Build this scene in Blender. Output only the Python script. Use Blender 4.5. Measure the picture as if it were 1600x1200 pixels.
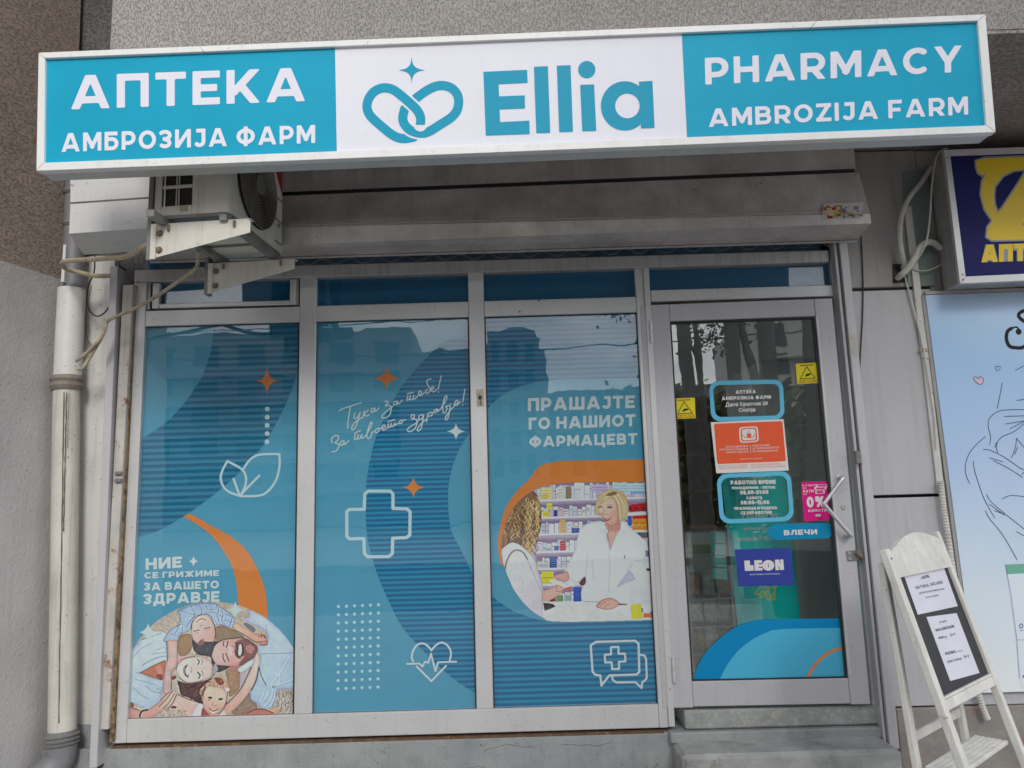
import bpy, bmesh, math, random
import numpy as np
from mathutils import Vector
from mathutils.geometry import tessellate_polygon

for _o in list(bpy.data.objects):
    bpy.data.objects.remove(_o)
random.seed(7)
RNG = np.random.default_rng(7)
S = bpy.context.scene
COL = S.collection
rad = math.radians

# ------------------------------------------------------------------ camera
CAM_F, CAM_D, CAM_Z = 1200.0, 3.7, 1.5            # focal length in photo pixels (1600 wide), metres
PITCH, ROLL = rad(8.74), rad(1.65)
FW = Vector((0, math.cos(PITCH), math.sin(PITCH)))
_u0 = Vector((0, -math.sin(PITCH), math.cos(PITCH)))
_r0 = Vector((1, 0, 0))
RT = _r0 * math.cos(ROLL) - _u0 * math.sin(ROLL)
UP = _u0 * math.cos(ROLL) + _r0 * math.sin(ROLL)
CAMP = Vector((0, -CAM_D, CAM_Z))
cam = bpy.data.cameras.new('camera')
cam.sensor_width = 36
cam.lens = 36 * CAM_F / 1600
cam.clip_start = 0.05
cam.clip_end = 600
camo = bpy.data.objects.new('camera', cam)
COL.objects.link(camo)
from mathutils import Matrix
camo.matrix_world = Matrix(((RT.x, UP.x, -FW.x, CAMP.x), (RT.y, UP.y, -FW.y, CAMP.y), (RT.z, UP.z, -FW.z, CAMP.z), (0, 0, 0, 1)))
S.camera = camo

# ------------------------------------------------------------------ sky and sun
SUN_EL, SUN_AZ = rad(32), rad(10)                 # azimuth from -y (behind the camera) towards -x
w = bpy.data.worlds.new('World')
S.world = w
w.use_nodes = True
nt = w.node_tree
nt.nodes.clear()
wo = nt.nodes.new('ShaderNodeOutputWorld')
bg = nt.nodes.new('ShaderNodeBackground')
bg.inputs[1].default_value = 0.1
sky = nt.nodes.new('ShaderNodeTexSky')
sky.sky_type = 'NISHITA'
sky.sun_disc = False
sky.sun_elevation = SUN_EL
sky.sun_rotation = math.pi + SUN_AZ
tc = nt.nodes.new('ShaderNodeTexCoord')
mp = nt.nodes.new('ShaderNodeMapping')
mp.inputs['Scale'].default_value = (1, 1, 2.2)
nz = nt.nodes.new('ShaderNodeTexNoise')
nz.inputs['Scale'].default_value = 3.2
nz.inputs['Detail'].default_value = 7
nz.inputs['Roughness'].default_value = 0.58
rp = nt.nodes.new('ShaderNodeValToRGB')            # cloud brightness
rp.color_ramp.elements[0].position = 0.36
rp.color_ramp.elements[0].color = (5.4, 5.7, 6.3, 1)
rp.color_ramp.elements[1].position = 0.68
rp.color_ramp.elements[1].color = (14.0, 14.1, 14.3, 1)
mx = nt.nodes.new('ShaderNodeMixRGB')
mx.inputs[0].default_value = 0.86
L = nt.links.new
L(tc.outputs['Generated'], mp.inputs[0])
L(mp.outputs[0], nz.inputs['Vector'])
L(nz.outputs['Fac'], rp.inputs[0])
L(sky.outputs[0], mx.inputs[1])
L(rp.outputs[0], mx.inputs[2])
L(mx.outputs[0], bg.inputs[0])
L(bg.outputs[0], wo.inputs[0])
sl = bpy.data.lights.new('sun', 'SUN')
sl.energy = 1.1
sl.angle = rad(14)
sl.color = (1, 0.965, 0.91)
so = bpy.data.objects.new('sun', sl)
COL.objects.link(so)
_sd = Vector((-math.cos(SUN_EL) * math.sin(-SUN_AZ), -math.cos(SUN_EL) * math.cos(SUN_AZ), math.sin(SUN_EL)))
so.rotation_euler = _sd.to_track_quat('Z', 'Y').to_euler()
so.location = (0, -6, 12)
S.view_settings.view_transform = 'Standard'
S.view_settings.look = 'None'
S.view_settings.gamma = 1
S.view_settings.exposure = 0.62
S.view_settings.use_curve_mapping = False
try:
    S.cycles.use_denoising = True
    S.cycles.max_bounces = 10
    S.cycles.transparent_max_bounces = 16
    S.cycles.caustics_reflective = False
    S.cycles.caustics_refractive = False
except Exception:
    pass

# ------------------------------------------------------------------ helpers
def W(px, py, Y):
    """where the line of sight of a photo pixel meets the plane y = Y"""
    d = FW * CAM_F + RT * (px - 800) - UP * (py - 600)
    return CAMP + d * ((Y + CAM_D) / d.y)


def lin(c):
    c = np.asarray(c, float) / 255
    return np.where(c <= 0.04045, c / 12.92, ((c + 0.055) / 1.055) ** 2.4)


def mat(name, rgb, rough=0.6, metal=0.0, var=0.10, vscale=6.0, speck=0.0, streak=0.0, bump=0.0, bscale=60.0,
        dirt=(0.06, 0.05, 0.04), second=None, sscale=9.0, sth=0.55, swid=0.06, spec=0.5, worm=False, coat=0.0, wst=(1, 1, 1), wdk=0.8):
    m = bpy.data.materials.new(name)
    m.use_nodes = True
    n = m.node_tree.nodes
    k = m.node_tree.links.new
    b = n['Principled BSDF']
    b.inputs['Roughness'].default_value = rough
    b.inputs['Metallic'].default_value = metal
    b.inputs['Specular IOR Level'].default_value = spec
    b.inputs['Coat Weight'].default_value = coat
    geo = n.new('ShaderNodeNewGeometry')
    P = geo.outputs['Position']

    def noise(scale, detail=4, rough_=0.6, vec=None, dist=0.0):
        t = n.new('ShaderNodeTexNoise')
        t.inputs['Scale'].default_value = scale
        t.inputs['Detail'].default_value = detail
        t.inputs['Roughness'].default_value = rough_
        t.inputs['Distortion'].default_value = dist
        k(vec or P, t.inputs['Vector'])
        return t.outputs['Fac']

    def ramp(src, p0, p1, c0=(0, 0, 0, 1), c1=(1, 1, 1, 1)):
        r = n.new('ShaderNodeValToRGB')
        r.color_ramp.elements[0].position = p0
        r.color_ramp.elements[1].position = p1
        r.color_ramp.elements[0].color = c0
        r.color_ramp.elements[1].color = c1
        k(src, r.inputs[0])
        return r.outputs[0]

    def mix(fac, a, c, mode='MIX'):
        x = n.new('ShaderNodeMixRGB')
        x.blend_type = mode
        for sck, v in ((x.inputs[0], fac), (x.inputs[1], a), (x.inputs[2], c)):
            if hasattr(v, 'is_output'):
                k(v, sck)
            elif isinstance(v, (int, float)):
                sck.default_value = v
            else:
                sck.default_value = (*v[:3], 1)
        return x.outputs[0]

    def stretched(sx, sy, sz):
        q = n.new('ShaderNodeMapping')
        q.inputs['Scale'].default_value = (sx, sy, sz)
        k(P, q.inputs[0])
        return q.outputs[0]
    rgb = tuple(float(x) for x in rgb)
    col = rgb
    if second is not None:
        col = mix(ramp(noise(sscale, 8, 0.65), sth, sth + swid), col, second)
    if var > 0:
        v = ramp(noise(vscale, 5, 0.6), 0.3, 0.7, (1 - var, 1 - var, 1 - var, 1), (1 + var, 1 + var, 1 + var, 1))
        col = mix(1.0, col, v, 'MULTIPLY')
    if streak > 0:
        sv = ramp(noise(1.0, 4, 0.6, stretched(34, 34, 1.6)), 0.5, 0.78)
        f = n.new('ShaderNodeMath'); f.operation = 'MULTIPLY'; f.inputs[1].default_value = streak
        k(sv, f.inputs[0])
        col = mix(f.outputs[0], col, dirt)
    if speck > 0:
        sp = ramp(noise(70.0, 2, 0.5), 0.66, 0.72)
        sq = ramp(noise(11.0, 3, 0.6), 0.42, 0.66)
        f = n.new('ShaderNodeMath'); f.operation = 'MULTIPLY'
        k(sp, f.inputs[0]); k(sq, f.inputs[1])
        g = n.new('ShaderNodeMath'); g.operation = 'MULTIPLY'; g.inputs[1].default_value = speck
        k(f.outputs[0], g.inputs[0])
        col = mix(g.outputs[0], col, dirt)
    if hasattr(col, 'is_output'):
        k(col, b.inputs['Base Color'])
    else:
        b.inputs['Base Color'].default_value = (*col, 1)
    if bump > 0:
        if worm:
            h = noise(bscale, 5, 0.6, stretched(*wst), 0.5)
            h = ramp(h, 0.36, 0.50)
        else:
            h = noise(bscale, 6, 0.6)
        bp = n.new('ShaderNodeBump')
        bp.inputs['Strength'].default_value = 1.0
        bp.inputs['Distance'].default_value = bump
        k(h, bp.inputs['Height'])
        k(bp.outputs[0], b.inputs['Normal'])
        if worm:
            dk = ramp(h, 0.0, 0.7, (wdk, wdk, wdk, 1), (1, 1, 1, 1))
            lnk = b.inputs['Base Color'].links
            src = lnk[0].from_socket if lnk else rgb
            k(mix(1.0, src, dk, 'MULTIPLY'), b.inputs['Base Color'])
    return m


def tag(o, label=None, cat=None, group=None, kind=None):
    if label: o['label'] = label
    if cat: o['category'] = cat
    if group: o['group'] = group
    if kind: o['kind'] = kind
    return o


def thing(name, loc, label, cat, group=None):
    o = bpy.data.objects.new(name, None)
    o.empty_display_size = 0.1
    o.location = loc
    COL.objects.link(o)
    return tag(o, label, cat, group)


def rootloc(p):
    v = Vector((0, 0, 0))
    while p is not None:
        v += Vector(p.location)
        p = p.parent
    return v


class MB:
    """collects shapes given in world coordinates and links them as ONE mesh object"""
    def __init__(s):
        s.v, s.f = [], []

    def add(s, vs, fs):
        o = len(s.v)
        s.v += [tuple(v) for v in vs]
        s.f += [tuple(i + o for i in f) for f in fs]
        return s

    def bm(s, fn):
        b = bmesh.new()
        fn(b)
        b.verts.index_update()
        s.add([v.co[:] for v in b.verts], [[v.index for v in f.verts] for f in b.faces])
        b.free()
        return s

    def hexa(s, p, bev=0.0):
        """8 corners: bottom ring then top ring"""
        def fn(b):
            vs = [b.verts.new(q) for q in p]
            for f in ((0, 3, 2, 1), (4, 5, 6, 7), (0, 1, 5, 4), (1, 2, 6, 5), (2, 3, 7, 6), (3, 0, 4, 7)):
                b.faces.new([vs[i] for i in f])
            if bev > 0:
                bmesh.ops.bevel(b, geom=list(b.edges), offset=bev, segments=1, affect='EDGES', profile=0.5)
        return s.bm(fn)

    def box(s, x0, x1, y0, y1, z0, z1, bev=0.0):
        return s.hexa([(x0, y0, z0), (x1, y0, z0), (x1, y1, z0), (x0, y1, z0), (x0, y0, z1), (x1, y0, z1), (x1, y1, z1), (x0, y1, z1)], bev)

    def slab(s, quad, depth, bev=0.0):
        """front quad (bl, br, tr, tl) given depth backwards along y or a vector"""
        d = depth if isinstance(depth, Vector) else Vector((0, depth, 0))
        bl, br, tr, tl = [Vector(q) for q in quad]
        return s.hexa([bl, br, br + d, bl + d, tl, tr, tr + d, tl + d], bev)

    def prism(s, pts, d):
        """polygon of world points pushed along vector d"""
        pts = [Vector(p) for p in pts]
        d = Vector(d)
        tri = tessellate_polygon([pts])
        n = len(pts)
        vs = pts + [p + d for p in pts]
        fs = [tuple(t) for t in tri] + [tuple(i + n for i in reversed(t)) for t in tri]
        fs += [(i, (i + 1) % n, (i + 1) % n + n, i + n) for i in range(n)]
        return s.add(vs, fs)

    def flat(s, pts):
        pts = [Vector(p) for p in pts]
        return s.add(pts, [tuple(t) for t in tessellate_polygon([pts])])

    def tube(s, pts, r, n=10, caps=True, wob=0.0):
        pts = [Vector(p) for p in pts]
        rr = r if isinstance(r, (list, tuple)) else [r] * len(pts)
        o = len(s.v)
        up = None
        for i, p in enumerate(pts):
            t = (pts[min(i + 1, len(pts) - 1)] - pts[max(i - 1, 0)]).normalized()
            if up is None:
                up = t.orthogonal().normalized()
            else:
                up = (up - t * up.dot(t)).normalized()
            q = t.cross(up)
            for j in range(n):
                a = 2 * math.pi * j / n
                s.v.append(tuple(p + (up * math.cos(a) + q * math.sin(a)) * rr[i]))
        for i in range(len(pts) - 1):
            for j in range(n):
                s.f.append((o + i * n + j, o + i * n + (j + 1) % n, o + (i + 1) * n + (j + 1) % n, o + (i + 1) * n + j))
        if caps:
            s.f.append(tuple(o + j for j in reversed(range(n))))
            s.f.append(tuple(o + (len(pts) - 1) * n + j for j in range(n)))
        return s

    def cyl(s, a, b, r, n=16, r2=None):
        return s.tube([a, b], [r, r if r2 is None else r2], n)

    def build(s, name, m, parent=None, smooth=False, kind=None, label=None):
        me = bpy.data.meshes.new(name)
        R0_ = rootloc(parent)
        me.from_pydata([tuple(Vector(v) - R0_) for v in s.v], [], s.f)
        me.validate()
        me.update()
        if m: me.materials.append(m)
        o = bpy.data.objects.new(name, me)
        COL.objects.link(o)
        if parent: o.parent = parent
        if smooth:
            try:
                me.shade_smooth()
                me.set_sharp_from_angle(angle=rad(40))
            except Exception:
                pass
        if kind: o['kind'] = kind
        if label: o['label'] = label
        return o


def crv(pts, sub=6, closed=False):
    """Catmull-Rom through points of any dimension"""
    p = [np.array(q, float) for q in pts]
    n = len(p)
    out = []
    for i in range(n if closed else n - 1):
        if closed:
            a, b, c, d = p[i - 1], p[i], p[(i + 1) % n], p[(i + 2) % n]
        else:
            a, b, c, d = p[max(i - 1, 0)], p[i], p[i + 1], p[min(i + 2, n - 1)]
        for k in range(sub):
            t = k / sub
            out.append(0.5 * (2 * b + (c - a) * t + (2 * a - 5 * b + 4 * c - d) * t * t + (3 * b - a - 3 * c + d) * t ** 3))
    if not closed:
        out.append(p[-1])
    return out

# ---- flat print: implicit shapes meshed by marching squares
_MS = {}
def march(F, xs, ys):
    """F[ny,nx] < 0 is inside. Returns (verts Nx2, faces) of the inside area."""
    ny, nx = F.shape
    I = F < 0
    verts, faces, idx = [], [], {}

    def vid(key, x, y):
        i = idx.get(key)
        if i is None:
            i = idx[key] = len(verts)
            verts.append((x, y))
        return i

    def corner(i, j):
        return vid((i, j), xs[i], ys[j])

    def edge(i0, j0, i1, j1):
        a, b = F[j0, i0], F[j1, i1]
        t = a / (a - b)
        t = min(max(t, 0.001), 0.999)
        return vid((i0, j0, i1, j1), xs[i0] + (xs[i1] - xs[i0]) * t, ys[j0] + (ys[j1] - ys[j0]) * t)
    cnt = I[:-1, :-1].astype(int) + I[:-1, 1:] + I[1:, 1:] + I[1:, :-1]
    for j in range(ny - 1):
        row = cnt[j]
        if not row.any():
            continue
        i = 0
        while i < nx - 1:
            c = row[i]
            if c == 0:
                i += 1
                continue
            if c == 4:
                e = i
                while e < nx - 1 and row[e] == 4:
                    e += 1
                faces.append((corner(i, j), corner(e, j), corner(e, j + 1), corner(i, j + 1)))
                i = e
                continue
            ring = [(i, j), (i + 1, j), (i + 1, j + 1), (i, j + 1)]
            poly = []
            for q in range(4):
                a, b = ring[q], ring[(q + 1) % 4]
                ia, ib = I[a[1], a[0]], I[b[1], b[0]]
                if ia:
                    poly.append(corner(*a))
                if ia != ib:
                    s0, s1 = (a, b) if a < b else (b, a)
                    poly.append(edge(s0[0], s0[1], s1[0], s1[1]))
            if len(poly) >= 3:
                faces.append(tuple(poly))
            i += 1
    return np.array(verts).reshape(-1, 2), faces


def d_seg(X, Y, a, b):
    ax, ay = a; bx, by = b
    dx, dy = bx - ax, by - ay
    l2 = dx * dx + dy * dy + 1e-12
    t = np.clip(((X - ax) * dx + (Y - ay) * dy) / l2, 0, 1)
    return np.hypot(X - ax - t * dx, Y - ay - t * dy)


def d_box(X, Y, a, b, h):
    """butt-ended segment"""
    ax, ay = a; bx, by = b
    l = math.hypot(bx - ax, by - ay) + 1e-12
    ux, uy = (bx - ax) / l, (by - ay) / l
    u = (X - ax) * ux + (Y - ay) * uy
    v = -(X - ax) * uy + (Y - ay) * ux
    return np.maximum(np.abs(v) - h, np.maximum(-u, u - l))


def d_poly(X, Y, pts):
    """signed distance to a polygon"""
    d = np.full(X.shape, 1e9)
    ins = np.zeros(X.shape, bool)
    n = len(pts)
    for i in range(n):
        a, b = pts[i], pts[(i + 1) % n]
        d = np.minimum(d, d_seg(X, Y, a, b))
        c = ((a[1] > Y) != (b[1] > Y))
        with np.errstate(divide='ignore', invalid='ignore'):
            xx = (b[0] - a[0]) * (Y - a[1]) / (b[1] - a[1] + 1e-15) + a[0]
        ins ^= c & (X < xx)
    return np.where(ins, -d, d)


def f_line(pts, wd, sub=1, closed=False):
    if sub > 1:
        pts = [tuple(p) for p in crv(pts, sub, closed)]
    q = list(pts) + ([pts[0]] if closed else [])
    return lambda X, Y: np.minimum.reduce([d_seg(X, Y, q[i], q[i + 1]) for i in range(len(q) - 1)]) - wd / 2


def f_poly(pts, sub=1):
    if sub > 1:
        pts = [tuple(p) for p in crv(pts, sub, True)]
    return lambda X, Y: d_poly(X, Y, pts)


def f_disc(cx, cy, r, ry=None):
    ry = ry or r
    return lambda X, Y: (np.hypot((X - cx) / r, (Y - cy) / ry) - 1) * min(r, ry)


def f_star(cx, cy, rx, ry, p=0.55, ang=0.0):
    ca, sa = math.cos(ang), math.sin(ang)

    def f(X, Y):
        u, v = (X - cx) * ca + (Y - cy) * sa, -(X - cx) * sa + (Y - cy) * ca
        return (np.abs(u / rx) ** p + np.abs(v / ry) ** p) - 1
    return f


def f_any(*fs):
    return lambda X, Y: np.minimum.reduce([f(X, Y) for f in fs])


def f_cut(a, b):
    return lambda X, Y: np.maximum(a(X, Y), -b(X, Y))


def f_and(a, b):
    return lambda X, Y: np.maximum(a(X, Y), b(X, Y))


def f_rrect(q, r):
    """rounded quad from 4 photo points"""
    q = [np.array(p, float) for p in q]
    c = sum(q) / 4
    ins = []
    n = 4
    for i in range(4):
        p, a, b = q[i], q[i - 1], q[(i + 1) % 4]
        ua, ub = (a - p) / np.linalg.norm(a - p), (b - p) / np.linalg.norm(b - p)
        ins.append(tuple(p + (ua + ub) * r))
    g = f_poly(ins)
    return lambda X, Y: g(X, Y) - r


def shape_mesh(f, x0, y0, x1, y1, step, proj):
    nx, ny = max(3, int((x1 - x0) / step) + 1), max(3, int((y1 - y0) / step) + 1)
    xs, ys = np.linspace(x0, x1, nx), np.linspace(y0, y1, ny)
    X, Y = np.meshgrid(xs, ys)
    v, fc = march(f(X, Y), xs, ys)
    return [proj(p[0], p[1]) for p in v], fc


def pprint(name, m, parent, Y, f, box, step=0.8, proj=None, label=None):
    """print an implicit shape given in photo pixels on the plane y = Y (or through proj)"""
    pj = proj or (lambda a, b: W(a, b, Y))
    v, fc = shape_mesh(f, *box, step, pj)
    mb = MB()
    mb.v, mb.f = [tuple(q) for q in v], list(fc)
    return mb.build(name, m, parent, label=label)

# ---- stroke alphabet (cap height 1)
_G = {}
def glyph(c, t):
    key = (c, round(t, 3))
    if key in _G:
        return _G[key]
    h = t / 2
    s_ = []          # segments (butt)
    arcs = []        # polylines with round joints, butt ends
    w_ = 0.74
    y0, y1 = 0.0, 1.0
    sl_ = lambda *a: s_.append(((a[0], a[1]), (a[2], a[3])))

    def arc(cx, cy, rx, ry, a0, a1, n=18):
        arcs.append([(cx + rx * math.cos(math.radians(a0 + (a1 - a0) * i / n)), cy + ry * math.sin(math.radians(a0 + (a1 - a0) * i / n))) for i in range(n + 1)])
    ext = lambda xa, ya, xb, yb, e=0.3: sl_(xa - (xb - xa) * e, ya - (yb - ya) * e, xb + (xb - xa) * e, yb + (yb - ya) * e)

    def bowl(ya, yb, x0_, x1_):      # right-hand bowl from a stem between heights ya (bottom line) and yb (top line)
        r = (yb - ya) / 2
        sl_(x0_, ya, x1_ - r, ya); sl_(x0_, yb, x1_ - r, yb)
        arc(x1_ - r, (ya + yb) / 2, r, r, -90, 90)
    if c in 'AА':
        w_ = 0.98 + t * 0.15; k = h * 1.15
        ext(k, 0, w_ / 2 - k * 0.18, 1); ext(w_ - k, 0, w_ / 2 + k * 0.18, 1)
        sl_(w_ * 0.2, 0.27, w_ * 0.8, 0.27)
    elif c == 'П':
        w_ = 0.82; sl_(h, 0, h, 1); sl_(w_ - h, 0, w_ - h, 1); sl_(0, 1 - h, w_, 1 - h)
    elif c in 'TТ':
        w_ = 0.78; sl_(w_ / 2, 0, w_ / 2, 1); sl_(0, 1 - h, w_, 1 - h)
    elif c in 'EЕ':
        w_ = 0.70; sl_(h, 0, h, 1); sl_(0, h, w_, h); sl_(0, 1 - h, w_, 1 - h); sl_(0, 0.5, w_ * 0.9, 0.5)
    elif c == 'F':
        w_ = 0.68; sl_(h, 0, h, 1); sl_(0, 1 - h, w_, 1 - h); sl_(0, 0.46, w_ * 0.9, 0.46)
    elif c in 'KК':
        w_ = 0.84; sl_(h, 0, h, 1); xe_ = w_ - h * 1.1; xs_ = t * 0.75
        sl_(xs_, 0.30, xs_ + (xe_ - xs_) * 1.2, 0.30 + 0.70 * 1.2)
        xa_ = xs_ + (xe_ - xs_) * 0.36; sl_(xa_, 0.54, xa_ + (w_ - h - xa_) * 1.3, 0.54 - 0.54 * 1.3)
    elif c in 'MМ':
        w_ = 1.0; sl_(h, 0, h, 1); sl_(w_ - h, 0, w_ - h, 1)
        ext(h * 1.2, 1, w_ / 2, 0.24, 0.12); ext(w_ - h * 1.2, 1, w_ / 2, 0.24, 0.12)
    elif c == 'Б':
        w_ = 0.76; sl_(h, 0, h, 1); sl_(0, 1 - h, w_ * 0.93, 1 - h); bowl(h, 0.6, h, w_ - h)
    elif c in 'BВ':
        w_ = 0.80; sl_(h, 0, h, 1); bowl(h, 0.51, h, w_ - h); bowl(0.51, 1 - h, h, w_ - h * 1.4)
    elif c in 'PР':
        w_ = 0.76; sl_(h, 0, h, 1); bowl(0.36, 1 - h, h, w_ - h)
    elif c == 'R':
        w_ = 0.80; sl_(h, 0, h, 1); bowl(0.38, 1 - h, h, w_ - h); sl_(w_ * 0.50, 0.40, w_ * 0.50 + (w_ - h * 1.1 - w_ * 0.50) * 1.3, 0.40 - 0.40 * 1.3)
    elif c in 'OО0':
        w_ = 0.94 if c != '0' else 0.72
        arc(w_ / 2, 0.5, w_ / 2 - h, 0.5 - h, 0, 360, 36)
    elif c in 'CС':
        w_ = 0.84; arc(0.47, 0.5, 0.47 - h, 0.5 - h, 48, 312, 30)
    elif c == 'G':
        w_ = 0.88; arc(0.47, 0.5, 0.47 - h, 0.5 - h, 48, 340, 30); sl_(w_ - h, 0.1, w_ - h, 0.52)
    elif c == 'З':
        w_ = 0.70; arc(w_ / 2 - 0.04, 0.75 - h / 2, 0.27, 0.25 - h / 2, 150, -90, 20); arc(w_ / 2 - 0.03, 0.26 + h / 4, w_ / 2 - h, 0.26 - h * 0.75, 90, -150, 22)
        sl_(w_ * 0.28, 0.51, w_ * 0.55, 0.51)
    elif c == '3':
        return glyph('З', t)
    elif c in 'И':
        w_ = 0.86; sl_(h, 0, h, 1); sl_(w_ - h, 0, w_ - h, 1); ext(h * 1.2, 0.06, w_ - h * 1.2, 0.94, 0.1)
    elif c == 'N':
        w_ = 0.86; sl_(h, 0, h, 1); sl_(w_ - h, 0, w_ - h, 1); ext(h * 1.2, 0.94, w_ - h * 1.2, 0.06, 0.1)
    elif c in 'JЈ':
        w_ = 0.62; sl_(w_ - h, 0.3, w_ - h, 1); sl_(0.12, 1 - h, w_, 1 - h); arc(w_ - h - 0.21, 0.30, 0.21, 0.30 - h, 0, -150, 18)
    elif c == 'Ф':
        w_ = 1.0; sl_(0.5, -0.04, 0.5, 1.04); arc(0.5, 0.5, 0.5 - h, 0.38 - h * 0.5, 0, 360, 36); y0, y1 = -0.04, 1.04
    elif c in 'HН':
        w_ = 0.82; sl_(h, 0, h, 1); sl_(w_ - h, 0, w_ - h, 1); sl_(0, 0.5, w_, 0.5)
    elif c == 'Ш':
        w_ = 1.12; sl_(h, 0, h, 1); sl_(w_ - h, 0, w_ - h, 1); sl_(w_ / 2, 0, w_ / 2, 1); sl_(0, h, w_, h)
    elif c == 'Г':
        w_ = 0.62; sl_(h, 0, h, 1); sl_(0, 1 - h, w_, 1 - h)
    elif c == 'Ц':
        w_ = 0.92; sl_(h, 0, h, 1); sl_(w_ - 0.1 - h, 0, w_ - 0.1 - h, 1); sl_(0, h, w_, h); sl_(w_ - h, -0.2, w_ - h, t); y0 = -0.2
    elif c == 'Д':
        w_ = 0.98; sl_(0.06, h, w_ - 0.06, h); sl_(h, -0.2, h, t); sl_(w_ - h, -0.2, w_ - h, t); sl_(w_ - 0.12 - h, 0, w_ - 0.12 - h, 1)
        sl_(0.26, 1 - h, w_ - 0.12, 1 - h); arcs.append([(0.19, 0), (0.27, 0.3), (0.32, 0.7), (0.34, 1)]); y0 = -0.2
    elif c == 'Л':
        w_ = 0.84; sl_(w_ - h, 0, w_ - h, 1); sl_(0.2, 1 - h, w_, 1 - h); arcs.append([(0, h), (0.12, h * 1.2), (0.22, 0.3), (0.28, 0.7), (0.29, 1)])
    elif c == 'Ч':
        w_ = 0.78; sl_(w_ - h, 0, w_ - h, 1); arcs.append([(h, 1), (h, 0.62), (h + 0.06, 0.46), (0.3, 0.40), (w_ - h, 0.42)])
    elif c == 'Ж':
        w_ = 1.18; m_ = w_ / 2; sl_(m_, 0, m_, 1)
        for sg in (-1, 1):
            ext(m_ + sg * 0.08, 0.5, m_ + sg * (m_ - h * 1.1), 1, 0.2); ext(m_ + sg * 0.08, 0.5, m_ + sg * (m_ - h * 1.1), 0, 0.2)
    elif c == 'Y':
        w_ = 0.90; sl_(w_ / 2, 0, w_ / 2, 0.46)
        for xe_ in (h * 1.1, w_ - h * 1.1):
            sl_(w_ / 2, 0.40, w_ / 2 + (xe_ - w_ / 2) * 1.2, 0.40 + 0.60 * 1.2)
        y1 = 1
    elif c == 'Z':
        w_ = 0.76; sl_(0, h, w_, h); sl_(0, 1 - h, w_, 1 - h); ext(h * 1.3, h, w_ - h * 1.3, 1 - h, 0.04)
    elif c == 'I':
        w_ = t; sl_(h, 0, h, 1)
    elif c == 'L':
        w_ = 0.66; sl_(h, 0, h, 1); sl_(0, h, w_, h)
    elif c == 'U':
        w_ = 0.82; sl_(h, 0.4, h, 1); sl_(w_ - h, 0.4, w_ - h, 1); arc(w_ / 2, 0.41, w_ / 2 - h, 0.41 - h, 180, 360, 20)
    elif c == 'D':
        w_ = 0.84; sl_(h, 0, h, 1); bowl(h, 1 - h, h, w_ - h)
    elif c == 'S':
        w_ = 0.72; arc(w_ / 2, 0.74 - h / 2, w_ / 2 - h, 0.26 - h / 2, 40, 270, 20); arc(w_ / 2, 0.26 + h / 2, w_ / 2 - h, 0.26 - h / 2, 90, -140, 20)
    elif c == '1':
        w_ = 0.42; sl_(w_ - h, 0, w_ - h, 1); arcs.append([(0.02, 0.76), (w_ - h, 1 - h)])
    elif c == '2':
        w_ = 0.70; arc(w_ / 2, 0.70, w_ / 2 - h, 0.30 - h, 165, -30, 18); ext(w_ - h * 1.6, 0.58, h, h, 0.0); sl_(0, h, w_, h)
    elif c == '5':
        w_ = 0.70; sl_(0.1, 1 - h, w_ * 0.95, 1 - h); sl_(0.08 + h, 0.5, 0.08 + h, 1); arc(w_ / 2 - 0.02, 0.31, w_ / 2 - h, 0.31 - h, 130, -150, 20)
    elif c == '8':
        w_ = 0.72; arc(w_ / 2, 0.76 - h / 2, w_ / 2 - h * 1.2, 0.24 - h / 2, 0, 360, 26); arc(w_ / 2, 0.26 + h / 4, w_ / 2 - h, 0.26 - h * 0.6, 0, 360, 26)
    elif c == '4':
        w_ = 0.76; sl_(w_ * 0.68, 0, w_ * 0.68, 1); sl_(0, 0.28, w_, 0.28); ext(h * 0.8, 0.28, w_ * 0.62, 1, 0.0)
    elif c == '%':
        w_ = 0.98; arc(0.22, 0.76, 0.22 - h * 0.7, 0.24 - h * 0.7, 0, 360, 20); arc(w_ - 0.22, 0.24, 0.22 - h * 0.7, 0.24 - h * 0.7, 0, 360, 20); ext(0.22, 0, w_ - 0.22, 1, 0.0)
    elif c == '+':
        w_ = 0.62; sl_(0, 0.45, w_, 0.45); sl_(w_ / 2, 0.14, w_ / 2, 0.76)
    elif c == '-':
        w_ = 0.42; sl_(0, 0.42, w_, 0.42)
    elif c == ':':
        w_ = t; sl_(h, 0, h, t); sl_(h, 0.45, h, 0.45 + t)
    elif c in '.,':
        w_ = t; sl_(h, -0.12 if c == ',' else 0, h, t); y0 = -0.12
    else:
        w_ = 0.36
    if not s_ and not arcs:
        r = (w_, None, None)
    else:
        st = 0.03
        xs = np.arange(-0.05, w_ + 0.1, st)
        ys = np.arange(y0 - 0.07, y1 + 0.1, st)
        X, Y = np.meshgrid(xs, ys)
        D = np.full(X.shape, 1e3)
        for a, b in s_:
            D = np.minimum(D, d_box(X, Y, a, b, h))
        for pl in arcs:
            n_ = len(pl)
            for i in range(n_ - 1):
                D = np.minimum(D, d_box(X, Y, pl[i], pl[i + 1], h))
            rng_ = range(0, n_) if (abs(pl[0][0] - pl[-1][0]) + abs(pl[0][1] - pl[-1][1]) < 1e-6) else range(1, n_ - 1)
            for i in rng_:
                D = np.minimum(D, np.hypot(X - pl[i][0], Y - pl[i][1]) - h)
        D = np.maximum(D, np.maximum(y0 - Y, Y - y1))
        D = np.maximum(D, np.maximum(-X, X - w_))
        v, fc = march(D, xs, ys)
        r = (w_, v, fc)
    _G[key] = r
    return r


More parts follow.
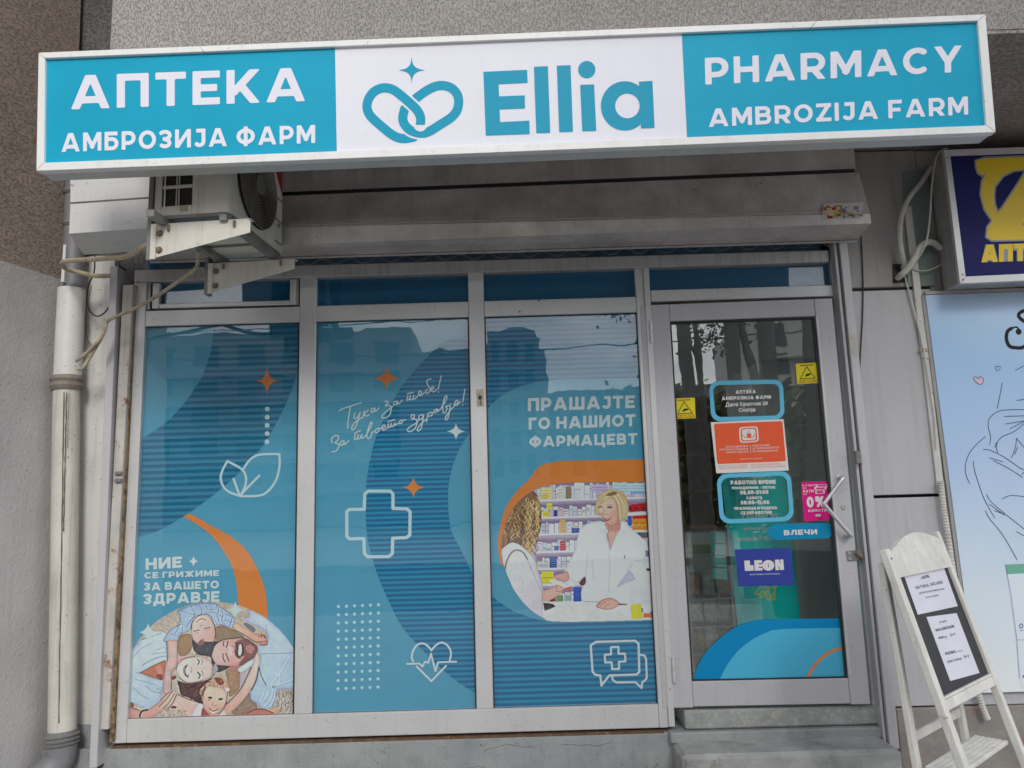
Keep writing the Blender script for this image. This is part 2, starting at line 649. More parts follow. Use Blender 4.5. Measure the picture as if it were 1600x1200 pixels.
def text_quad(mb, s, bl, br, tr, tl, proj, t=0.2, gap=0.16, space=0.34):
    """set a line of capitals into a quad of photo points (cap height = quad height)"""
    x = 0.0
    parts = []
    for ch in s:
        if ch == ' ':
            x += space
            continue
        wd, v, fc = glyph(ch, t)
        if v is not None:
            parts.append((x, v, fc))
        x += wd + gap
    tot = x - gap
    bl, br, tr, tl = [np.array(p, float) for p in (bl, br, tr, tl)]
    for x0, v, fc in parts:
        u = (v[:, 0] + x0) / tot
        q = v[:, 1]
        P = (bl[None] * ((1 - u) * (1 - q))[:, None] + br[None] * (u * (1 - q))[:, None] + tr[None] * (u * q)[:, None] + tl[None] * ((1 - u) * q)[:, None])
        mb.add([proj(a, b) for a, b in P], fc)
    return mb


def font_line(mb, s, bl, br, hgt, proj, off=0.0):
    """small print in Blender's built-in letter, fitted between two photo points"""
    c = bpy.data.curves.new('line', 'FONT')
    c.body = s
    c.offset = off
    c.resolution_u = 2
    o = bpy.data.objects.new('line', c)
    COL.objects.link(o)
    bpy.context.view_layer.update()
    me = o.to_mesh()
    v = np.array([q.co[:2] for q in me.vertices])
    fc = [tuple(p.vertices) for p in me.polygons]
    o.to_mesh_clear()
    bpy.data.objects.remove(o)
    bpy.data.curves.remove(c)
    if not len(v):
        return mb
    xa, xb = v[:, 0].min(), v[:, 0].max()
    u = (v[:, 0] - xa) / (xb - xa)
    q = v[:, 1] / 0.7 * hgt
    bl, br = np.array(bl, float), np.array(br, float)
    d = (br - bl) / np.linalg.norm(br - bl)
    nrm = np.array((d[1], -d[0]))
    P = bl[None] + (br - bl)[None] * u[:, None] + nrm[None] * q[:, None]
    return mb.add([proj(a, b) for a, b in P], fc)

# ------------------------------------------------------------------ colours and materials
KF = 1.12
def fc(r, g, b, k=None):
    """printed colour as it reads in the photograph -> ink albedo"""
    return tuple(float(x) for x in np.minimum(lin((r, g, b)) * (k or KF), 0.88))


def ink(name, rgb, rough=0.5, var=0.0):
    return mat(name, rgb, rough=rough, var=var, spec=0.25)


M = {}
M['pink_plaster'] = mat('pink_grey_plaster', (0.36, 0.335, 0.31), 0.9, var=0.15, vscale=1.1, bump=0.003, bscale=150, worm=True, wst=(1, 1, 0.5), wdk=0.82, streak=0.12, speck=0.4)
M['brown_plaster'] = mat('brown_plaster', (0.345, 0.275, 0.235), 0.9, var=0.12, vscale=1.6, bump=0.005, bscale=105, worm=True, wst=(0.6, 0.6, 1.0), wdk=0.80)
M['grey_plaster'] = mat('grey_plaster', (0.48, 0.468, 0.462), 0.85, var=0.14, vscale=2.2, bump=0.0035, bscale=70, worm=False, speck=0.5, streak=0.10)
M['shaded_plaster'] = mat('shaded_grey_plaster', (0.13, 0.125, 0.125), 0.9, var=0.1, bump=0.004, bscale=70, worm=True)  # recessed wall in shadow, its shade put into the dark colour
M['soffit'] = mat('soffit_plaster', (0.36, 0.31, 0.28), 0.92, var=0.15, bump=0.004, bscale=60, worm=True)
M['alu'] = mat('aluminium_profile', (0.66, 0.66, 0.655), 0.36, metal=0.3, var=0.06, vscale=3, speck=0.45, streak=0.07)
M['alu_dirty'] = mat('dirty_aluminium_profile', (0.48, 0.465, 0.455), 0.42, metal=0.3, var=0.12, vscale=4, speck=0.9, streak=0.35)
M['door_alu'] = mat('grey_lacquered_aluminium', (0.54, 0.53, 0.545), 0.42, metal=0.1, var=0.04, vscale=2.5, speck=0.35, streak=0.08)
M['gasket'] = mat('black_gasket', (0.02, 0.021, 0.024), 0.6, var=0)
M['panel_grey'] = mat('grey_cladding', (0.49, 0.49, 0.505), 0.5, var=0.06, vscale=2, speck=0.3, streak=0.14)
M['panel_dusty'] = mat('dusty_cladding', (0.35, 0.335, 0.32), 0.6, var=0.10, vscale=3, speck=0.6, streak=0.25)
M['white_old'] = mat('old_white_paint', (0.66, 0.645, 0.61), 0.5, var=0.08, vscale=5, speck=1.0, streak=0.22)
M['pipe_white'] = mat('white_painted_pipe', (0.70, 0.69, 0.66), 0.42, var=0.07, vscale=4, speck=0.9, streak=0.10)
M['pipe_stained'] = mat('stained_cream_pipe', (0.60, 0.57, 0.51), 0.45, var=0.10, vscale=5, speck=1.0, streak=0.42)
M['pipe_grey'] = mat('grey_pipe', (0.20, 0.20, 0.21), 0.5, var=0.12, speck=0.5, streak=0.2)
M['concrete'] = mat('grey_blue_painted_concrete', (0.30, 0.32, 0.318), 0.8, var=0.18, vscale=5, speck=0.8, streak=0.15, bump=0.004, bscale=28,
                    second=(0.26, 0.268, 0.268), sscale=7, sth=0.56, swid=0.12)
M['step'] = mat('worn_step_concrete', (0.36, 0.365, 0.355), 0.85, var=0.2, vscale=8, speck=0.8, bump=0.005, bscale=40,
                second=(0.21, 0.19, 0.17), sscale=5, sth=0.54, swid=0.14)
M['thresh'] = mat('peeling_threshold_paint', (0.30, 0.32, 0.31), 0.8, var=0.18, vscale=10, speck=0.6, bump=0.004, bscale=45,
                  second=(0.41, 0.39, 0.335), sscale=55, sth=0.50, swid=0.10)
M['brick_plinth'] = mat('worn_reddish_plinth', (0.27, 0.25, 0.23), 0.85, var=0.2, vscale=7, bump=0.005, bscale=35,
                        second=(0.33, 0.17, 0.10), sscale=5.5, sth=0.55, swid=0.1)
M['rust'] = mat('rusty_edge', (0.13, 0.075, 0.045), 0.85, var=0.3, vscale=30, bump=0.003, bscale=90, second=(0.30, 0.15, 0.05), sscale=34, sth=0.55, swid=0.1)
M['rust_strip'] = mat('rusty_white_strip', (0.52, 0.49, 0.45), 0.6, var=0.15, vscale=6, speck=1.0, streak=0.4, second=(0.27, 0.14, 0.08), sscale=9, sth=0.60, swid=0.05)
M['yellow_foam'] = mat('brown_sealing_foam', (0.26, 0.185, 0.105), 0.9, var=0.35, vscale=40, bump=0.006, bscale=90, second=(0.10, 0.07, 0.05), sscale=30, sth=0.5, swid=0.1)
M['box_metal'] = mat('grey_shutter_box_metal', (0.60, 0.56, 0.535), 0.36, metal=0.2, var=0.26, vscale=4.5, speck=0.7, streak=0.15)
M['box_white'] = mat('white_shutter_box_metal', (0.66, 0.66, 0.655), 0.4, var=0.05, vscale=3, speck=0.6, streak=0.15)
M['sign_frame'] = mat('white_sign_profile', (0.78, 0.78, 0.76), 0.4, var=0.04, vscale=3, speck=0.5, streak=0.16, dirt=(0.25, 0.24, 0.22))
M['sign_side'] = mat('sign_underside', (0.55, 0.56, 0.55), 0.45, var=0.06, streak=0.1)
M['sign_white'] = mat('sign_white_face', (0.78, 0.78, 0.85), 0.4, var=0.03, vscale=2.2, spec=0.25, streak=0.05, speck=0.15, dirt=(0.4, 0.4, 0.4))
M['sign_teal'] = mat('sign_teal_face', (0.010, 0.37, 0.56), 0.42, var=0.08, vscale=1.6, spec=0.12, speck=0.2, streak=0.06, dirt=(0.12, 0.3, 0.36))
M['sign_ink'] = mat('sign_white_letters', (0.77, 0.77, 0.85), 0.4, var=0, spec=0.25)
M['sign_teal_ink'] = mat('sign_teal_letters', (0.010, 0.33, 0.50), 0.4, var=0, spec=0.12)
M['ac_cream'] = mat('cream_metal_casing', (0.70, 0.67, 0.59), 0.45, var=0.08, vscale=6, speck=0.8, streak=0.22)
M['ac_dark'] = mat('dark_coil', (0.030, 0.026, 0.022), 0.8, var=0.3, vscale=60)
M['galv'] = mat('dirty_galvanised_steel', (0.24, 0.235, 0.22), 0.5, metal=0.3, var=0.25, vscale=10, speck=0.8, streak=0.3)
M['steel'] = mat('brushed_steel', (0.62, 0.62, 0.63), 0.38, metal=0.6, var=0.05)
M['bolt'] = mat('rusty_bolt', (0.25, 0.17, 0.12), 0.6, metal=0.3, var=0.3, vscale=50)
M['black'] = mat('black_plastic', (0.02, 0.02, 0.021), 0.5, var=0)
M['fan_guard'] = mat('dark_fan_guard', (0.15, 0.13, 0.115), 0.6, var=0.2, vscale=20)
M['hose'] = mat('weathered_beige_hose', (0.46, 0.39, 0.27), 0.7, var=0.25, vscale=25, speck=1.0, streak=0.3, second=(0.20, 0.15, 0.09), sscale=40, sth=0.6, swid=0.06)
M['white_cable'] = mat('white_cable_sleeve', (0.62, 0.60, 0.55), 0.55, var=0.12, vscale=12, speck=0.7)
M['black_cable'] = mat('black_cable_sleeve', (0.02, 0.02, 0.02), 0.5, var=0)
M['easel_white'] = mat('white_painted_wood', (0.72, 0.70, 0.65), 0.55, var=0.12, vscale=9, speck=0.9, streak=0.24, dirt=(0.22, 0.19, 0.15), bump=0.0015, bscale=60)
M['chalk'] = mat('black_chalkboard', (0.022, 0.021, 0.026), 0.55, var=0.25, vscale=12)
M['paper'] = mat('white_paper', (0.72, 0.715, 0.80), 0.6, var=0.03, vscale=8)
M['ink_dark'] = ink('dark_grey_ink', (0.10, 0.10, 0.13))


def glass(name, tint=(1, 1, 1), ior=1.5, wav=0.0, rough=0.0):
    m = bpy.data.materials.new(name)
    m.use_nodes = True
    n = m.node_tree.nodes
    n.clear()
    k = m.node_tree.links.new
    out = n.new('ShaderNodeOutputMaterial')
    mixn = n.new('ShaderNodeMixShader')
    tr = n.new('ShaderNodeBsdfTransparent')
    tr.inputs[0].default_value = (*tint, 1)
    gl = n.new('ShaderNodeBsdfGlossy')
    gl.inputs['Roughness'].default_value = rough
    gl.inputs['Color'].default_value = (1, 1, 1, 1)
    # Schlick reflectance, the same from both sides of the pane
    g0 = n.new('ShaderNodeNewGeometry')
    dt = n.new('ShaderNodeVectorMath'); dt.operation = 'DOT_PRODUCT'
    k(g0.outputs['Normal'], dt.inputs[0]); k(g0.outputs['Incoming'], dt.inputs[1])
    def mth(op, a, b=None):
        q = n.new('ShaderNodeMath'); q.operation = op
        for i, v in enumerate((a, b)):
            if v is None: continue
            if hasattr(v, 'is_output'): k(v, q.inputs[i])
            else: q.inputs[i].default_value = v
        return q.outputs[0]
    f0 = ((ior - 1) / (ior + 1)) ** 2
    fr = mth('ADD', mth('MULTIPLY', mth('POWER', mth('SUBTRACT', 1.0, mth('ABSOLUTE', dt.outputs['Value'])), 5.0), 1 - f0), f0)
    if wav > 0:
        g = n.new('ShaderNodeNewGeometry')
        t = n.new('ShaderNodeTexNoise')
        t.inputs['Scale'].default_value = 5.0
        t.inputs['Detail'].default_value = 2
        k(g.outputs['Position'], t.inputs['Vector'])
        b = n.new('ShaderNodeBump')
        b.inputs['Distance'].default_value = wav
        k(t.outputs['Fac'], b.inputs['Height'])
        k(b.outputs[0], gl.inputs['Normal'])
    k(fr, mixn.inputs[0])
    k(tr.outputs[0], mixn.inputs[1])
    k(gl.outputs[0], mixn.inputs[2])
    k(mixn.outputs[0], out.inputs[0])
    return m


M['glass'] = glass('window_glass', (0.97, 0.99, 0.985), 1.60, 0.0004)
M['door_glass'] = glass('door_glass', (0.96, 0.985, 0.975), 2.10, 0.0003)

# ------------------------------------------------------------------ ground and street
GZ = 0.10
def struct(name, mb, m):
    return mb.build(name, m, kind='structure')


M['paving'] = mat('pavement_slabs', (0.26, 0.255, 0.25), 0.85, var=0.2, vscale=2, bump=0.003, bscale=30)
M['asphalt'] = mat('asphalt', (0.055, 0.055, 0.057), 0.85, var=0.2, vscale=3, bump=0.004, bscale=120)
M['kerbstone'] = mat('kerbstone', (0.33, 0.325, 0.31), 0.8, var=0.15)
struct('ground', MB().box(-160, 160, -220, 60, -0.6, -0.06), M['asphalt'])
struct('pavement', MB().box(-60, 60, -6.6, -0.02, -0.055, GZ), M['paving'])
struct('kerb', MB().box(-60, 60, -6.8, -6.604, -0.055, GZ + 0.004, 0.01), M['kerbstone'])
struct('pavement', MB().box(-60, 60, -46, -15.0, -0.055, GZ), M['paving'])

# ------------------------------------------------------------------ building walls
OV = -1.0                                          # front of the overhanging upper storey
zs = W(1570, 47, OV).z
xl = W(174, 40, OV).x
t = thing('plaster_wall', (0.5, OV, zs), 'rough beige-grey plaster wall of the overhanging upper storey behind the long sign', 'wall')
MB().box(xl, 7, OV, 0.30, zs + 0.004, 7).build('upper_storey', M['pink_plaster'], t)
MB().box(xl + 0.002, 7, OV + 0.002, 0.28, zs - 0.012, zs + 0.002).build('soffit', M['soffit'], t)
t = thing('back_wall', (-2.1, 0.1, 2.7), 'narrow shadowed plaster strip at the top left, its shade in the dark colour, between the brown and beige-grey walls', 'wall')
MB().box(-2.6, 7, 0.06, 0.26, 2.60, zs - 0.016).build('lintel', M['shaded_plaster'], t)
MB().box(-2.6, xl - 0.004, 0.06, 0.26, zs - 0.012, 7).build('plaster_strip', M['shaded_plaster'], t)
# side wall, flared 16 degrees
sd = Vector((-math.sin(rad(16)), -math.cos(rad(16)), 0))
c_top, c_bot = W(123, 0, 0), W(80, 1160, 0)
t = thing('side_wall', (c_bot.x - 0.3, -1.0, GZ), 'rough side wall on the left, brown above and pale grey below', 'wall')


def side(z0, z1a, z1b, name, m, off=0.0):
    """z1a at the far corner, z1b near the viewer"""
    def at(z, far, push=0.0):
        f = (z - c_bot.z) / (c_top.z - c_bot.z)
        x = c_bot.x + (c_top.x - c_bot.x) * f
        p = Vector((x + off, 0.02, z))
        if not far:
            p = p + sd * 3.2
        return p + Vector((-push, 0, 0))
    z0a, z0b = (z0, z0) if not isinstance(z0, tuple) else z0
    mb = MB()
    mb.hexa([at(z0b, False), at(z0a, True), at(z0a, True, 0.5), at(z0b, False, 0.5), at(z1b, False), at(z1a, True), at(z1a, True, 0.5), at(z1b, False, 0.5)])
    mb.build(name, m, t)


zp = W(97, 440, 0).z
side(GZ, zp, zp, 'lower_plaster', M['grey_plaster'], 0.003)
side((zp + 0.002, zp + 0.002), 7, 7, 'upper_plaster', M['brown_plaster'])

# plinth under the window, threshold, step
zr = 0.464
def fxz(x, z, Y):
    s = (CAM_D + Y) / CAM_D
    return x * s, CAM_Z + (z - CAM_Z) * s


t = thing('plinth_wall', (-0.6, -0.03, GZ), 'grey-blue painted concrete base under the shop window', 'wall')
MB().box(-2.35, 0.715, -0.035, 0.2, GZ - 0.1, zr - 0.011, 0.006).build('plinth', M['concrete'], t)
MB().box(-1.86, 0.64, -0.034, 0.15, zr - 0.012, zr - 0.002).build('rusty_sill', M['rust'], t)
crk = random.Random(3)
mbc = MB()
for k in range(5):
    x0 = -1.9 + crk.random() * 2.4
    z0 = GZ + 0.16 + crk.random() * 0.16
    pts = [Vector((x0, -0.0355, z0))]
    for i in range(6):
        pts.append(pts[-1] + Vector((0.02 + crk.random() * 0.03, 0, (crk.random() - 0.5) * 0.02)))
    mbc.tube(pts, 0.0007, 4)
mbc.build('crack', M['black'], t)
t = thing('plinth_wall', (2.4, 0.0, GZ), 'worn reddish-grey base wall behind the white easel legs', 'wall')
zc_b = W(1500, 1101, 0).z
MB().box(1.70, 7, -0.02, 0.2, GZ - 0.1, zc_b - 0.004, 0.006).build('plinth', M['brick_plinth'], t)
t = thing('doorstep', (1.17, -0.1, GZ), 'worn grey concrete step with peeling threshold below the shop door', 'step')
z1 = W(1200, 1137, -0.045).z
MB().hexa([(0.735, -0.05, z1), (1.635, -0.05, z1), (1.635, 0.3, z1), (0.735, 0.3, z1), (0.735, -0.045, 0.546), (1.635, -0.045, 0.546), (1.635, 0.3, 0.546), (0.735, 0.3, 0.546)], 0.008).build('threshold', M['thresh'], t)
z2 = W(1200, 1151, -0.075).z
MB().box(0.66, 1.66, -0.078, 0.2, z2 - 0.02, z1 - 0.003, 0.006).build('ledge', M['concrete'], t)
z3 = z2 - 0.012
pf = W(1200, 1177, -0.30)
yf = None
for yy in np.linspace(-0.1, -0.6, 60):
    q = W(1200, 1177, yy)
    if q.z >= z3:
        yf = yy
        break
yf = yf or -0.25
MB().box(0.672, 1.60, yf, 0.1, GZ - 0.1, z3, 0.018).build('step_block', M['step'], t)

# ------------------------------------------------------------------ cladding to the right of the door
t = thing('cladding_wall', (1.9, -0.02, zc_b), 'smooth grey cladding panels between the shop door and the light blue banner', 'wall')
def zrow(px, py): return W(px, py, -0.02).z
xa, xb = 1.665, 2.075
za, zb_, zc_ = zrow(1380, 451), zrow(1415, 774), zs - 0.02
for z0, z1_, m_ in ((zb_ + 0.0, za - 0.008, M['panel_grey']), (za + 0.004, zc_, M['panel_dusty']), (zc_b, zb_ - 0.010, M['panel_grey'])):
    MB().box(xa, xb, -0.02, 0.03, z0 + 0.004, z1_, 0.003).build('panel', m_, t)
zbn = zrow(1560, 1082)
MB().box(xb + 0.006, 7, -0.02, 0.03, zc_b, zbn + 0.03, 0.003).build('panel', M['panel_grey'], t)
MB().box(xb + 0.006, 7, -0.012, 0.03, zbn + 0.036, zs - 0.02, 0.003).build('panel', M['panel_dusty'], t)
MB().box(xa - 0.003, 7, 0.031, 0.2, zc_b, zs - 0.018).build('backing', M['gasket'], t)
q = [W(1419, 448, -0.024), W(1462, 446, -0.024), W(1450, 268, -0.024), W(1410, 268, -0.024)]
M['frosted'] = mat('frosted_green_glass', (0.20, 0.25, 0.23), 0.25, var=0.06)
MB().slab(q, 0.01, 0.001).build('frosted_pane', M['frosted'], t)

# ------------------------------------------------------------------ shopfront frame
SF = thing('shop_window', (-0.6, -0.03, zr), 'wide three-pane shop window in an aluminium frame covered with blue printed film', 'window')
YF = -0.032
def post(name, x0, x1, z0, z1, Y=YF, dep=0.06, m='alu', par=None, bev=0.003):
    a, c = fxz(x0, z0, Y)
    b, d = fxz(x1, z1, Y)
    return MB().box(a, b, Y, Y + dep, c, d, bev).build(name, M[m], par or SF)


zg0, zg1, zt0, zt1, zh0, zh1 = 0.567, 2.409, 2.410, 2.489, 2.637, 2.700
X1, X2, XA0, XA1, XB0, XB1, X3 = -1.870, -1.806, -1.0415, -0.959, -0.2045, -0.128, 0.627
post('stile', X1, X2, zr, zh0)
post('bottom_rail', X2 + 0.001, X3 - 0.001, zr, zg0)
post('mullion', XA0, XA1, zg0 + 0.001, zh0)
post('mullion', XB0, XB1, zg0 + 0.001, zh0)
for a, b in ((X2, XA0), (XA1, XB0), (XB1, X3)):
    post('transom_rail', a + 0.001, b - 0.001, zt0, zt1)
post('jamb', X3, 0.668, zr, zh0)
post('jamb', 0.6695, 0.699, zr + 0.002, zh0, Y=-0.040)
post('header', X1, 1.60, zh0 + 0.001, zh1, Y=-0.05, dep=0.07, m='alu_dirty')
# small opening light above the first pane has its own frame
for a, b, c, d in ((X2 + 0.03, X2 + 0.065, 2.50, 2.63), (XA0 - 0.05, XA0 - 0.022, 2.50, 2.63)):
    post('casement_stile', a, b, c, d, Y=-0.04, dep=0.03)
post('casement_rail', X2 + 0.066, XA0 - 0.051, 2.50, 2.522, Y=-0.04, dep=0.03)
# door surround
post('door_head', 0.701, 1.612, 2.462, 2.520, Y=-0.038)
post('jamb', 1.606, 1.632, 0.475, 2.700, Y=-0.036)
post('jamb', 1.634, 1.662, 0.472, 2.700, Y=-0.030, m='door_alu')

BLUE = fc(70, 142, 172, 1.36)
STR_D, STR_L = fc(0, 92, 138, 1.25), fc(24, 130, 170, 1.25)
M['film'] = ink('blue_film', BLUE, 0.4, 0.03)
M['film_shaded'] = ink('shaded_blue_film', fc(16, 92, 134), 0.4, 0.03)  # same blue film, made darker to carry the shade at the transoms
M['film_white'] = ink('white_print', fc(208, 220, 224))
M['film_pale'] = ink('pale_print', fc(190, 215, 225))
M['film_orange'] = ink('orange_print', fc(222, 128, 52))


def stripes(name, ca, cb, per=0.0362, off=0.0):
    m = ink(name, ca, 0.4)
    n, k = m.node_tree.nodes, m.node_tree.links.new
    g = n.new('ShaderNodeNewGeometry')
    s = n.new('ShaderNodeSeparateXYZ')
    k(g.outputs['Position'], s.inputs[0])
    a = n.new('ShaderNodeMath'); a.operation = 'MULTIPLY'; a.inputs[1].default_value = 2 * math.pi / per
    k(s.outputs['Z'], a.inputs[0])
    b = n.new('ShaderNodeMath'); b.operation = 'SINE'
    k(a.outputs[0], b.inputs[0])
    r = n.new('ShaderNodeMapRange')
    r.inputs[1].default_value = -0.35; r.inputs[2].default_value = 0.35
    k(b.outputs[0], r.inputs[0])
    x = n.new('ShaderNodeMixRGB')
    k(r.outputs[0], x.inputs[0])
    x.inputs[1].default_value = (*ca, 1)
    x.inputs[2].default_value = (*cb, 1)
    k(x.outputs[0], n['Principled BSDF'].inputs['Base Color'])
    return m


M['stripes'] = [stripes('striped_film', fc(10, 92, 128, 1.25), fc(46, 124, 156, 1.25), 0.0303), stripes('striped_film', STR_D, STR_L, 0.0232), stripes('striped_film', STR_D, STR_L, 0.0246)]
PANES = ((X2, XA0), (XA1, XB0), (XB1, X3))
FILMS = []
for i, (a, b) in enumerate(PANES):
    f = MB().flat([(a - 0.012, 0.0, zg0 - 0.012), (b + 0.012, 0.0, zg0 - 0.012), (b + 0.012, 0.0, zg1 + 0.012), (a - 0.012, 0.0, zg1 + 0.012)]).build('window_film', M['film'], SF)
    FILMS.append(f)
    MB().box(a - 0.013, b + 0.013, -0.012, -0.007, zg0 - 0.013, zg1 + 0.013).build('glass_pane', M['glass'], SF)
    # thin black glazing gasket round the pane
    g = MB()
    for (p, q_, r, s) in ((a + 0.000, a + 0.006, zg0, zg1), (b - 0.006, b, zg0, zg1), (a, b, zg0, zg0 + 0.005), (a, b, zg1 - 0.006, zg1)):
        u, v = fxz(p, r, -0.016); u2, v2 = fxz(q_, s, -0.016)
        g.box(u, u2, -0.018, -0.0125, v, v2)
    g.build('gasket', M['gasket'], SF)
for (a, b, c, d) in ((X2 + 0.066, XA0 - 0.051, 2.522, 2.64), (XA1, XB0, zt1, 2.64), (XB1, X3, zt1, 2.64), (0.702, 1.605, 2.52, 2.64), (X2, 1.55, zh1 + 0.002, 2.82)):
    MB().flat([(a - 0.008, 0.001, c - 0.008), (b + 0.008, 0.001, c - 0.008), (b + 0.008, 0.001, d), (a - 0.008, 0.001, d)]).build('transom_film', M['film_shaded'], SF)
    MB().box(a - 0.009, b + 0.009, -0.010, -0.006, c - 0.009, d - 0.002).build('transom_pane', M['glass'], SF)
MB().box(X2, X2 + 0.03, -0.02, 0.02, 2.49, 2.636).build('filler', M['alu_dirty'], SF)
MB().box(XA0 - 0.022, XA0, -0.02, 0.02, 2.49, 2.636).build('filler', M['alu_dirty'], SF)
MB().box(X1, XA1, 0.030, 0.06, 2.47, 2.54).build('backing', M['gasket'], SF)  # added strip, blocks light leaking out through the casement gaps
MB().box(0.66, 1.66, 0.052, 0.08, 2.40, 2.53).build('backing', M['gasket'], SF)  # added stop, blocks light leaking out above the door
# lock plate on the mullion
lk = MB().slab([W(745, 636, YF - 0.001), W(756.5, 635.5, YF - 0.001), W(755.5, 608, YF - 0.001), W(744, 608.5, YF - 0.001)], 0.004, 0.001)
M['brass'] = mat('worn_brass', (0.42, 0.37, 0.28), 0.4, metal=0.5, var=0.2, vscale=40)
lk = lk.build('lock', M['brass'], SF)
p = W(750, 621, YF - 0.002)
MB().cyl(p, p + Vector((0, -0.006, 0)), 0.009, 14).build('cylinder', M['black'], lk)
p = W(751, 628, YF - 0.002)
MB().box(p.x - 0.004, p.x + 0.004, p.y - 0.012, p.y, p.z - 0.012, p.z + 0.008, 0.001).build('keyhole_cover', M['bolt'], lk)
mbs = MB()
for px, py in ((1015, 692), (1015, 700), (600, 466), (812, 487), (870, 466), (842, 470)):
    p = W(px, py, YF - 0.001)
    mbs.cyl(p, p + Vector((0, -0.001, 0)), 0.0045, 8)
mbs.build('screw_hole', M['black'], SF)

# strip between guide rail and frame, sealing foam
t = thing('edge_strip', (-1.91, -0.02, 0.42), 'old white strip with rust and crumbling foam beside the left window frame', 'trim')
MB().slab([W(156, 1140, -0.075), W(169, 1140, -0.075), W(208, 445, -0.075), W(192, 445, -0.075)], 0.07, 0.002).build('strip', M['rust_strip'], t)
MB().slab([W(170.5, 1160, -0.055), W(176.5, 1160, -0.055), W(211, 445, -0.055), W(209, 445, -0.055)], 0.05, 0.002).build('sealing_foam', M['yellow_foam'], t)
p = W(187, 745, -0.08)
MB().box(p.x - 0.02, p.x + 0.012, -0.09, -0.076, p.z - 0.025, p.z - 0.008, 0.002).box(p.x - 0.02, p.x + 0.012, -0.09, -0.076, p.z + 0.01, p.z + 0.025, 0.002).build('clip', M['galv'], t)

# white wall strip behind the pipe
t = thing('wall_strip', (-2.0, 0.01, 0.4), 'narrow white painted wall strip between drainpipe and window', 'wall')
MB().slab([W(108, 1150, 0.01), W(152, 1150, 0.01), W(180, 400, 0.01), W(112, 400, 0.01)], 0.04).build('painted_strip', M['white_old'], t)
MB().slab([W(92, 1230, 0.006), W(152, 1230, 0.006), W(154, 1132, 0.006), W(92, 1132, 0.006)], 0.02).build('grey_base', M['concrete'], t)

# ------------------------------------------------------------------ roller shutter: housing, guide rails, wire
lines = [  # photo row at x=520, at x=1060, depth
    (232, 207, -0.16), (297, 275, -0.16), (301, 279, -0.155), (303, 281, -0.19), (351, 338, -0.25), (354, 341, -0.256), (380, 360, -0.256), (395, 379, -0.13), (400, 384, -0.10), (400, 384, -0.02)]
PXL, PXR = 236, 1357
t = thing('shutter_housing', (0.2, -0.15, 2.9), 'long grey metal roller shutter box above the shop window', 'shutter box')
def ring(px):
    out = []
    for a, b, Y in lines:
        out.append(W(px, a + (b - a) * (px - 520) / 540, Y))
    return out
rl, rr = ring(PXL), ring(PXR)
xR = rr[4].x
rr = [Vector((xR, p.y, p.z)) for p in rr]
n_ = len(rl)
def strip_part(i0, i1, name, m, dz=0.0):
    mb = MB()
    a = rl[i0:i1 + 1]; b = rr[i0:i1 + 1]
    k = len(a)
    mb.add(a + b, [(i, i + k, i + k + 1, i + 1) for i in range(k - 1)])
    # thickness: turned-in back
    back = Vector((0, 0.012, 0))
    mb.add([p + back for p in a] + [p + back for p in b], [(i, i + 1, i + k + 1, i + k) for i in range(k - 1)])
    return mb.build(name, m, t)
strip_part(0, 1, 'top_panel', M['box_metal'])
strip_part(1, 3, 'seam', M['gasket'])
strip_part(3, 5, 'upper_face', M['box_metal'])
strip_part(5, 6, 'front_face', M['box_metal'])
strip_part(6, 9, 'underside', M['box_metal'])
def trim(i, dz, name, m, r=0.0035):  # added tubes standing in for the bright highlights along the folds
    a_, b_ = rl[i] + Vector((0, -0.002, dz)), rr[i] + Vector((-0.002, -0.002, dz))
    MB().tube([a_, b_], r, 6).build(name, m, t)
trim(4, 0.002, 'fold_highlight', M['alu_dirty'])
trim(7, 0.012, 'fold_highlight', M['box_metal'], 0.003)
MB().tube([rl[8] + Vector((0, -0.006, -0.006)), rr[8] + Vector((0, -0.006, -0.006))], 0.006, 6).build('bottom_slat', M['alu_dirty'], t)
capm = MB()
back_top = Vector((xR, 0.0, rr[0].z)); back_bot = Vector((xR, 0.0, rr[-1].z))
capm.prism([p + Vector((0.0005, 0, 0)) for p in rr] + [back_bot, back_top], (0.004, 0, 0))
capm.build('end_cap', M['box_metal'], t)
# torn sticker at the right end
st = MB().slab([W(1283, 343, -0.2575), W(1345, 341, -0.2575), W(1349, 316, -0.2575), W(1288, 318, -0.2575)], 0.0008).build('sticker', ink('faded_sticker', (0.55, 0.52, 0.46)), t)
rs = random.Random(5)
scol = [ink('sticker_red', (0.42, 0.05, 0.05)), ink('sticker_blue', (0.18, 0.17, 0.38)), ink('sticker_yellow', (0.6, 0.5, 0.2))]
for c_ in range(3):
    mbk = MB()
    for i in range(16):
        u, v = rs.random(), rs.random()
        wd, hh = 3 + rs.random() * 7, 1.5 + rs.random() * 4
        x0, y0 = 1287 + u * 50, 320 + v * 17
        if c_ == 1: x0 = 1312 + u * 26
        if c_ == 0: x0 = 1287 + u * 26
        pts = [W(x0, y0 + hh, -0.2580 - 0.0002 * c_), W(x0 + wd, y0 + hh, -0.2580 - 0.0002 * c_), W(x0 + wd, y0, -0.2580 - 0.0002 * c_), W(x0, y0, -0.2580 - 0.0002 * c_)]
        mbk.flat(pts)
    mbk.build('sticker_print', scol[c_], st)

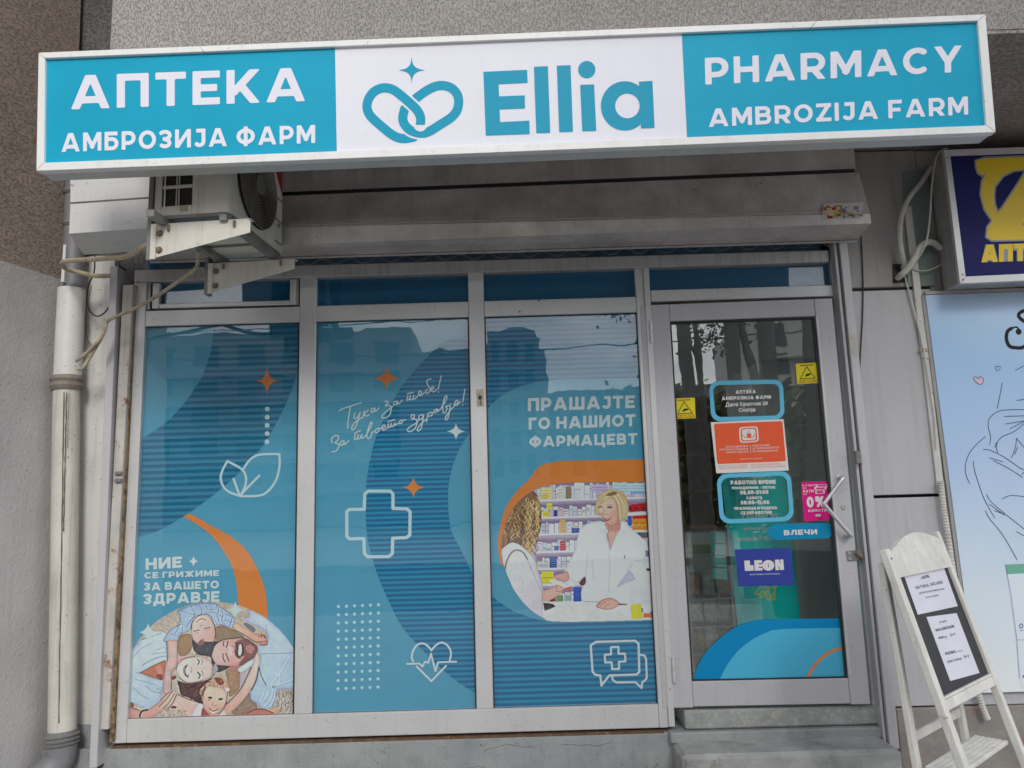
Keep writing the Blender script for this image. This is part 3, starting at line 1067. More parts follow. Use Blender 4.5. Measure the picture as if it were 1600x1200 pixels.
t = thing('shutter_housing', (-1.9, -0.4, 2.9), 'short white metal shutter box at the left behind the air conditioner', 'shutter box')
Yh = -0.48
a = [W(110, 230, Yh), W(110, 316, Yh), W(110, 319, Yh + 0.004), W(108, 365, Yh), W(130, 397, Yh + 0.14), W(130, 300, Yh + 0.16)]
xe = W(243, 330, Yh).x
tilt = 0.0
mb = MB()
zz = [p.z for p in a]; yy_ = [p.y for p in a]
xl0 = [p.x for p in a]
A_ = [Vector((xl0[i], yy_[i], zz[i])) for i in range(6)]
B_ = [Vector((xe, yy_[i], zz[i] + 0.016)) for i in range(6)]
for (i0, i1, nm, m_) in ((0, 1, 'upper_face', 'box_white'), (1, 2, 'fold', 'galv'), (2, 3, 'lower_face', 'box_white'), (3, 4, 'underside', 'box_white')):
    mb = MB()
    bk = Vector((0, 0.01, 0))
    mb.hexa([A_[i1], B_[i1], B_[i1] + bk, A_[i1] + bk, A_[i0], B_[i0], B_[i0] + bk, A_[i0] + bk])
    mb.build(nm, M[m_], t)
MB().prism([p + Vector((0.001, 0.003, 0)) for p in A_], (0.004, 0, 0)).build('end_cap', M['box_white'], t)
MB().prism([p + Vector((-0.001, 0.003, 0)) for p in B_], (-0.004, 0, 0)).build('end_cap', M['box_white'], t)


def guide(label, top, bot, slot_left, bottomY):
    t = thing('shutter_guide_rail', W(*bot[0], -0.1), label, 'guide rail', 'guide rails of the roller shutter')
    (ta, tb), (ba, bb) = top, bot
    q = [W(*ba, -0.10), W(*bb, -0.10), W(*tb, -0.10), W(*ta, -0.10)]
    MB().slab(q, 0.095, 0.002).build('channel', M['door_alu'], t)
    s = -5 if slot_left else 5
    u = (ta, ba) if slot_left else (tb, bb)
    q = [W(u[1][0] + min(s, 0) , u[1][1], -0.06), W(u[1][0] + max(s, 0), u[1][1], -0.06), W(u[0][0] + max(s, 0), u[0][1], -0.06), W(u[0][0] + min(s, 0), u[0][1], -0.06)]
    MB().slab(q, 0.05).build('brush_slot', M['gasket'], t)
    s2 = -9 if slot_left else 9
    q = [W(u[1][0] + (s2 if slot_left else s), u[1][1], -0.085), W(u[1][0] + (s if slot_left else s2), u[1][1], -0.085), W(u[0][0] + (s if slot_left else s2), u[0][1], -0.085), W(u[0][0] + (s2 if slot_left else s), u[0][1], -0.085)]
    if slot_left: MB().slab(q, 0.06).build('lip', M['door_alu'], t)
    return t


guide('left shutter guide rail, a tall grey channel beside the drainpipe', ((172, 416), (184, 416)), ((139, 1200), (151, 1200)), False, 0)
g = guide('right shutter guide rail, a tall grey channel between door and cladding', ((1311, 374), (1323.5, 374)), ((1391, 1170), (1406, 1170)), True, 0)
MB().slab([W(1329, 556, -0.1012), W(1341, 556, -0.1012), W(1338, 524, -0.1012), W(1326.5, 524, -0.1012)], 0.0008).build('rusty_patch', M['rust_strip'], g)
p = W(1338, 715, -0.1)
MB().box(p.x - 0.012, p.x + 0.014, -0.125, -0.101, p.z - 0.03, p.z + 0.03, 0.004).build('latch', M['galv'], g)
# wavy wire above the header
pts = []
for i in range(0, 341):
    px = 300 + i * 2.94
    ph = i * 2.94 / 43 * 2 * math.pi
    py = 407.5 - (px - 548) * 0.0345 + 4.2 * math.sin(ph)
    pts.append(W(px, py, -0.055))
o = MB().tube(pts, 0.0022, 5).build('zigzag_wire', M['galv'])
tag(o, 'thin wavy wire running in the gap below the shutter box', 'wire')

# ------------------------------------------------------------------ printed film graphics
def q4(s, ox, oy):
    return lambda *p: [(ox + a / s, oy + b / s) for a, b in p]


c1 = q4(3.4286, 190, 480)
c2 = q4(3.3323, 180, 820)
c3 = q4(3.4276, 480, 480)
c4 = q4(3.3345, 480, 820)
c5 = q4(3.43, 740, 480)
c6 = q4(2.7273, 740, 740)
F1, F2, F3 = FILMS
LY = lambda k: -0.0008 * k
PB1 = (196, 500, 470, 1130)

def clip_pane(i):
    a, b = PANES[i]
    ys = (zg0 - 0.008, zg1 + 0.008)
    def px(x, z):
        v = Vector((x, 0, z)) - CAMP
        return (800 + CAM_F * v.dot(RT) / v.dot(FW), 600 - CAM_F * v.dot(UP) / v.dot(FW))
    return f_poly([px(a - 0.008, ys[0]), px(b + 0.008, ys[0]), px(b + 0.008, ys[1]), px(a - 0.008, ys[1])])


def lettering(parent, m, lines_, Y, t=0.2, proj=None, gap=0.16, name='lettering', space=0.34):
    pj = proj or (lambda a, b: W(a, b, Y))
    for s, bl, br, tr, tl in lines_:
        mb = MB()
        text_quad(mb, s, bl, br, tr, tl, pj, t, gap, space)
        mb.build(name, m, parent)


# pane 1
K1 = clip_pane(0)
inner = c1((493, 60), (493, 105), (480, 220), (440, 350), (375, 460), (300, 555), (215, 635), (105, 705), (40, 735))
outer = c1((1010, 60), (945, 330), (900, 470), (840, 600), (765, 730), (690, 820), (600, 915), (500, 1000), (400, 1075), (300, 1140), (190, 1200)) + c2((110, 65), (50, 85))
band = [tuple(p) for p in crv(inner, 5)][::-1] + [tuple(p) for p in crv(outer, 5)]
pprint('stripe_band', M['stripes'][0], F1, LY(1), f_and(f_poly(band), K1), PB1, 1.2)
arc_o = c1((330, 1122), (365, 1108)) + c2((440, -30), (500, 5), (600, 60), (680, 130), (740, 230), (780, 340), (795, 480), (795, 520))
arc_i = c1((330, 1122)) + c2((430, 0), (500, 55), (560, 130), (605, 210), (630, 300), (640, 400), (640, 520))
arcp = [tuple(p) for p in crv(arc_o, 5)] + [tuple(p) for p in crv(arc_i, 5)][::-1]
pprint('orange_arc', M['film_orange'], F1, LY(2), f_poly(arcp), (280, 795, 425, 985), 0.8)
lettering(F1, M['film_white'], [
    ('НИЕ', (227.4, 890.5), (284.4, 886.6), (284.4, 869.5), (227.4, 872.5)),
    ('СЕ ГРИЖИМЕ', (225.6, 904), (342.4, 900), (342.4, 890.6), (225.6, 894.2)),
    ('ЗА ВАШЕТО', (225, 923), (342, 919.3), (342, 907), (225, 910.3)),
    ('ЗДРАВЈЕ', (224, 944.5), (343, 940.3), (343, 923.5), (224, 928))], LY(3), t=0.24, gap=0.13)
pprint('star_mark', M['film_white'], F1, LY(4), f_any(f_star(302.4, 877, 9, 10), f_star(367.6, 953, 16, 16), f_star(231.6, 988, 17, 17)), (212, 862, 390, 1010), 0.6)
pprint('star_mark', M['film_orange'], F1, LY(3), f_star(417.4, 595, 20, 25, 0.5), (392, 565, 442, 625), 0.6)
pprint('dot_row', M['film_pale'], F1, LY(3), f_any(*[f_disc(417.6 - 0.1 * i, 639 + 12.8 * i, 3.7) for i in range(5)]), (410, 630, 425, 700), 0.6)
leaf_b = c1((845, 787), (740, 790), (690, 815), (655, 862)) 
lf = [f_line([tuple(p) for p in crv(leaf_b, 4)], 3.6),
      f_line(c1((845, 787), (846, 850), (828, 925), (785, 985), (735, 1010), (640, 1013)), 3.6, 4),
      f_line(c1((738, 902), (640, 1003)), 3.6), f_line(c1((600, 920), (630, 1003)), 3.6),
      f_line(c1((567, 825), (540, 875), (531, 920), (548, 965), (582, 993), (640, 1013)), 3.6, 4),
      f_line(c1((567, 825), (640, 865), (665, 905), (663, 955), (640, 1005)), 3.6, 4)]
pprint('leaf_emblem', M['film_pale'], F1, LY(3), f_any(*lf), (338, 700, 445, 785), 0.6)

# pane 2
K2 = clip_pane(1)
PB2 = (482, 490, 750, 1118)
ro = c3((1000, 150), (865, 155), (735, 185), (650, 260), (570, 345), (490, 450), (420, 580), (370, 690), (340, 800), (318, 930), (313, 1050), (314, 1120)) + \
    c4((312, 55), (330, 140), (370, 270), (430, 410), (500, 540), (600, 650), (700, 750), (800, 830), (878, 875), (980, 915))
ri = c3((960, 580), (875, 670), (820, 750), (780, 850), (757, 960), (755, 1060), (765, 1170)) + c4((760, 55), (790, 110), (830, 190), (865, 260), (960, 390))
bandp = [tuple(p) for p in crv(ro, 5)] + [tuple(p) for p in crv(ri, 5)][::-1]
pprint('stripe_band', M['stripes'][1], F2, LY(1), f_and(f_poly(bandp), K2), PB2, 1.2)
cr = [(575, 767.4), (610, 767.4), (614, 772), (614, 794.5), (636, 795), (640.8, 799.5), (640.3, 836), (635, 840), (613.5, 841), (613, 865), (607.5, 869.5), (574.5, 870), (569.4, 865), (568.5, 841.5), (546, 842), (542, 838), (541.7, 800), (546, 796), (569, 795.7), (570, 772)]
pprint('cross_emblem', M['film_pale'], F2, LY(2), f_line(cr, 5.0, 1, True), (535, 760, 648, 878), 0.7)
pprint('dot_grid', M['film_pale'], F2, LY(2), f_any(*[f_disc(528.9 + 12.5 * i - 0.25 * j * 0.3, 947.7 + 12.85 * j - 0.55 * i, 2.5) for i in range(6) for j in range(11)]), (522, 940, 600, 1086), 0.7)
ht = [f_line(c4((552, 712), (545, 690), (552, 655), (575, 625), (605, 618), (632, 635), (647, 655)), 2.9, 4), f_line(c4((647, 655), (668, 630), (700, 613), (732, 630), (749, 665), (743, 705)), 2.9, 4),
      f_line(c4((520, 725), (585, 723), (600, 738), (615, 712), (630, 720), (645, 672), (668, 762), (682, 716), (777, 713)), 2.7), f_line(c4((570, 738), (647, 815), (723, 735)), 2.9)]
pprint('heart_emblem', M['film_white'], F2, LY(2), f_any(*ht), (632, 998, 718, 1070), 0.6)
pprint('star_mark', M['film_orange'], F2, LY(2), f_any(f_star(604, 591, 26, 22, 0.5), f_star(646, 761.5, 22, 20, 0.5)), (575, 565, 672, 786), 0.8)
pprint('star_mark', M['film_white'], F2, LY(2), f_star(712.5, 674, 18, 16, 0.5), (692, 655, 732, 692), 0.6)
cs = q4(6.957, 510, 570)
script = [
    [(140, 500), (180, 475), (260, 450), (380, 412)], [(262, 450), (245, 550), (235, 620), (232, 690)],
    [(310, 525), (300, 570), (315, 585), (345, 560), (368, 515)], [(368, 515), (350, 580), (330, 650), (300, 700), (275, 700), (285, 660), (330, 610), (395, 570)],
    [(412, 500), (395, 578)], [(458, 490), (412, 535), (432, 557), (465, 543)],
    [(525, 470), (495, 480), (485, 510), (505, 515), (530, 478), (525, 505), (545, 500), (570, 468)],
    [(635, 400), (665, 395), (665, 420), (640, 445), (682, 440), (705, 470), (690, 540), (650, 575), (605, 575), (612, 545), (660, 500), (722, 452)],
    [(770, 395), (735, 405), (728, 430), (750, 435), (777, 403), (772, 425), (792, 420), (825, 383)],
    [(885, 340), (875, 375), (885, 385), (905, 365), (915, 335), (905, 372), (925, 380), (945, 360), (952, 330), (945, 362), (965, 370), (1000, 328)], [(880, 315), (947, 298)],
    [(1000, 328), (1030, 310), (1025, 286), (1005, 295), (1000, 325), (1027, 334), (1065, 300)],
    [(1100, 265), (1080, 285), (1085, 310), (1110, 305), (1130, 270), (1115, 240), (1095, 200), (1095, 165), (1138, 155)],
    [(1140, 272), (1167, 255), (1160, 235), (1145, 245), (1140, 277), (1165, 295), (1202, 263)],
    [(1248, 120), (1235, 180), (1217, 262)], [(1217, 294), (1219, 297)],
    [(65, 850), (55, 810), (80, 775), (125, 770), (130, 810), (95, 848), (130, 860), (135, 890), (105, 935), (62, 945)],
    [(190, 825), (160, 835), (148, 865), (170, 875), (197, 838), (190, 865), (212, 858), (242, 823)],
    [(315, 755), (305, 800), (315, 815), (335, 795), (348, 760), (340, 798), (360, 805), (387, 755), (380, 793), (402, 798)], [(305, 745), (372, 713)],
    [(402, 798), (450, 735), (495, 645), (487, 622), (465, 660), (440, 760), (450, 800), (470, 795), (495, 755), (490, 735), (530, 723)],
    [(562, 690), (535, 705), (530, 735), (555, 735), (577, 705), (565, 690), (602, 690)],
    [(602, 695), (635, 675), (630, 655), (610, 665), (603, 695), (625, 710), (662, 680)],
    [(675, 640), (668, 680), (690, 675), (707, 635), (700, 668), (725, 668), (747, 630), (740, 658), (777, 638)], [(670, 620), (742, 596)],
    [(817, 600), (790, 620), (795, 640), (820, 630), (832, 605), (862, 598)],
    [(920, 570), (925, 545), (955, 545), (950, 575), (925, 590), (965, 590), (985, 610), (970, 680), (920, 725), (880, 715), (900, 680), (980, 630), (1002, 598)],
    [(1045, 540), (1010, 555), (1005, 590), (1035, 590), (1057, 545), (1045, 620), (1030, 690), (1000, 720), (988, 700), (1030, 640), (1092, 588)],
    [(1102, 530), (1090, 622)], [(1095, 560), (1120, 520), (1150, 520), (1145, 550), (1113, 560)],
    [(1207, 480), (1175, 495), (1165, 515), (1190, 515), (1212, 483), (1205, 505), (1225, 500)],
    [(1225, 500), (1280, 420), (1310, 355), (1300, 335), (1280, 370), (1265, 460), (1270, 520), (1295, 515), (1312, 470), (1295, 455), (1342, 440)],
    [(1347, 445), (1335, 520), (1315, 590), (1293, 595), (1300, 560), (1350, 490), (1392, 448)], [(1350, 422), (1353, 425)],
    [(1390, 437), (1430, 410), (1425, 385), (1400, 400), (1392, 435), (1420, 440), (1457, 398)],
    [(1505, 265), (1495, 330), (1482, 403)], [(1480, 434), (1482, 437)]]
v_, f_ = MB(), None
for ln in script:
    pl = cs(*ln)
    xs_, ys_ = [p[0] for p in pl], [p[1] for p in pl]
    v, fcs = shape_mesh(f_line(pl, 1.75, 4 if len(pl) > 2 else 1), min(xs_) - 2.5, min(ys_) - 2.5, max(xs_) + 2.5, max(ys_) + 2.5, 0.5, lambda a, b: W(a, b, LY(3)))
    v_.add(v, fcs)
v_.build('handwritten_lettering', M['film_white'], F2)

# pane 3
K3 = clip_pane(2)
PB3 = (752, 482, 1036, 1112)
pprint('stripe_band', M['stripes'][2], F3, LY(1), K3, PB3, 1.2)
li_t = c5((20, 600), (75, 545), (130, 490), (200, 445), (300, 410), (420, 390), (560, 385), (890, 380), (1000, 378))
li_b = c6((20, 480), (80, 525), (150, 575), (220, 605), (290, 625), (400, 633), (768, 625), (830, 624))
reg = [tuple(p) for p in crv(li_t, 5)] + [tuple(p) for p in crv(li_b, 5)][::-1]
pprint('blue_field', M['film'], F3, LY(2), f_and(f_poly(reg), K3), PB3, 1.2)
or_o = c6((118, 395), (103, 310), (110, 240), (135, 150), (180, 80), (240, 20)) + c5((350, 855), (430, 830), (500, 823), (912, 815), (1000, 813))
ph_i = c6((127, 390), (118, 330), (122, 270), (145, 190), (185, 125), (240, 80), (300, 55), (370, 43), (450, 38), (730, 35), (800, 35))
org = [tuple(p) for p in crv(or_o, 5)] + [tuple(p) for p in crv(ph_i, 5)][::-1]
pprint('orange_arc', M['film_orange'], F3, LY(3), f_and(f_poly(org), K3), (770, 710, 1030, 900), 0.9)
lettering(F3, M['film_white'], [
    ('ПРАШАЈТЕ', (824.8, 642.7), (992, 637.4), (992, 617.6), (824.8, 622)),
    ('ГО НАШИОТ', (826, 671.5), (993, 665.7), (993, 647), (826, 652.6)),
    ('ФАРМАЦЕВТ', (827, 698.7), (995.7, 694), (995.7, 676.6), (827, 682))], LY(4), t=0.235, gap=0.14)
bub = [f_line(c6((522, 717), (688, 712), (703, 725), (706, 845), (695, 856), (578, 860), (545, 903), (540, 860), (520, 858), (507, 845), (499, 732)), 3.4, 1, True),
       f_line(c6((710, 772), (728, 775), (735, 790), (738, 870), (727, 885), (719, 888), (716, 914), (690, 889), (608, 890), (592, 878), (590, 862)), 3.2),
       f_line(c6((585, 740), (617, 738), (618, 768), (645, 767), (647, 800), (619, 802), (620, 832), (590, 833), (588, 804), (561, 805), (559, 772), (586, 770)), 3.2, 1, True)]
pprint('speech_bubble_emblem', M['film_white'], F3, LY(4), f_any(*bub), (918, 996, 1016, 1080), 0.6)

# ------------------------------------------------------------------ the two printed photographs (ink mixed per point)
class Paint:
    def __init__(s, x0, y0, x1, y1, res):
        s.x = np.linspace(x0, x1, int((x1 - x0) * res) + 1)
        s.y = np.linspace(y0, y1, int((y1 - y0) * res) + 1)
        s.X, s.Y = np.meshgrid(s.x, s.y)
        s.a = np.zeros(s.X.shape + (3,))
        s.res = res

    def _put(s, m, col, sl):
        c = np.asarray(col, float)
        s.a[sl] = s.a[sl] * (1 - m[..., None]) + c * m[..., None]

    def _win(s, xs, ys, pad):
        i0, i1 = np.searchsorted(s.x, (min(xs) - pad, max(xs) + pad))
        j0, j1 = np.searchsorted(s.y, (min(ys) - pad, max(ys) + pad))
        return (slice(max(j0 - 1, 0), j1 + 1), slice(max(i0 - 1, 0), i1 + 1))

    def poly(s, pts, col, soft=0.5, sub=3, al=1.0, line=None, lw=0.6):
        p = [tuple(q) for q in (crv(pts, sub, True) if sub > 1 else pts)]
        sl = s._win([q[0] for q in p], [q[1] for q in p], soft + 1)
        if s.X[sl].size == 0: return
        d = d_poly(s.X[sl], s.Y[sl], p)
        if d.min() < -3.0 and al == 1.0 and sub > 1:
            rim = (1 - 0.12 * np.exp(np.minimum(d, 0) / 2.0))[..., None]
            m = np.clip(0.5 - d / (2 * soft), 0, 1)[..., None]
            s.a[sl] = s.a[sl] * (1 - m) + np.asarray(col, float) * rim * m
        else:
            s._put(np.clip(0.5 - d / (2 * soft), 0, 1) * al, col, sl)
        if line is not None:
            s._put(np.clip(1.2 - np.abs(d) / lw, 0, 1) * 0.8, line, sl)

    def grad(s, pts, ca, cb, p0, p1, soft=0.5, sub=3):
        p = [tuple(q) for q in (crv(pts, sub, True) if sub > 1 else pts)]
        sl = s._win([q[0] for q in p], [q[1] for q in p], soft + 1)
        if s.X[sl].size == 0: return
        d = d_poly(s.X[sl], s.Y[sl], p)
        rim = 1 - 0.20 * np.exp(np.minimum(d, 0) / 2.2)
        t = np.clip(((s.X[sl] - p0[0]) * (p1[0] - p0[0]) + (s.Y[sl] - p0[1]) * (p1[1] - p0[1])) / ((p1[0] - p0[0]) ** 2 + (p1[1] - p0[1]) ** 2), 0, 1)[..., None]
        col = np.asarray(ca, float) * (1 - t) + np.asarray(cb, float) * t
        m = np.clip(0.5 - d / (2 * soft), 0, 1)[..., None]
        s.a[sl] = s.a[sl] * (1 - m) + col * rim[..., None] * m

    def line(s, pts, wd, col, soft=0.4, sub=4, al=1.0):
        p = [tuple(q) for q in (crv(pts, sub) if sub > 1 and len(pts) > 2 else pts)]
        sl = s._win([q[0] for q in p], [q[1] for q in p], wd + soft + 1)
        if s.X[sl].size == 0: return
        d = np.minimum.reduce([d_seg(s.X[sl], s.Y[sl], p[i], p[i + 1]) for i in range(len(p) - 1)]) - wd / 2
        s._put(np.clip(0.5 - d / (2 * soft), 0, 1) * al, col, sl)

    def ell(s, cx, cy, rx, ry, col, soft=0.5, al=1.0, ang=0.0):
        n = 20
        ca, sa = math.cos(ang), math.sin(ang)
        pts = [(cx + rx * math.cos(2 * math.pi * i / n) * ca - ry * math.sin(2 * math.pi * i / n) * sa, cy + rx * math.cos(2 * math.pi * i / n) * sa + ry * math.sin(2 * math.pi * i / n) * ca) for i in range(n)]
        s.poly(pts, col, soft, 1, al)

    def noise(s, amp, seed=0, blur=1):
        r = np.random.default_rng(seed)
        n = r.normal(0, 1, s.X.shape)
        for _ in range(blur):
            n = (n + np.roll(n, 1, 0) + np.roll(n, 1, 1) + np.roll(n, -1, 0) + np.roll(n, -1, 1)) / 5
        n /= n.std()
        s.a = np.clip(s.a + (n * amp)[..., None], 0, 255)

    def finish(s, con=1.18, amt=1.1, mot=0.05):
        def blur(a, n):
            for _ in range(n):
                a = (a + np.roll(a, 1, 0) + np.roll(a, -1, 0)) / 3
                a = (a + np.roll(a, 1, 1) + np.roll(a, -1, 1)) / 3
            return a
        r = np.random.default_rng(5)
        n = blur(r.normal(0, 1, s.X.shape), 6); n /= n.std()
        n2 = blur(r.normal(0, 1, s.X.shape), 40); n2 /= n2.std()
        s.a *= (1 + mot * 0.6 * n + mot * n2)[..., None]
        s.a = s.a + amt * (s.a - blur(s.a, 4)) + 0.35 * (s.a - blur(s.a, 30))
        s.a = np.clip((s.a - 150) * con + 155, 4, 246)

    def mesh(s, name, parent, Y, f, k=1.0):
        inside = f(s.X, s.Y) < 0
        ny, nx = inside.shape
        keep = inside[:-1, :-1] & inside[1:, :-1] & inside[:-1, 1:] & inside[1:, 1:]
        jj, ii = np.nonzero(keep)
        q = np.stack([jj * nx + ii, jj * nx + ii + 1, (jj + 1) * nx + ii + 1, (jj + 1) * nx + ii], 1)
        used = np.unique(q)
        rm = np.zeros(ny * nx, int); rm[used] = np.arange(len(used))
        q = rm[q]
        px, py = s.X.ravel()[used], s.Y.ravel()[used]
        D = np.array(FW)[None] * CAM_F + np.array(RT)[None] * (px - 800)[:, None] - np.array(UP)[None] * (py - 600)[:, None]
        co = np.array(CAMP)[None] + D * ((Y + CAM_D) / D[:, 1])[:, None] - np.array(rootloc(parent))[None]
        me = bpy.data.meshes.new(name)
        me.vertices.add(len(co)); me.vertices.foreach_set('co', co.astype(np.float32).ravel())
        me.loops.add(q.size); me.loops.foreach_set('vertex_index', q.astype(np.int32).ravel())
        me.polygons.add(len(q)); me.polygons.foreach_set('loop_start', np.arange(0, q.size, 4, dtype=np.int32))
        me.update(calc_edges=True)
        at = me.color_attributes.new('ink', 'FLOAT_COLOR', 'POINT')
        cc = np.minimum(lin(s.a.reshape(-1, 3)[used]) * KF * k, 0.88)
        at.data.foreach_set('color', np.concatenate([cc, np.ones((len(cc), 1))], 1).astype(np.float32).ravel())
        m = ink('printed_photo_ink', (0.5, 0.5, 0.5), 0.5)
        n = m.node_tree.nodes
        a = n.new('ShaderNodeVertexColor'); a.layer_name = 'ink'
        m.node_tree.links.new(a.outputs[0], n['Principled BSDF'].inputs['Base Color'])
        me.materials.append(m)
        o = bpy.data.objects.new(name, me)
        COL.objects.link(o)
        o.parent = parent
        return o


def off(ox, oy, s):
    return lambda *p: [(ox + a / s, oy + b / s) for a, b in p]


A, B = off(195, 930, 11.43), off(325, 930, 11.43)
C, D_ = off(195, 1025, 11.43), off(325, 1025, 11.43)
LN = (70, 55, 60)
P = Paint(188, 936, 472, 1134, 1.4)
P.a[:] = (172, 160, 142)
P.noise(5, 1, 2)
R = random.Random(11)
for i in range(500):   # rug texture
    x, y = 195 + R.random() * 270, 940 + R.random() * 190
    P.line([(x, y), (x + R.uniform(-3, 3), y + R.uniform(1, 4))], 0.7, (140, 130, 116) if R.random() < 0.5 else (192, 184, 168), 0.5, 1, 0.4)
# father's shirt (right)
P.grad(B((720, 400), (760, 260), (1000, 370), (1150, 480), (1560, 900), (1570, 1250)) + D_((1570, 560), (1250, 600), (1210, 780), (1120, 930), (960, 930), (870, 850), (770, 780), (750, 640), (870, 440), (900, 200), (930, 0)) + B((880, 900), (1050, 870), (1020, 640), (640, 440)),
       (178, 188, 208), (160, 182, 210), (415, 960), (440, 1100), 0.6)
P.line(B((950, 1050), (1250, 1040), (1540, 1030)), 0.8, (120, 130, 155), 0.5, 1)
P.line(B((1040, 530), (1050, 900)), 0.8, (130, 138, 160), 0.5, 1)
for ln in (((1450, 20), (1300, 280), (1150, 480), (1130, 560)), ((1280, 330), (1290, 500)), ((1500, 430), (1300, 500), (1160, 560)), ((1160, 600), (1120, 760), (1000, 900)), ((1190, 620), (1190, 740), (1110, 900)), ((1000, 640), (960, 760), (930, 800)), ((1080, 620), (1040, 740), (960, 820))):
    P.line(D_(*ln), 1.3, (196, 210, 228), 0.9, 4, 0.8)
    P.line([(x + 1.5, y + 1) for x, y in D_(*ln)], 0.7, (120, 140, 170), 0.7, 4, 0.6)
P.line(D_((910, 180), (950, 350), (1040, 520)), 1.3, (60, 70, 85), 0.4)
P.line(D_((1150, 560), (1200, 540)), 1.2, (60, 80, 100), 0.4, 1)
P.poly(B((630, 510), (700, 500), (840, 590), (825, 665), (770, 640), (690, 575)), (118, 120, 124), 0.7)
# rug at the lower right and lower left
for i in range(170):
    x, y = 432 + R.random() * 30, 1078 + R.random() * 38
    P.line([(x, y), (x - R.uniform(0, 2), y + R.uniform(2, 6))], 0.8, (105, 98, 88) if R.random() < 0.5 else (205, 202, 196), 0.35, 1, 0.6)
# mother's shirt (left)
P.grad(A((60, 1040), (140, 960), (300, 790), (430, 660), (600, 600), (810, 660), (740, 820), (760, 1100)) + C((740, 90), (280, 300), (640, 430), (700, 440), (660, 640), (620, 880), (420, 960), (160, 850), (40, 800), (40, 100)), (186, 196, 206), (168, 182, 196), (230, 990), (230, 1110), 0.6, 2)
for ln in (((300, 180), (500, 60), (700, 0)), ((330, 150), (420, 90)), ((200, 420), (400, 470), (560, 520)), ((380, 540), (520, 640), (640, 660)), ((150, 560), (300, 700), (420, 760)), ((560, 600), (650, 560)), ((200, 300), (270, 295))):
    P.line(C(*ln), 1.0, (128, 140, 155), 0.8, 4, 0.8)
for ln in (((150, 1100), (300, 950), (480, 860)), ((480, 1050), (740, 1020)), ((560, 980), (700, 930)), ((480, 740), (650, 680)), ((420, 1190), (560, 1120), (740, 1090))):
    P.line(A(*ln), 1.0, (135, 150, 168), 0.8, 4, 0.8)
P.line(A((310, 790), (380, 770)), 1.2, (110, 110, 115), 0.4, 1)
P.poly(A((500, 640), (560, 560), (640, 490), (700, 580), (820, 640), (780, 700), (640, 640)), (190, 168, 140), 0.7)
P.line(A((620, 480), (680, 580), (820, 650)), 1.6, (150, 160, 160), 0.5)
P.poly(C((275, 300), (470, 190), (640, 110), (720, 80), (745, 150), (700, 300), (690, 420), (640, 428), (470, 370)), (172, 108, 86), 0.5, 1, line=(90, 50, 48))
P.poly(C((540, 200), (640, 150), (690, 250), (660, 400), (600, 380)), (190, 130, 108), 2.0)
P.poly(C((560, 340), (660, 330), (660, 420), (610, 400)), (140, 70, 62), 1.2)
# boy's shirt
P.poly(A((930, 300), (1040, 240), (1150, 195), (1350, 150), (1600, 135)) + B((150, 165), (240, 220), (330, 280), (480, 420), (430, 590), (340, 560), (230, 520), (100, 540), (60, 440), (0, 340)) + A((1400, 340), (1260, 380), (1200, 470), (1150, 640), (1000, 680), (980, 800), (770, 830), (690, 800), (830, 600), (960, 540), (990, 440), (970, 330)), (156, 174, 204), 0.6, 2, line=(90, 100, 125))
for ln in (((1010, 280), (1130, 330), (1280, 360)), ((1190, 210), (1250, 290), (1250, 380)), ((1340, 190), (1380, 260), (1370, 340)), ((1450, 200), (1500, 260), (1600, 260)), ((1520, 160), (1600, 170)), ((990, 440), (1060, 540), (1130, 600)), ((960, 470), (970, 560), (900, 680)), ((1110, 560), (1180, 450), (1250, 380)), ((1030, 580), (1040, 680)), ((830, 700), (960, 740)), ((940, 560), (1000, 520))):
    P.line(A(*ln), 1.1, (92, 102, 132), 0.5, 4, 0.9)
    P.line([(x + 1.2, y + 1) for x, y in A(*ln)], 0.9, (200, 212, 230), 0.6, 4, 0.7)
for ln in (((30, 300), (150, 330), (200, 480)), ((150, 180), (190, 250), (180, 330)), ((240, 260), (270, 350), (250, 440), (330, 540)), ((310, 340), (400, 380), (460, 420)), ((300, 440), (380, 480), (430, 480)), ((430, 420), (380, 560)), ((200, 360), (260, 390)), ((60, 380), (120, 440), (170, 520))):
    P.line(B(*ln), 1.1, (80, 95, 125), 0.5, 4, 0.9)
    P.line([(x + 1.2, y + 1) for x, y in B(*ln)], 0.9, (205, 216, 232), 0.6, 4, 0.6)
# blankets
P.poly(B((120, 600), (250, 540), (400, 600), (520, 650), (650, 740), (560, 760), (400, 770), (170, 840)), (138, 116, 92), 0.8)
P.poly(A((960, 740), (1180, 700), (1220, 880), (1120, 1060), (960, 1060)), (150, 122, 90), 0.8)
P.poly(D_((310, 250), (520, 240), (565, 350), (565, 570), (400, 730), (360, 600), (340, 400)), (156, 124, 96), 0.7)
P.poly(D_((740, 670), (765, 780), (860, 850), (870, 950), (700, 1010), (520, 1060), (430, 1010), (560, 880)), (146, 124, 106), 0.7)
for i in range(60):
    x, y = D_((R.uniform(480, 850), R.uniform(800, 1020)))[0]
    P.line([(x, y), (x + 3, y - 1.5)], 0.6, (110, 88, 72), 0.4, 1, 0.5)
    x, y = D_((R.uniform(350, 550), R.uniform(280, 640)))[0]
    P.line([(x, y), (x + 1.5, y + 1)], 0.7, (186, 150, 118) if R.random() < 0.5 else (120, 90, 70), 0.4, 1, 0.5)
P.line(D_((560, 250), (590, 420), (600, 560)), 1.2, (70, 50, 50), 0.5)
P.poly(D_((570, 290), (640, 260), (760, 150), (720, 320), (610, 520), (570, 540)), (176, 160, 160), 0.6)
P.poly(D_((540, 240), (660, 150), (790, 60), (800, 140), (640, 270), (570, 290)), (188, 202, 212), 0.6)
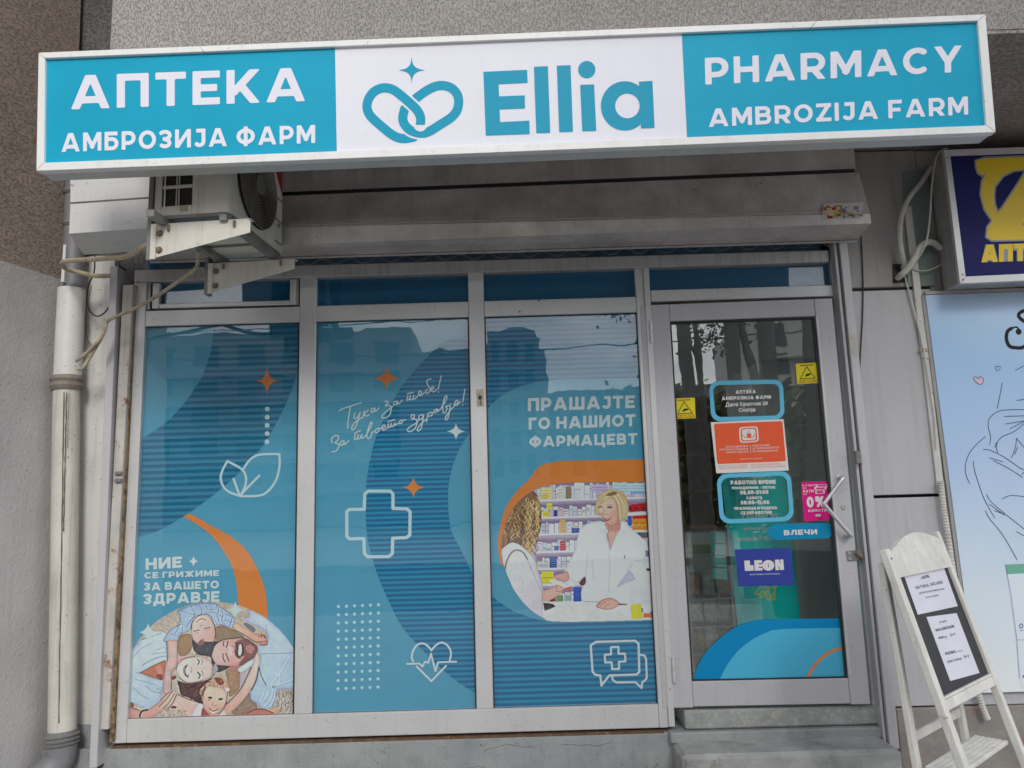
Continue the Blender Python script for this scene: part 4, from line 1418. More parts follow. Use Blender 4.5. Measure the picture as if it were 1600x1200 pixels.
# boy's raised arm (left)
P.grad(A((760, 820), (830, 805), (905, 800), (945, 900), (935, 1100)) + C((945, 60), (910, 220), (835, 320), (835, 600), (800, 690), (680, 660), (690, 420), (740, 120), (770, 0)), (206, 172, 156), (186, 156, 148), (270, 1000), (262, 1085), 0.5, 2)
P.line(A((750, 820), (755, 1000), (760, 1190)), 0.9, (95, 70, 70), 0.4)
P.line(A((935, 880), (940, 1100)) + C((930, 120),), 0.8, (120, 85, 80), 0.4)
P.line(C((835, 330), (838, 600)), 0.9, (105, 75, 72), 0.4, 1)
for ln in (((800, 270), (870, 220), (910, 210)), ((830, 300), (880, 270)), ((850, 340), (900, 320))):
    P.line(C(*ln), 0.9, (160, 95, 98), 0.4)
P.poly(C((830, 380), (900, 350), (920, 390), (850, 430)), (120, 60, 62), 0.6)
# boy's other arm and hand
P.grad(B((470, 490), (560, 520), (700, 600), (850, 690), (960, 690), (1040, 740), (1065, 820), (1045, 880), (960, 880), (870, 850), (700, 750), (450, 610)), (210, 172, 142), (196, 140, 122), (370, 978), (415, 1002), 0.5, 2)
P.line(B((450, 610), (600, 680), (780, 800), (870, 850)), 1.1, (95, 70, 62), 0.5)
for ln in (((900, 740), (1000, 720), (1040, 760)), ((950, 700), (960, 760)), ((1000, 700), (1010, 760)), ((890, 830), (1000, 830), (1050, 810)), ((1060, 830), (1040, 890), (930, 885))):
    P.line(B(*ln), 1.0, (130, 62, 58), 0.5)
# boy's face, upside down
P.grad(A((1195, 640), (1200, 500), (1290, 380), (1400, 345), (1500, 370)) + B((60, 420), (115, 540), (135, 700), (110, 850)) + A((1480, 860), (1290, 860), (1215, 760)), (222, 188, 172), (196, 146, 132), (305, 970), (340, 1000), 0.5, 2)
P.line(A((1195, 640), (1200, 500), (1290, 380), (1400, 345)), 0.9, LN, 0.4)
P.line(B((60, 420), (115, 540), (135, 700), (110, 850)), 1.2, (90, 60, 60), 0.5)
P.line(A((1285, 480), (1335, 435), (1390, 422), (1445, 450)), 1.5, (160, 84, 84), 0.5)
P.line(A((1300, 465), (1390, 450), (1430, 455)), 0.8, (226, 206, 200), 0.4)
P.line(A((1235, 645), (1290, 630), (1330, 618)), 1.3, (70, 48, 48), 0.4)
P.line(A((1425, 592), (1470, 585), (1522, 575)), 1.3, (70, 48, 48), 0.4)
P.line(A((1240, 680), (1320, 665)), 0.7, (170, 128, 118), 0.4, 1)
P.line(A((1425, 628), (1520, 612)), 0.7, (170, 128, 118), 0.4, 1)
P.line(A((1350, 560), (1370, 530), (1400, 545)), 0.8, (180, 130, 120), 0.5)
# dark hair between the heads
P.poly(A((1200, 780), (1290, 865), (1360, 800), (1420, 830), (1600, 830)) + B((130, 820), (185, 840), (100, 960), (70, 1100), (130, 1200)) + D_((160, 160), (400, 180), (300, 250), (150, 290), (60, 120)) + A((1540, 1110), (1420, 1080), (1330, 1070), (1230, 980)), (72, 66, 70), 0.7, 2)
for i in range(40):
    x, y = A((R.uniform(1270, 1640), R.uniform(860, 1090)))[0]
    P.line([(x, y), (x + R.uniform(-2, 2), y + R.uniform(2, 5))], 0.6, (105, 98, 102) if R.random() < 0.5 else (50, 44, 48), 0.4, 1, 0.6)
P.poly(A((1290, 860), (1400, 770), (1420, 860), (1330, 900)), (150, 112, 102), 1.5, 3, 0.7)
# father's face
P.grad(B((85, 1010), (110, 920), (180, 840), (300, 790), (450, 770), (620, 762), (750, 810), (870, 900), (885, 1010), (830, 1110), (700, 1190)) + D_((620, 160), (480, 185), (330, 170), (160, 150), (100, 60)), (214, 170, 158), (176, 128, 116), (335, 1010), (400, 1010), 0.5, 2)
P.line(B((85, 1010), (110, 920), (180, 840), (300, 790), (450, 770), (620, 762), (750, 810)), 1.1, (66, 50, 52), 0.5)
P.poly(B((480, 850), (560, 800), (660, 770), (760, 815), (870, 900), (885, 1010), (820, 1120), (700, 1190)) + D_((620, 160), (560, 180), (560, 120)) + B((660, 1080), (560, 1120), (480, 1060), (500, 960)), (116, 78, 74), 1.2, 2, 0.85)
P.poly(B((680, 920), (760, 880), (830, 950), (780, 1040), (700, 1010)), (176, 122, 112), 1.5, 3, 0.9)
P.poly(B((540, 870), (600, 855), (640, 940), (630, 1060), (560, 1100), (510, 1040), (520, 940)), (96, 44, 48), 0.6)
P.poly(B((555, 890), (598, 880), (606, 1000), (580, 1075), (540, 1060), (545, 960)), (232, 224, 224), 0.5)
P.line(B((600, 880), (618, 980), (600, 1070)), 0.9, (80, 40, 44), 0.4)
P.line(B((520, 850), (490, 960), (510, 1090), (580, 1130)), 1.6, (86, 54, 54), 0.6)
for ln in (((285, 830), (272, 870), (285, 905)), ((352, 825), (348, 880), (325, 930)), ((268, 1050), (270, 1120), (300, 1190)), ((318, 1040), (340, 1100), (375, 1175))):
    P.line(B(*ln), 1.5, (84, 56, 56), 0.6)
P.line(B((430, 900), (480, 930), (470, 1000), (430, 1030)), 1.0, (150, 100, 96), 0.7)
P.ell(*B((400, 990))[0], 7, 3.5, (226, 184, 174), 2.0, 0.8, 1.4)
for i in range(50):
    x, y = B((R.uniform(640, 880), R.uniform(800, 1150)))[0]
    P.line([(x, y), (x + R.uniform(0, 2), y + R.uniform(-1, 1.5))], 0.5, (80, 52, 52), 0.4, 1, 0.4)
P.poly(D_((380, 190), (480, 180), (560, 170), (540, 220), (440, 260)), (176, 118, 118), 0.8)
# girl's lifted arm
P.grad(D_((880, -60), (935, 60), (905, 210), (855, 430), (760, 630), (600, 830), (400, 1020), (345, 1100), (280, 1020), (305, 890), (420, 780), (590, 590), (690, 390), (790, 190), (825, 50)), (216, 186, 172), (206, 158, 136), (400, 1040), (355, 1110), 0.5, 2)
P.line(D_((770, 200), (690, 380), (590, 580), (430, 760), (300, 880)), 1.3, (88, 48, 48), 0.5)
P.line(D_((905, 210), (860, 430), (770, 620)), 1.7, (62, 58, 62), 0.5)
P.line(D_((740, 650), (600, 830), (430, 1000)), 0.8, (130, 96, 88), 0.5)
# bottom right bare arm
P.poly(D_((520, 1060), (700, 1010), (860, 950), (1000, 955), (1180, 1020), (1000, 1070)), (176, 112, 96), 0.7)
P.poly(D_((1100, 960), (1230, 900), (1240, 1000), (1180, 1040)), (206, 156, 128), 0.7)
P.line(D_((700, 1020), (860, 950), (1000, 950), (1170, 1020)), 1.1, (80, 48, 44), 0.5)
# mother's hair, then face
P.poly(C((940, 440), (1100, 490), (1300, 470), (1480, 420), (1600, 340)) + D_((110, 300), (60, 420), (0, 440)) + C((1560, 460), (1400, 540), (1330, 650), (1390, 760), (1400, 860), (1310, 840), (1220, 780), (1090, 730), (1000, 690), (970, 560)), (78, 52, 52), 0.7, 2)
for i in range(90):
    u = R.random()
    x, y = C((R.uniform(990, 1420), R.uniform(490, 800)))[0]
    P.line([(x, y), (x + R.uniform(1, 4), y - R.uniform(0, 3)), (x + R.uniform(5, 8), y - R.uniform(2, 6))], 0.7, (140, 84, 68) if u < 0.5 else (52, 34, 38), 0.4, 3, 0.6)
P.poly(D_((130, 130), (180, 240), (110, 330), (60, 380), (90, 200)), (160, 150, 150), 0.8)
P.grad(C((915, 250), (960, 120), (1080, 40), (1250, 10), (1430, 30), (1540, 110), (1565, 230), (1540, 360), (1400, 430), (1200, 480), (1080, 465), (980, 390)), (220, 192, 178), (206, 178, 162), (280, 1040), (330, 1050), 0.5, 2)
P.line(C((915, 250), (960, 120), (1080, 40), (1250, 10)), 1.0, (110, 72, 70), 0.5)
P.line(C((980, 390), (1080, 465), (1200, 480), (1400, 430)), 1.0, (110, 76, 72), 0.5)
P.poly(C((1115, 160), (1080, 190), (1062, 260), (1080, 330), (1125, 375), (1140, 350), (1120, 260)), (126, 66, 66), 0.5)
P.poly(C((1118, 185), (1085, 240), (1092, 310), (1122, 350), (1138, 260)), (234, 228, 222), 0.4)
P.line(C((1118, 155), (1050, 220), (1062, 320), (1125, 385)), 1.0, (130, 70, 68), 0.4)
P.line(C((1185, 205), (1200, 250), (1180, 295)), 0.9, (170, 120, 112), 0.4)
P.line(C((1300, 60), (1330, 100), (1305, 150)), 1.7, (70, 44, 44), 0.4)
P.line(C((1300, 290), (1345, 340), (1320, 400)), 1.9, (70, 44, 44), 0.4)
P.line(C((1365, 60), (1385, 110), (1365, 150)), 1.0, (140, 104, 92), 0.5)
P.line(C((1370, 270), (1400, 310), (1385, 350)), 1.0, (140, 104, 92), 0.5)
P.poly(C((940, 30), (1100, 0), (1010, 60), (960, 120)), (200, 150, 148), 0.8)
# mother's chest, hand with wristband
P.poly(C((930, 700), (1100, 760), (1280, 830), (1230, 1000), (1180, 1110), (1110, 1110), (1060, 1000), (930, 960), (850, 880)), (210, 172, 154), 0.6)
P.line(C((950, 690), (1100, 760), (1280, 820)), 1.2, (110, 62, 54), 0.5)
P.ell(*C((875, 915))[0], 4.5, 2, (120, 52, 56), 0.7)
for i in range(90):
    x, y = C((R.uniform(560, 1120), R.uniform(960, 1120)))[0]
    P.line([(x, y), (x + 2.5, y + R.uniform(-1, 1))], 0.8, (120, 112, 100) if R.random() < 0.5 else (206, 200, 188), 0.4, 1, 0.7)
P.grad(C((20, 900), (150, 920), (270, 975), (330, 965), (410, 955), (520, 880), (640, 790), (740, 680), (850, 612), (935, 670), (900, 800), (820, 900), (700, 960), (560, 1060), (400, 1140), (20, 1170)), (186, 140, 124), (216, 174, 156), (205, 1115), (272, 1085), 0.5, 2)
P.poly(C((60, 810), (160, 850), (150, 910), (50, 900)), (150, 92, 78), 0.6)
P.line(C((50, 905), (150, 930), (270, 975)), 1.1, (110, 62, 54), 0.5)
for ln in (((610, 905), (740, 770), (855, 625)), ((685, 935), (800, 820), (885, 670)), ((775, 940), (860, 830), (920, 690)), ((640, 790), (740, 690), (800, 650))):
    P.line(C(*ln), 1.1, (104, 56, 48), 0.45)
P.line(C((275, 1130), (270, 1060), (310, 985), (410, 962)), 2.6, (26, 24, 28), 0.4)
P.line(C((275, 1125), (410, 1140)), 1.8, (26, 24, 28), 0.4, 1)
# girl
P.poly(C((1290, 870), (1400, 880), (1400, 1120), (1180, 1120)), (206, 190, 190), 0.6)
P.poly(C((1385, 930), (1450, 960), (1560, 1080), (1560, 1140), (1375, 1110)), (156, 84, 82), 0.6)
P.poly(D_((160, 1090), (300, 960), (330, 1060), (330, 1100)), (196, 186, 180), 0.6)
P.poly(C((1380, 820), (1390, 640), (1440, 500), (1560, 440)) + D_((60, 400), (200, 360), (330, 440), (390, 590), (360, 640), (330, 760), (270, 640), (150, 560), (0, 560)), (186, 152, 124), 0.6, 2)
P.poly(D_((120, 390), (230, 400), (290, 480), (220, 520), (150, 470)), (134, 76, 56), 0.9)
P.poly(C((1375, 700), (1400, 600), (1440, 520), (1450, 620), (1420, 740)), (128, 72, 60), 0.9)
P.grad(C((1420, 640), (1395, 800), (1420, 950), (1500, 1040)) + D_((20, 1085), (90, 1100), (200, 1030), (290, 920), (335, 780), (340, 660), (240, 570), (100, 545), (0, 545)), (232, 190, 166), (206, 148, 126), (335, 1075), (335, 1120), 0.5, 2)
P.line(D_((345, 650), (330, 800), (280, 930), (190, 1040)), 1.1, (100, 58, 52), 0.5)
for i in range(26):
    x, y = D_((R.uniform(-20, 330), R.uniform(420, 570)))[0]
    P.line([(x, y), (x + R.uniform(-3, 3), y + R.uniform(1, 4))], 0.7, (216, 190, 160) if R.random() < 0.55 else (150, 106, 80), 0.4, 1, 0.7)
P.poly(D_((300, 560), (390, 590), (340, 640)), (214, 196, 176), 0.5)
P.ell(*D_((40, 745))[0], 3.2, 1.8, (120, 66, 60), 0.6)
P.ell(*D_((225, 770))[0], 3.2, 1.9, (120, 66, 60), 0.6)
P.line(D_((0, 735), (70, 745)), 1.3, (52, 34, 36), 0.4, 1)
P.line(D_((190, 780), (260, 765)), 1.3, (52, 34, 36), 0.4, 1)
P.ell(*D_((20, 785))[0], 2.4, 1.2, (196, 128, 108), 0.8)
P.line(D_((90, 830), (75, 870), (120, 890), (150, 870)), 0.9, (176, 112, 98), 0.5)
P.poly(D_((20, 935), (95, 985), (175, 955), (130, 1030), (70, 1030)), (224, 208, 200), 0.5)
P.line(D_((20, 930), (60, 970), (110, 985), (180, 950)), 1.3, (112, 56, 54), 0.4)
P.line(D_((40, 1010), (90, 1045), (150, 1010)), 0.8, (170, 100, 92), 0.5)
P.finish(1.15, 0.6, 0.012)
P.noise(2.0, 4, 2)
KC = lambda X, Y: np.maximum(np.hypot(X - 333.5, Y - 1084.5) - 144.5, K1(X, Y))
P.a = np.clip(P.a * np.array((1.03, 1.02, 1.08)) + 4, 0, 250)
P.mesh('photo_print', F1, LY(2.5), KC, 1.1)

# pharmacist picture
E_, F_, G_, H_ = off(770, 740, 10), off(895, 740, 10), off(770, 855, 10), off(895, 855, 10)
P = Paint(776, 750, 1032, 976, 1.4)
P.a[:] = (176, 162, 184)
rows = [(752, 783.5, 781), (789, 810.5, 808), (815, 836.5, 834), (843, 864, 861.5), (869, 890, 888), (895, 916, 913), (921, 941, 941)]
R = random.Random(21)
for y0, y1, yb in rows:
    sl = -0.03
    P.poly([(838, y0 - 1), (1035, y0 - 7), (1035, y0 + 5), (838, y0 + 8)], (132, 112, 142), 2.5, 1, 0.8)
    x = 840
    while x < 1034:
        wd = R.uniform(3.5, 9)
        hh = R.uniform(0.55, 0.95) * (yb - y0)
        col = R.choice([(214, 210, 220), (206, 202, 214), (222, 218, 224), (196, 190, 208), (188, 196, 216), (216, 206, 200), (176, 182, 206), (200, 176, 190)])
        yy = yb + (x - 845) * sl
        P.poly([(x, yy), (x + wd, yy - 0.2), (x + wd, yy - hh), (x, yy - hh)], col, 0.5, 1)
        P.line([(x + wd, yy), (x + wd, yy - hh)], 0.5, (130, 120, 140), 0.4, 1, 0.8)
        for q in range(R.randint(0, 3)):
            yl = yy - hh * R.uniform(0.15, 0.85)
            P.line([(x + 1, yl), (x + wd * R.uniform(0.4, 0.9), yl)], R.uniform(0.5, 1.4), R.choice([(120, 110, 130), (150, 90, 110), (90, 110, 160), (160, 150, 120), (110, 130, 130)]), 0.4, 1, 0.7)
        x += wd + R.uniform(0, 0.8)
    P.poly([(838, yb + 0.2), (1035, yb - 5.6), (1035, yb - 2.8), (838, yb + 3)], (222, 214, 226), 0.4, 1)
def rbox(x0, y0, x1, y1, col, n=2, lc=(120, 110, 110)):
    P.poly([(x0, y1), (x1, y1 - 0.3), (x1, y0), (x0, y0)], col, 0.5, 1)
    for i in range(n):
        yl = y0 + (y1 - y0) * (i + 1) / (n + 1)
        P.line([(x0 + 1, yl), (x1 - 1, yl)], 0.6, lc, 0.4, 1, 0.7)
rbox(845, 762, 863, 780, (218, 200, 150), 3, (196, 160, 70)); rbox(846, 771, 856, 780, (216, 190, 110), 2, (170, 130, 60))
rbox(872, 760, 880, 780, (206, 204, 196), 3); rbox(884, 760, 893, 779, (150, 130, 110), 2)
rbox(854, 786, 863, 796, (214, 196, 60), 1); rbox(848, 799, 858, 808, (216, 196, 60), 1); rbox(865, 797, 871, 807, (70, 80, 150), 1)
rbox(875, 812, 884, 833, (206, 170, 120), 4, (190, 130, 80)); rbox(886, 815, 892, 832, (200, 200, 206), 2, (190, 70, 80)); rbox(893, 825, 905, 833, (60, 86, 160), 1)
rbox(875, 845, 884, 860, (184, 44, 66), 3, (226, 190, 196)); rbox(866, 853, 873, 860, (90, 110, 170), 1)
rbox(859, 870, 870, 887, (64, 90, 150), 4, (140, 170, 210)); rbox(842, 880, 858, 887, (206, 198, 206), 3)
rbox(846, 893, 865, 912, (206, 198, 40), 1, (120, 70, 100)); rbox(896, 917, 908, 940, (60, 92, 176), 2, (30, 50, 110))
rbox(859, 931, 868, 940, (150, 46, 56), 2); rbox(869, 930, 880, 940, (120, 150, 96), 2); rbox(883, 930, 893, 939, (150, 170, 180), 2)
rbox(898, 752, 908, 778, (206, 206, 216), 1); rbox(924, 757, 950, 770, (190, 172, 206), 2, (120, 90, 150)); rbox(958, 755, 1010, 772, (180, 202, 226), 3, (120, 160, 206)); rbox(985, 768, 1010, 772, (140, 170, 210), 0)
P.poly(F_((930, 480), (1150, 455), (1155, 590), (1050, 590), (930, 600), (870, 590), (880, 500)), (176, 38, 52), 0.6, 1)
for q in (900, 990, 1100): P.ell(*F_((q, 545))[0], 3.2, 3.0, (150, 28, 44), 0.7)
P.poly(F_((860, 610), (1165, 605), (1165, 640), (860, 645)), (222, 210, 220), 0.5, 1)
rbox(988, 806, 1011, 828, (222, 138, 52), 1, (190, 70, 40)); P.poly(F_((930, 660), (1160, 645), (1160, 700), (935, 710)), (190, 60, 60), 0.5, 1); rbox(981, 806, 987, 822, (70, 100, 170), 0)
for q in range(5): P.ell(990 + q * 4.5, 820 + (q % 2) * 2, 1.6, 1.6, (236, 176, 90), 0.8)
P.poly(F_((900, 890), (1180, 885), (1180, 915), (940, 920)), (222, 212, 220), 0.5, 1)
P.poly(F_((960, 920), (1185, 920), (1190, 1000), (1060, 1010)), (110, 92, 110), 1.2, 1)
# customer
P.poly(E_((600, 240), (360, 420), (260, 540), (160, 700), (100, 900), (80, 1120), (160, 1200), (350, 1100), (530, 1190), (650, 1100), (740, 900), (760, 700), (740, 450)), (132, 98, 70), 0.7, 2)
for i in range(210):
    u, v = R.random(), R.random()
    x, y = E_((200 + u * 540 - v * 40, 360 + v * 790))[0]
    if y < 800 - (x - 790) * 0.9 + 8 and x < 832: 
        if (x - 778) * 1.0 + (y - 860) * 0.45 < -12: continue
    c_ = R.choice([(196, 158, 104), (176, 136, 88), (96, 68, 58), (84, 60, 56), (210, 176, 120), (118, 86, 68)])
    a_ = R.uniform(0, 6.28)
    hx = (x - 790) / 55.0
    if hx > 0.55 and R.random() < 0.6: c_ = R.choice([(214, 182, 126), (200, 164, 110), (226, 198, 146)])
    am = R.uniform(1.2, 2.6); n_st = R.randint(5, 9)
    P.line([(x + am * math.sin(a_ + q * 1.25) - q * 0.25 * (1 - hx), y + q * 2.6) for q in range(n_st)], R.uniform(0.6, 1.5), c_, 0.45, 4, 0.75)
P.grad(E_((100, 1230), (220, 1110), (330, 1075), (450, 1130), (570, 1240), (650, 1330)) + G_((700, 320), (770, 560), (795, 700), (785, 870), (830, 1050), (900, 1180), (500, 1180), (100, 600), (60, 200)), (222, 218, 220), (204, 196, 206), (800, 880), (845, 940), 0.5, 2)
for i in range(60):
    x = R.uniform(795, 840); y = R.uniform(875, 950)
    if (x - 787) * 0.9 < (y - 870) * 0.55 - 8: continue
    P.line([(x, y), (x + 1.6, y + 6)], 0.6, (190, 182, 194), 0.5, 1, 0.5)
P.line(G_((185, 390), (200, 290), (230, 190), (280, 100), (350, 48), (430, 55), (490, 100), (540, 190)), 2.2, (150, 126, 126), 0.5)
P.line(G_((540, 190), (620, 380), (700, 560), (770, 700)), 0.8, (176, 166, 178), 0.6)
# pharmacist
P.poly(F_((110, 870), (300, 760), (490, 755), (520, 850), (580, 1190), (760, 735), (900, 850), (1080, 1000), (1190, 1150)) + H_((1230, 500), (1260, 900), (900, 880), (850, 900), (720, 880), (560, 800), (380, 870), (170, 860), (130, 700), (190, 480), (0, 600)) + G_((1150, 500), (1120, 380), (1200, 200), (1280, 60)), (214, 216, 226), 0.6, 2)
for ln in (((860, 340), (830, 460), (700, 600)), ((870, 360), (950, 480), (1010, 540)), ((930, 270), (870, 350)), ((230, 100), (220, 300), (190, 480)), ((900, 700), (980, 640), (1150, 620)), ((960, 220), (1130, 200)), ((300, 200), (330, 500)), ((560, 100), (580, 300), (560, 700))):
    P.line(H_(*ln), 1.0, (180, 182, 200), 0.8, 4, 0.8)
P.poly(H_((840, 420), (900, 380), (960, 500), (820, 560), (700, 620), (760, 520)), (190, 188, 208), 2.5)
P.poly(H_((100, 560), (190, 460), (200, 560), (150, 600)), (110, 70, 90), 0.9)
P.line(H_((808, 130), (806, 175)), 1.2, (60, 60, 80), 0.4, 1)
P.line(H_((170, 852), (380, 856)), 0.8, (130, 130, 140), 0.4, 1)
P.poly(F_((505, 800), (560, 890), (530, 960), (590, 1170), (660, 990), (750, 850), (745, 720), (520, 740)), (214, 164, 150), 0.6, 1)
P.line(F_((505, 800), (560, 900), (545, 960), (585, 1170)), 1.0, (150, 130, 140), 0.5)
P.line(F_((750, 850), (660, 1000), (600, 1160)), 0.8, (176, 170, 186), 0.5)
P.poly(F_((520, 790), (640, 840), (740, 740), (720, 880), (600, 900)), (190, 136, 124), 1.6, 2, 0.8)
P.poly(F_((360, 640), (355, 500), (400, 350), (500, 265), (640, 245), (780, 280), (845, 380), (868, 560), (830, 690), (780, 745), (600, 700)), (206, 182, 144), 0.6, 2)
P.grad(F_((395, 620), (410, 500), (480, 420), (600, 370), (680, 420), (730, 560), (730, 700), (690, 800), (600, 830), (520, 780), (470, 690), (450, 640)), (232, 192, 176), (214, 160, 146), (940, 790), (968, 810), 0.5, 2)
P.poly(F_((370, 640), (360, 500), (420, 390), (560, 310), (650, 300), (560, 380), (450, 460), (410, 520), (400, 640)), (216, 194, 152), 0.5, 2)
P.poly(F_((650, 300), (760, 300), (850, 420), (860, 580), (800, 720), (745, 730), (735, 600), (700, 450), (640, 360)), (202, 176, 138), 0.5, 2)
for i in range(46):
    u = R.random()
    x0, y0 = F_((560 + u * 160, 280 + R.random() * 40))[0]
    tgt = F_((700 + u * 150, 680 + R.random() * 60))[0] if R.random() < 0.62 else F_((370 + u * 60, 600 - u * 120))[0]
    mid = ((x0 + tgt[0]) / 2 + (4 if tgt[0] > x0 else -4), (y0 + tgt[1]) / 2 - 4)
    P.line([(x0, y0), mid, tgt], 0.6, R.choice([(232, 214, 176), (160, 130, 96), (186, 156, 116), (222, 200, 160)]), 0.4, 4, 0.6)
P.poly(F_((520, 330), (620, 280), (700, 300), (640, 340), (560, 350)), (120, 92, 76), 0.9, 2, 0.75)
P.line(F_((405, 528), (430, 515), (460, 528)), 1.4, (90, 62, 66), 0.4)
P.line(F_((540, 530), (580, 515), (615, 530)), 1.5, (80, 56, 62), 0.4)
P.line(F_((530, 500), (580, 480), (620, 500)), 0.8, (170, 130, 110), 0.4)
P.ell(*F_((578, 536))[0], 1.6, 1.1, (70, 70, 90), 0.4)
P.line(F_((490, 560), (480, 630), (520, 640), (550, 630)), 0.8, (190, 134, 124), 0.5)
P.poly(F_((478, 690), (540, 700), (605, 682), (570, 730), (510, 738)), (172, 60, 78), 0.5)
P.line(F_((490, 702), (540, 712), (590, 696)), 0.9, (232, 214, 214), 0.35)
P.ell(*F_((640, 620))[0], 5, 4, (226, 160, 148), 3, 0.6)
P.poly(F_((750, 730), (800, 780), (900, 850), (760, 740)), (196, 198, 214), 0.6, 1)
# hands
P.poly(G_((780, 690), (880, 655), (950, 610), (1040, 560), (1090, 620), (1180, 640), (1090, 700), (950, 800), (780, 850)), (218, 172, 158), 0.5, 2)
P.line(G_((1000, 620), (1000, 690), (1080, 680)), 0.8, (170, 110, 104), 0.4)
P.poly(G_((950, 450), (1100, 400), (1160, 370), (1200, 480), (1130, 545), (1040, 520), (980, 490)), (212, 166, 152), 0.5, 2)
P.poly(G_((870, 520), (950, 500), (1130, 555), (1280, 600), (1230, 620), (1130, 645), (1040, 590), (940, 575)), (228, 226, 230), 0.5, 1)
P.poly(G_((1070, 690), (1130, 640), (1240, 610), (1180, 670)), (196, 110, 110), 0.6)
P.poly(G_((1100, 560), (1250, 500), (1290, 620), (1130, 580)), (214, 216, 224), 0.5)
# counter
P.poly([(848, 941.5), (912, 940.5), (1040, 943), (1040, 985), (848, 985)], (208, 206, 206), 0.5, 1)
P.poly(G_((785, 870), (880, 875), (940, 890), (980, 925), (900, 965), (810, 992)), (70, 62, 66), 0.5, 1)
P.poly(H_((365, 930), (400, 870), (480, 815), (570, 797), (650, 815), (725, 880), (650, 950), (520, 975), (430, 955)), (218, 168, 154), 0.5, 2, line=(176, 118, 110))
for ln in (((420, 940), (470, 880), (520, 860)), ((470, 965), (520, 910), (580, 890)), ((380, 920), (430, 860))):
    P.line(H_(*ln), 0.8, (180, 118, 110), 0.4)
P.poly(H_((720, 880), (850, 888), (850, 900), (715, 902)), (80, 70, 80), 0.5, 1)
P.poly(H_((890, 560), (1240, 560), (1265, 1000), (1090, 990), (890, 900)), (208, 208, 220), 0.7, 1)
P.poly(H_((898, 895), (1075, 885), (1095, 1110), (920, 1125)), (206, 196, 38), 0.6, 1)
P.poly(H_((1070, 960), (1090, 950), (1095, 1020), (1080, 1020)), (90, 80, 60), 0.5, 1)
P.poly(H_((1100, 1035), (1210, 1030), (1210, 1095), (1105, 1100)), (226, 110, 50), 0.5, 1)
P.poly(H_((1210, 1005), (1290, 1005), (1290, 1115), (1215, 1110)), (206, 60, 50), 0.5, 1)
P.poly(H_((1135, 55), (1200, 50), (1210, 150), (1140, 150)), (130, 116, 150), 0.6, 1)
P.poly(H_((1150, 330), (1230, 330), (1230, 370), (1155, 370)), (70, 62, 76), 0.6, 1)
P.finish(1.10, 0.45, 0.008)
P.noise(2.0, 6, 2)
ph_b = c6((127, 390), (150, 450), (180, 510), (230, 570), (290, 612), (370, 632), (768, 625), (830, 624))
phr = [tuple(p) for p in crv(ph_i, 5)] + [tuple(p) for p in crv(ph_b, 5)][::-1]
fp = f_and(f_poly(phr), K3)
P.mesh('photo_print', F3, LY(3.6), fp, 1.06)
pprint('star_mark', M['film_white'], F3, LY(4.4), f_star(1007, 875.7, 9, 12, 0.5), (996, 860, 1018, 890), 0.6)

# ------------------------------------------------------------------ long light-box sign
YS = -1.135
SG = thing('shop_sign', W(800, 160, YS), 'long white-framed teal and white light box sign with a linked heart emblem above the shop', 'sign')
o_tl, o_tr, o_br, o_bl = (60, 82), (1540, 22), (1556, 206.5), (56.5, 267)
i_tl, i_tr, i_br, i_bl = (70, 90.6), (1528, 32.2), (1541.6, 195.7), (68.5, 254.2)
lerp = lambda a, b, t: (a[0] + (b[0] - a[0]) * t, a[1] + (b[1] - a[1]) * t)
def fr(name, q, dep=0.03):
    return MB().slab([W(*p, YS) for p in q], dep, 0.0012).build(name, M['sign_frame'], SG)
cuts = [0, 0.170, 0.8215, 1]
for a, b in zip(cuts[:-1], cuts[1:]):
    e0, e1 = 0.0003 if a else 0, 0.0003 if b < 1 else 0
    fr('frame_profile', [lerp(i_tl, i_tr, a + e0), lerp(i_tl, i_tr, b - e1), lerp(o_tl, o_tr, b - e1), lerp(o_tl, o_tr, a + e0)])
fr('frame_profile', [o_bl, o_br, i_br, i_bl])
fr('frame_profile', [(o_bl[0], o_bl[1] - 0.6), (i_bl[0], i_bl[1] - 0.6), (i_tl[0], i_tl[1] + 0.6), (o_tl[0], o_tl[1] + 0.6)])
fr('frame_profile', [(i_br[0], i_br[1] - 0.6), (o_br[0], o_br[1] - 0.6), (o_tr[0], o_tr[1] + 0.6), (i_tr[0], i_tr[1] + 0.6)])
ins = 1.2
MB().slab([W(o_bl[0] + ins, o_bl[1] - ins, YS + 0.031), W(o_br[0] - ins, o_br[1] - ins, YS + 0.031), W(o_tr[0] - ins, o_tr[1] + ins, YS + 0.031), W(o_tl[0] + ins, o_tl[1] + ins, YS + 0.031)], 0.095, 0.002).build('box_body', M['sign_side'], SG)
for px in (250, 900, 1400):
    p = W(px, 180, YS + 0.126)
    MB().box(p.x - 0.02, p.x + 0.02, YS + 0.127, OV + 0.001, p.z + 0.03, p.z + 0.2).build('mounting', M['galv'], SG)
YP = YS + 0.012
bx = lambda px0, px1: [W(*p, YP) for p in (
    lerp(i_bl, i_br, (px0 - i_bl[0]) / (i_br[0] - i_bl[0])), lerp(i_bl, i_br, (px1 - i_bl[0]) / (i_br[0] - i_bl[0])),
    lerp(i_tl, i_tr, (px1 - (0 if px1 > 1000 else 0) - i_tl[0]) / (i_tr[0] - i_tl[0])), lerp(i_tl, i_tr, (px0 - i_tl[0]) / (i_tr[0] - i_tl[0])))]
def panel(q, name, m):
    return MB().slab([W(*p, YP) for p in q], 0.004).build(name, m, SG)
bt = lambda x: (x, i_tl[1] + (i_tr[1] - i_tl[1]) * (x - i_tl[0]) / (i_tr[0] - i_tl[0]))
bb = lambda x: (x, i_bl[1] + (i_br[1] - i_bl[1]) * (x - i_bl[0]) / (i_br[0] - i_bl[0]))
ex = 3
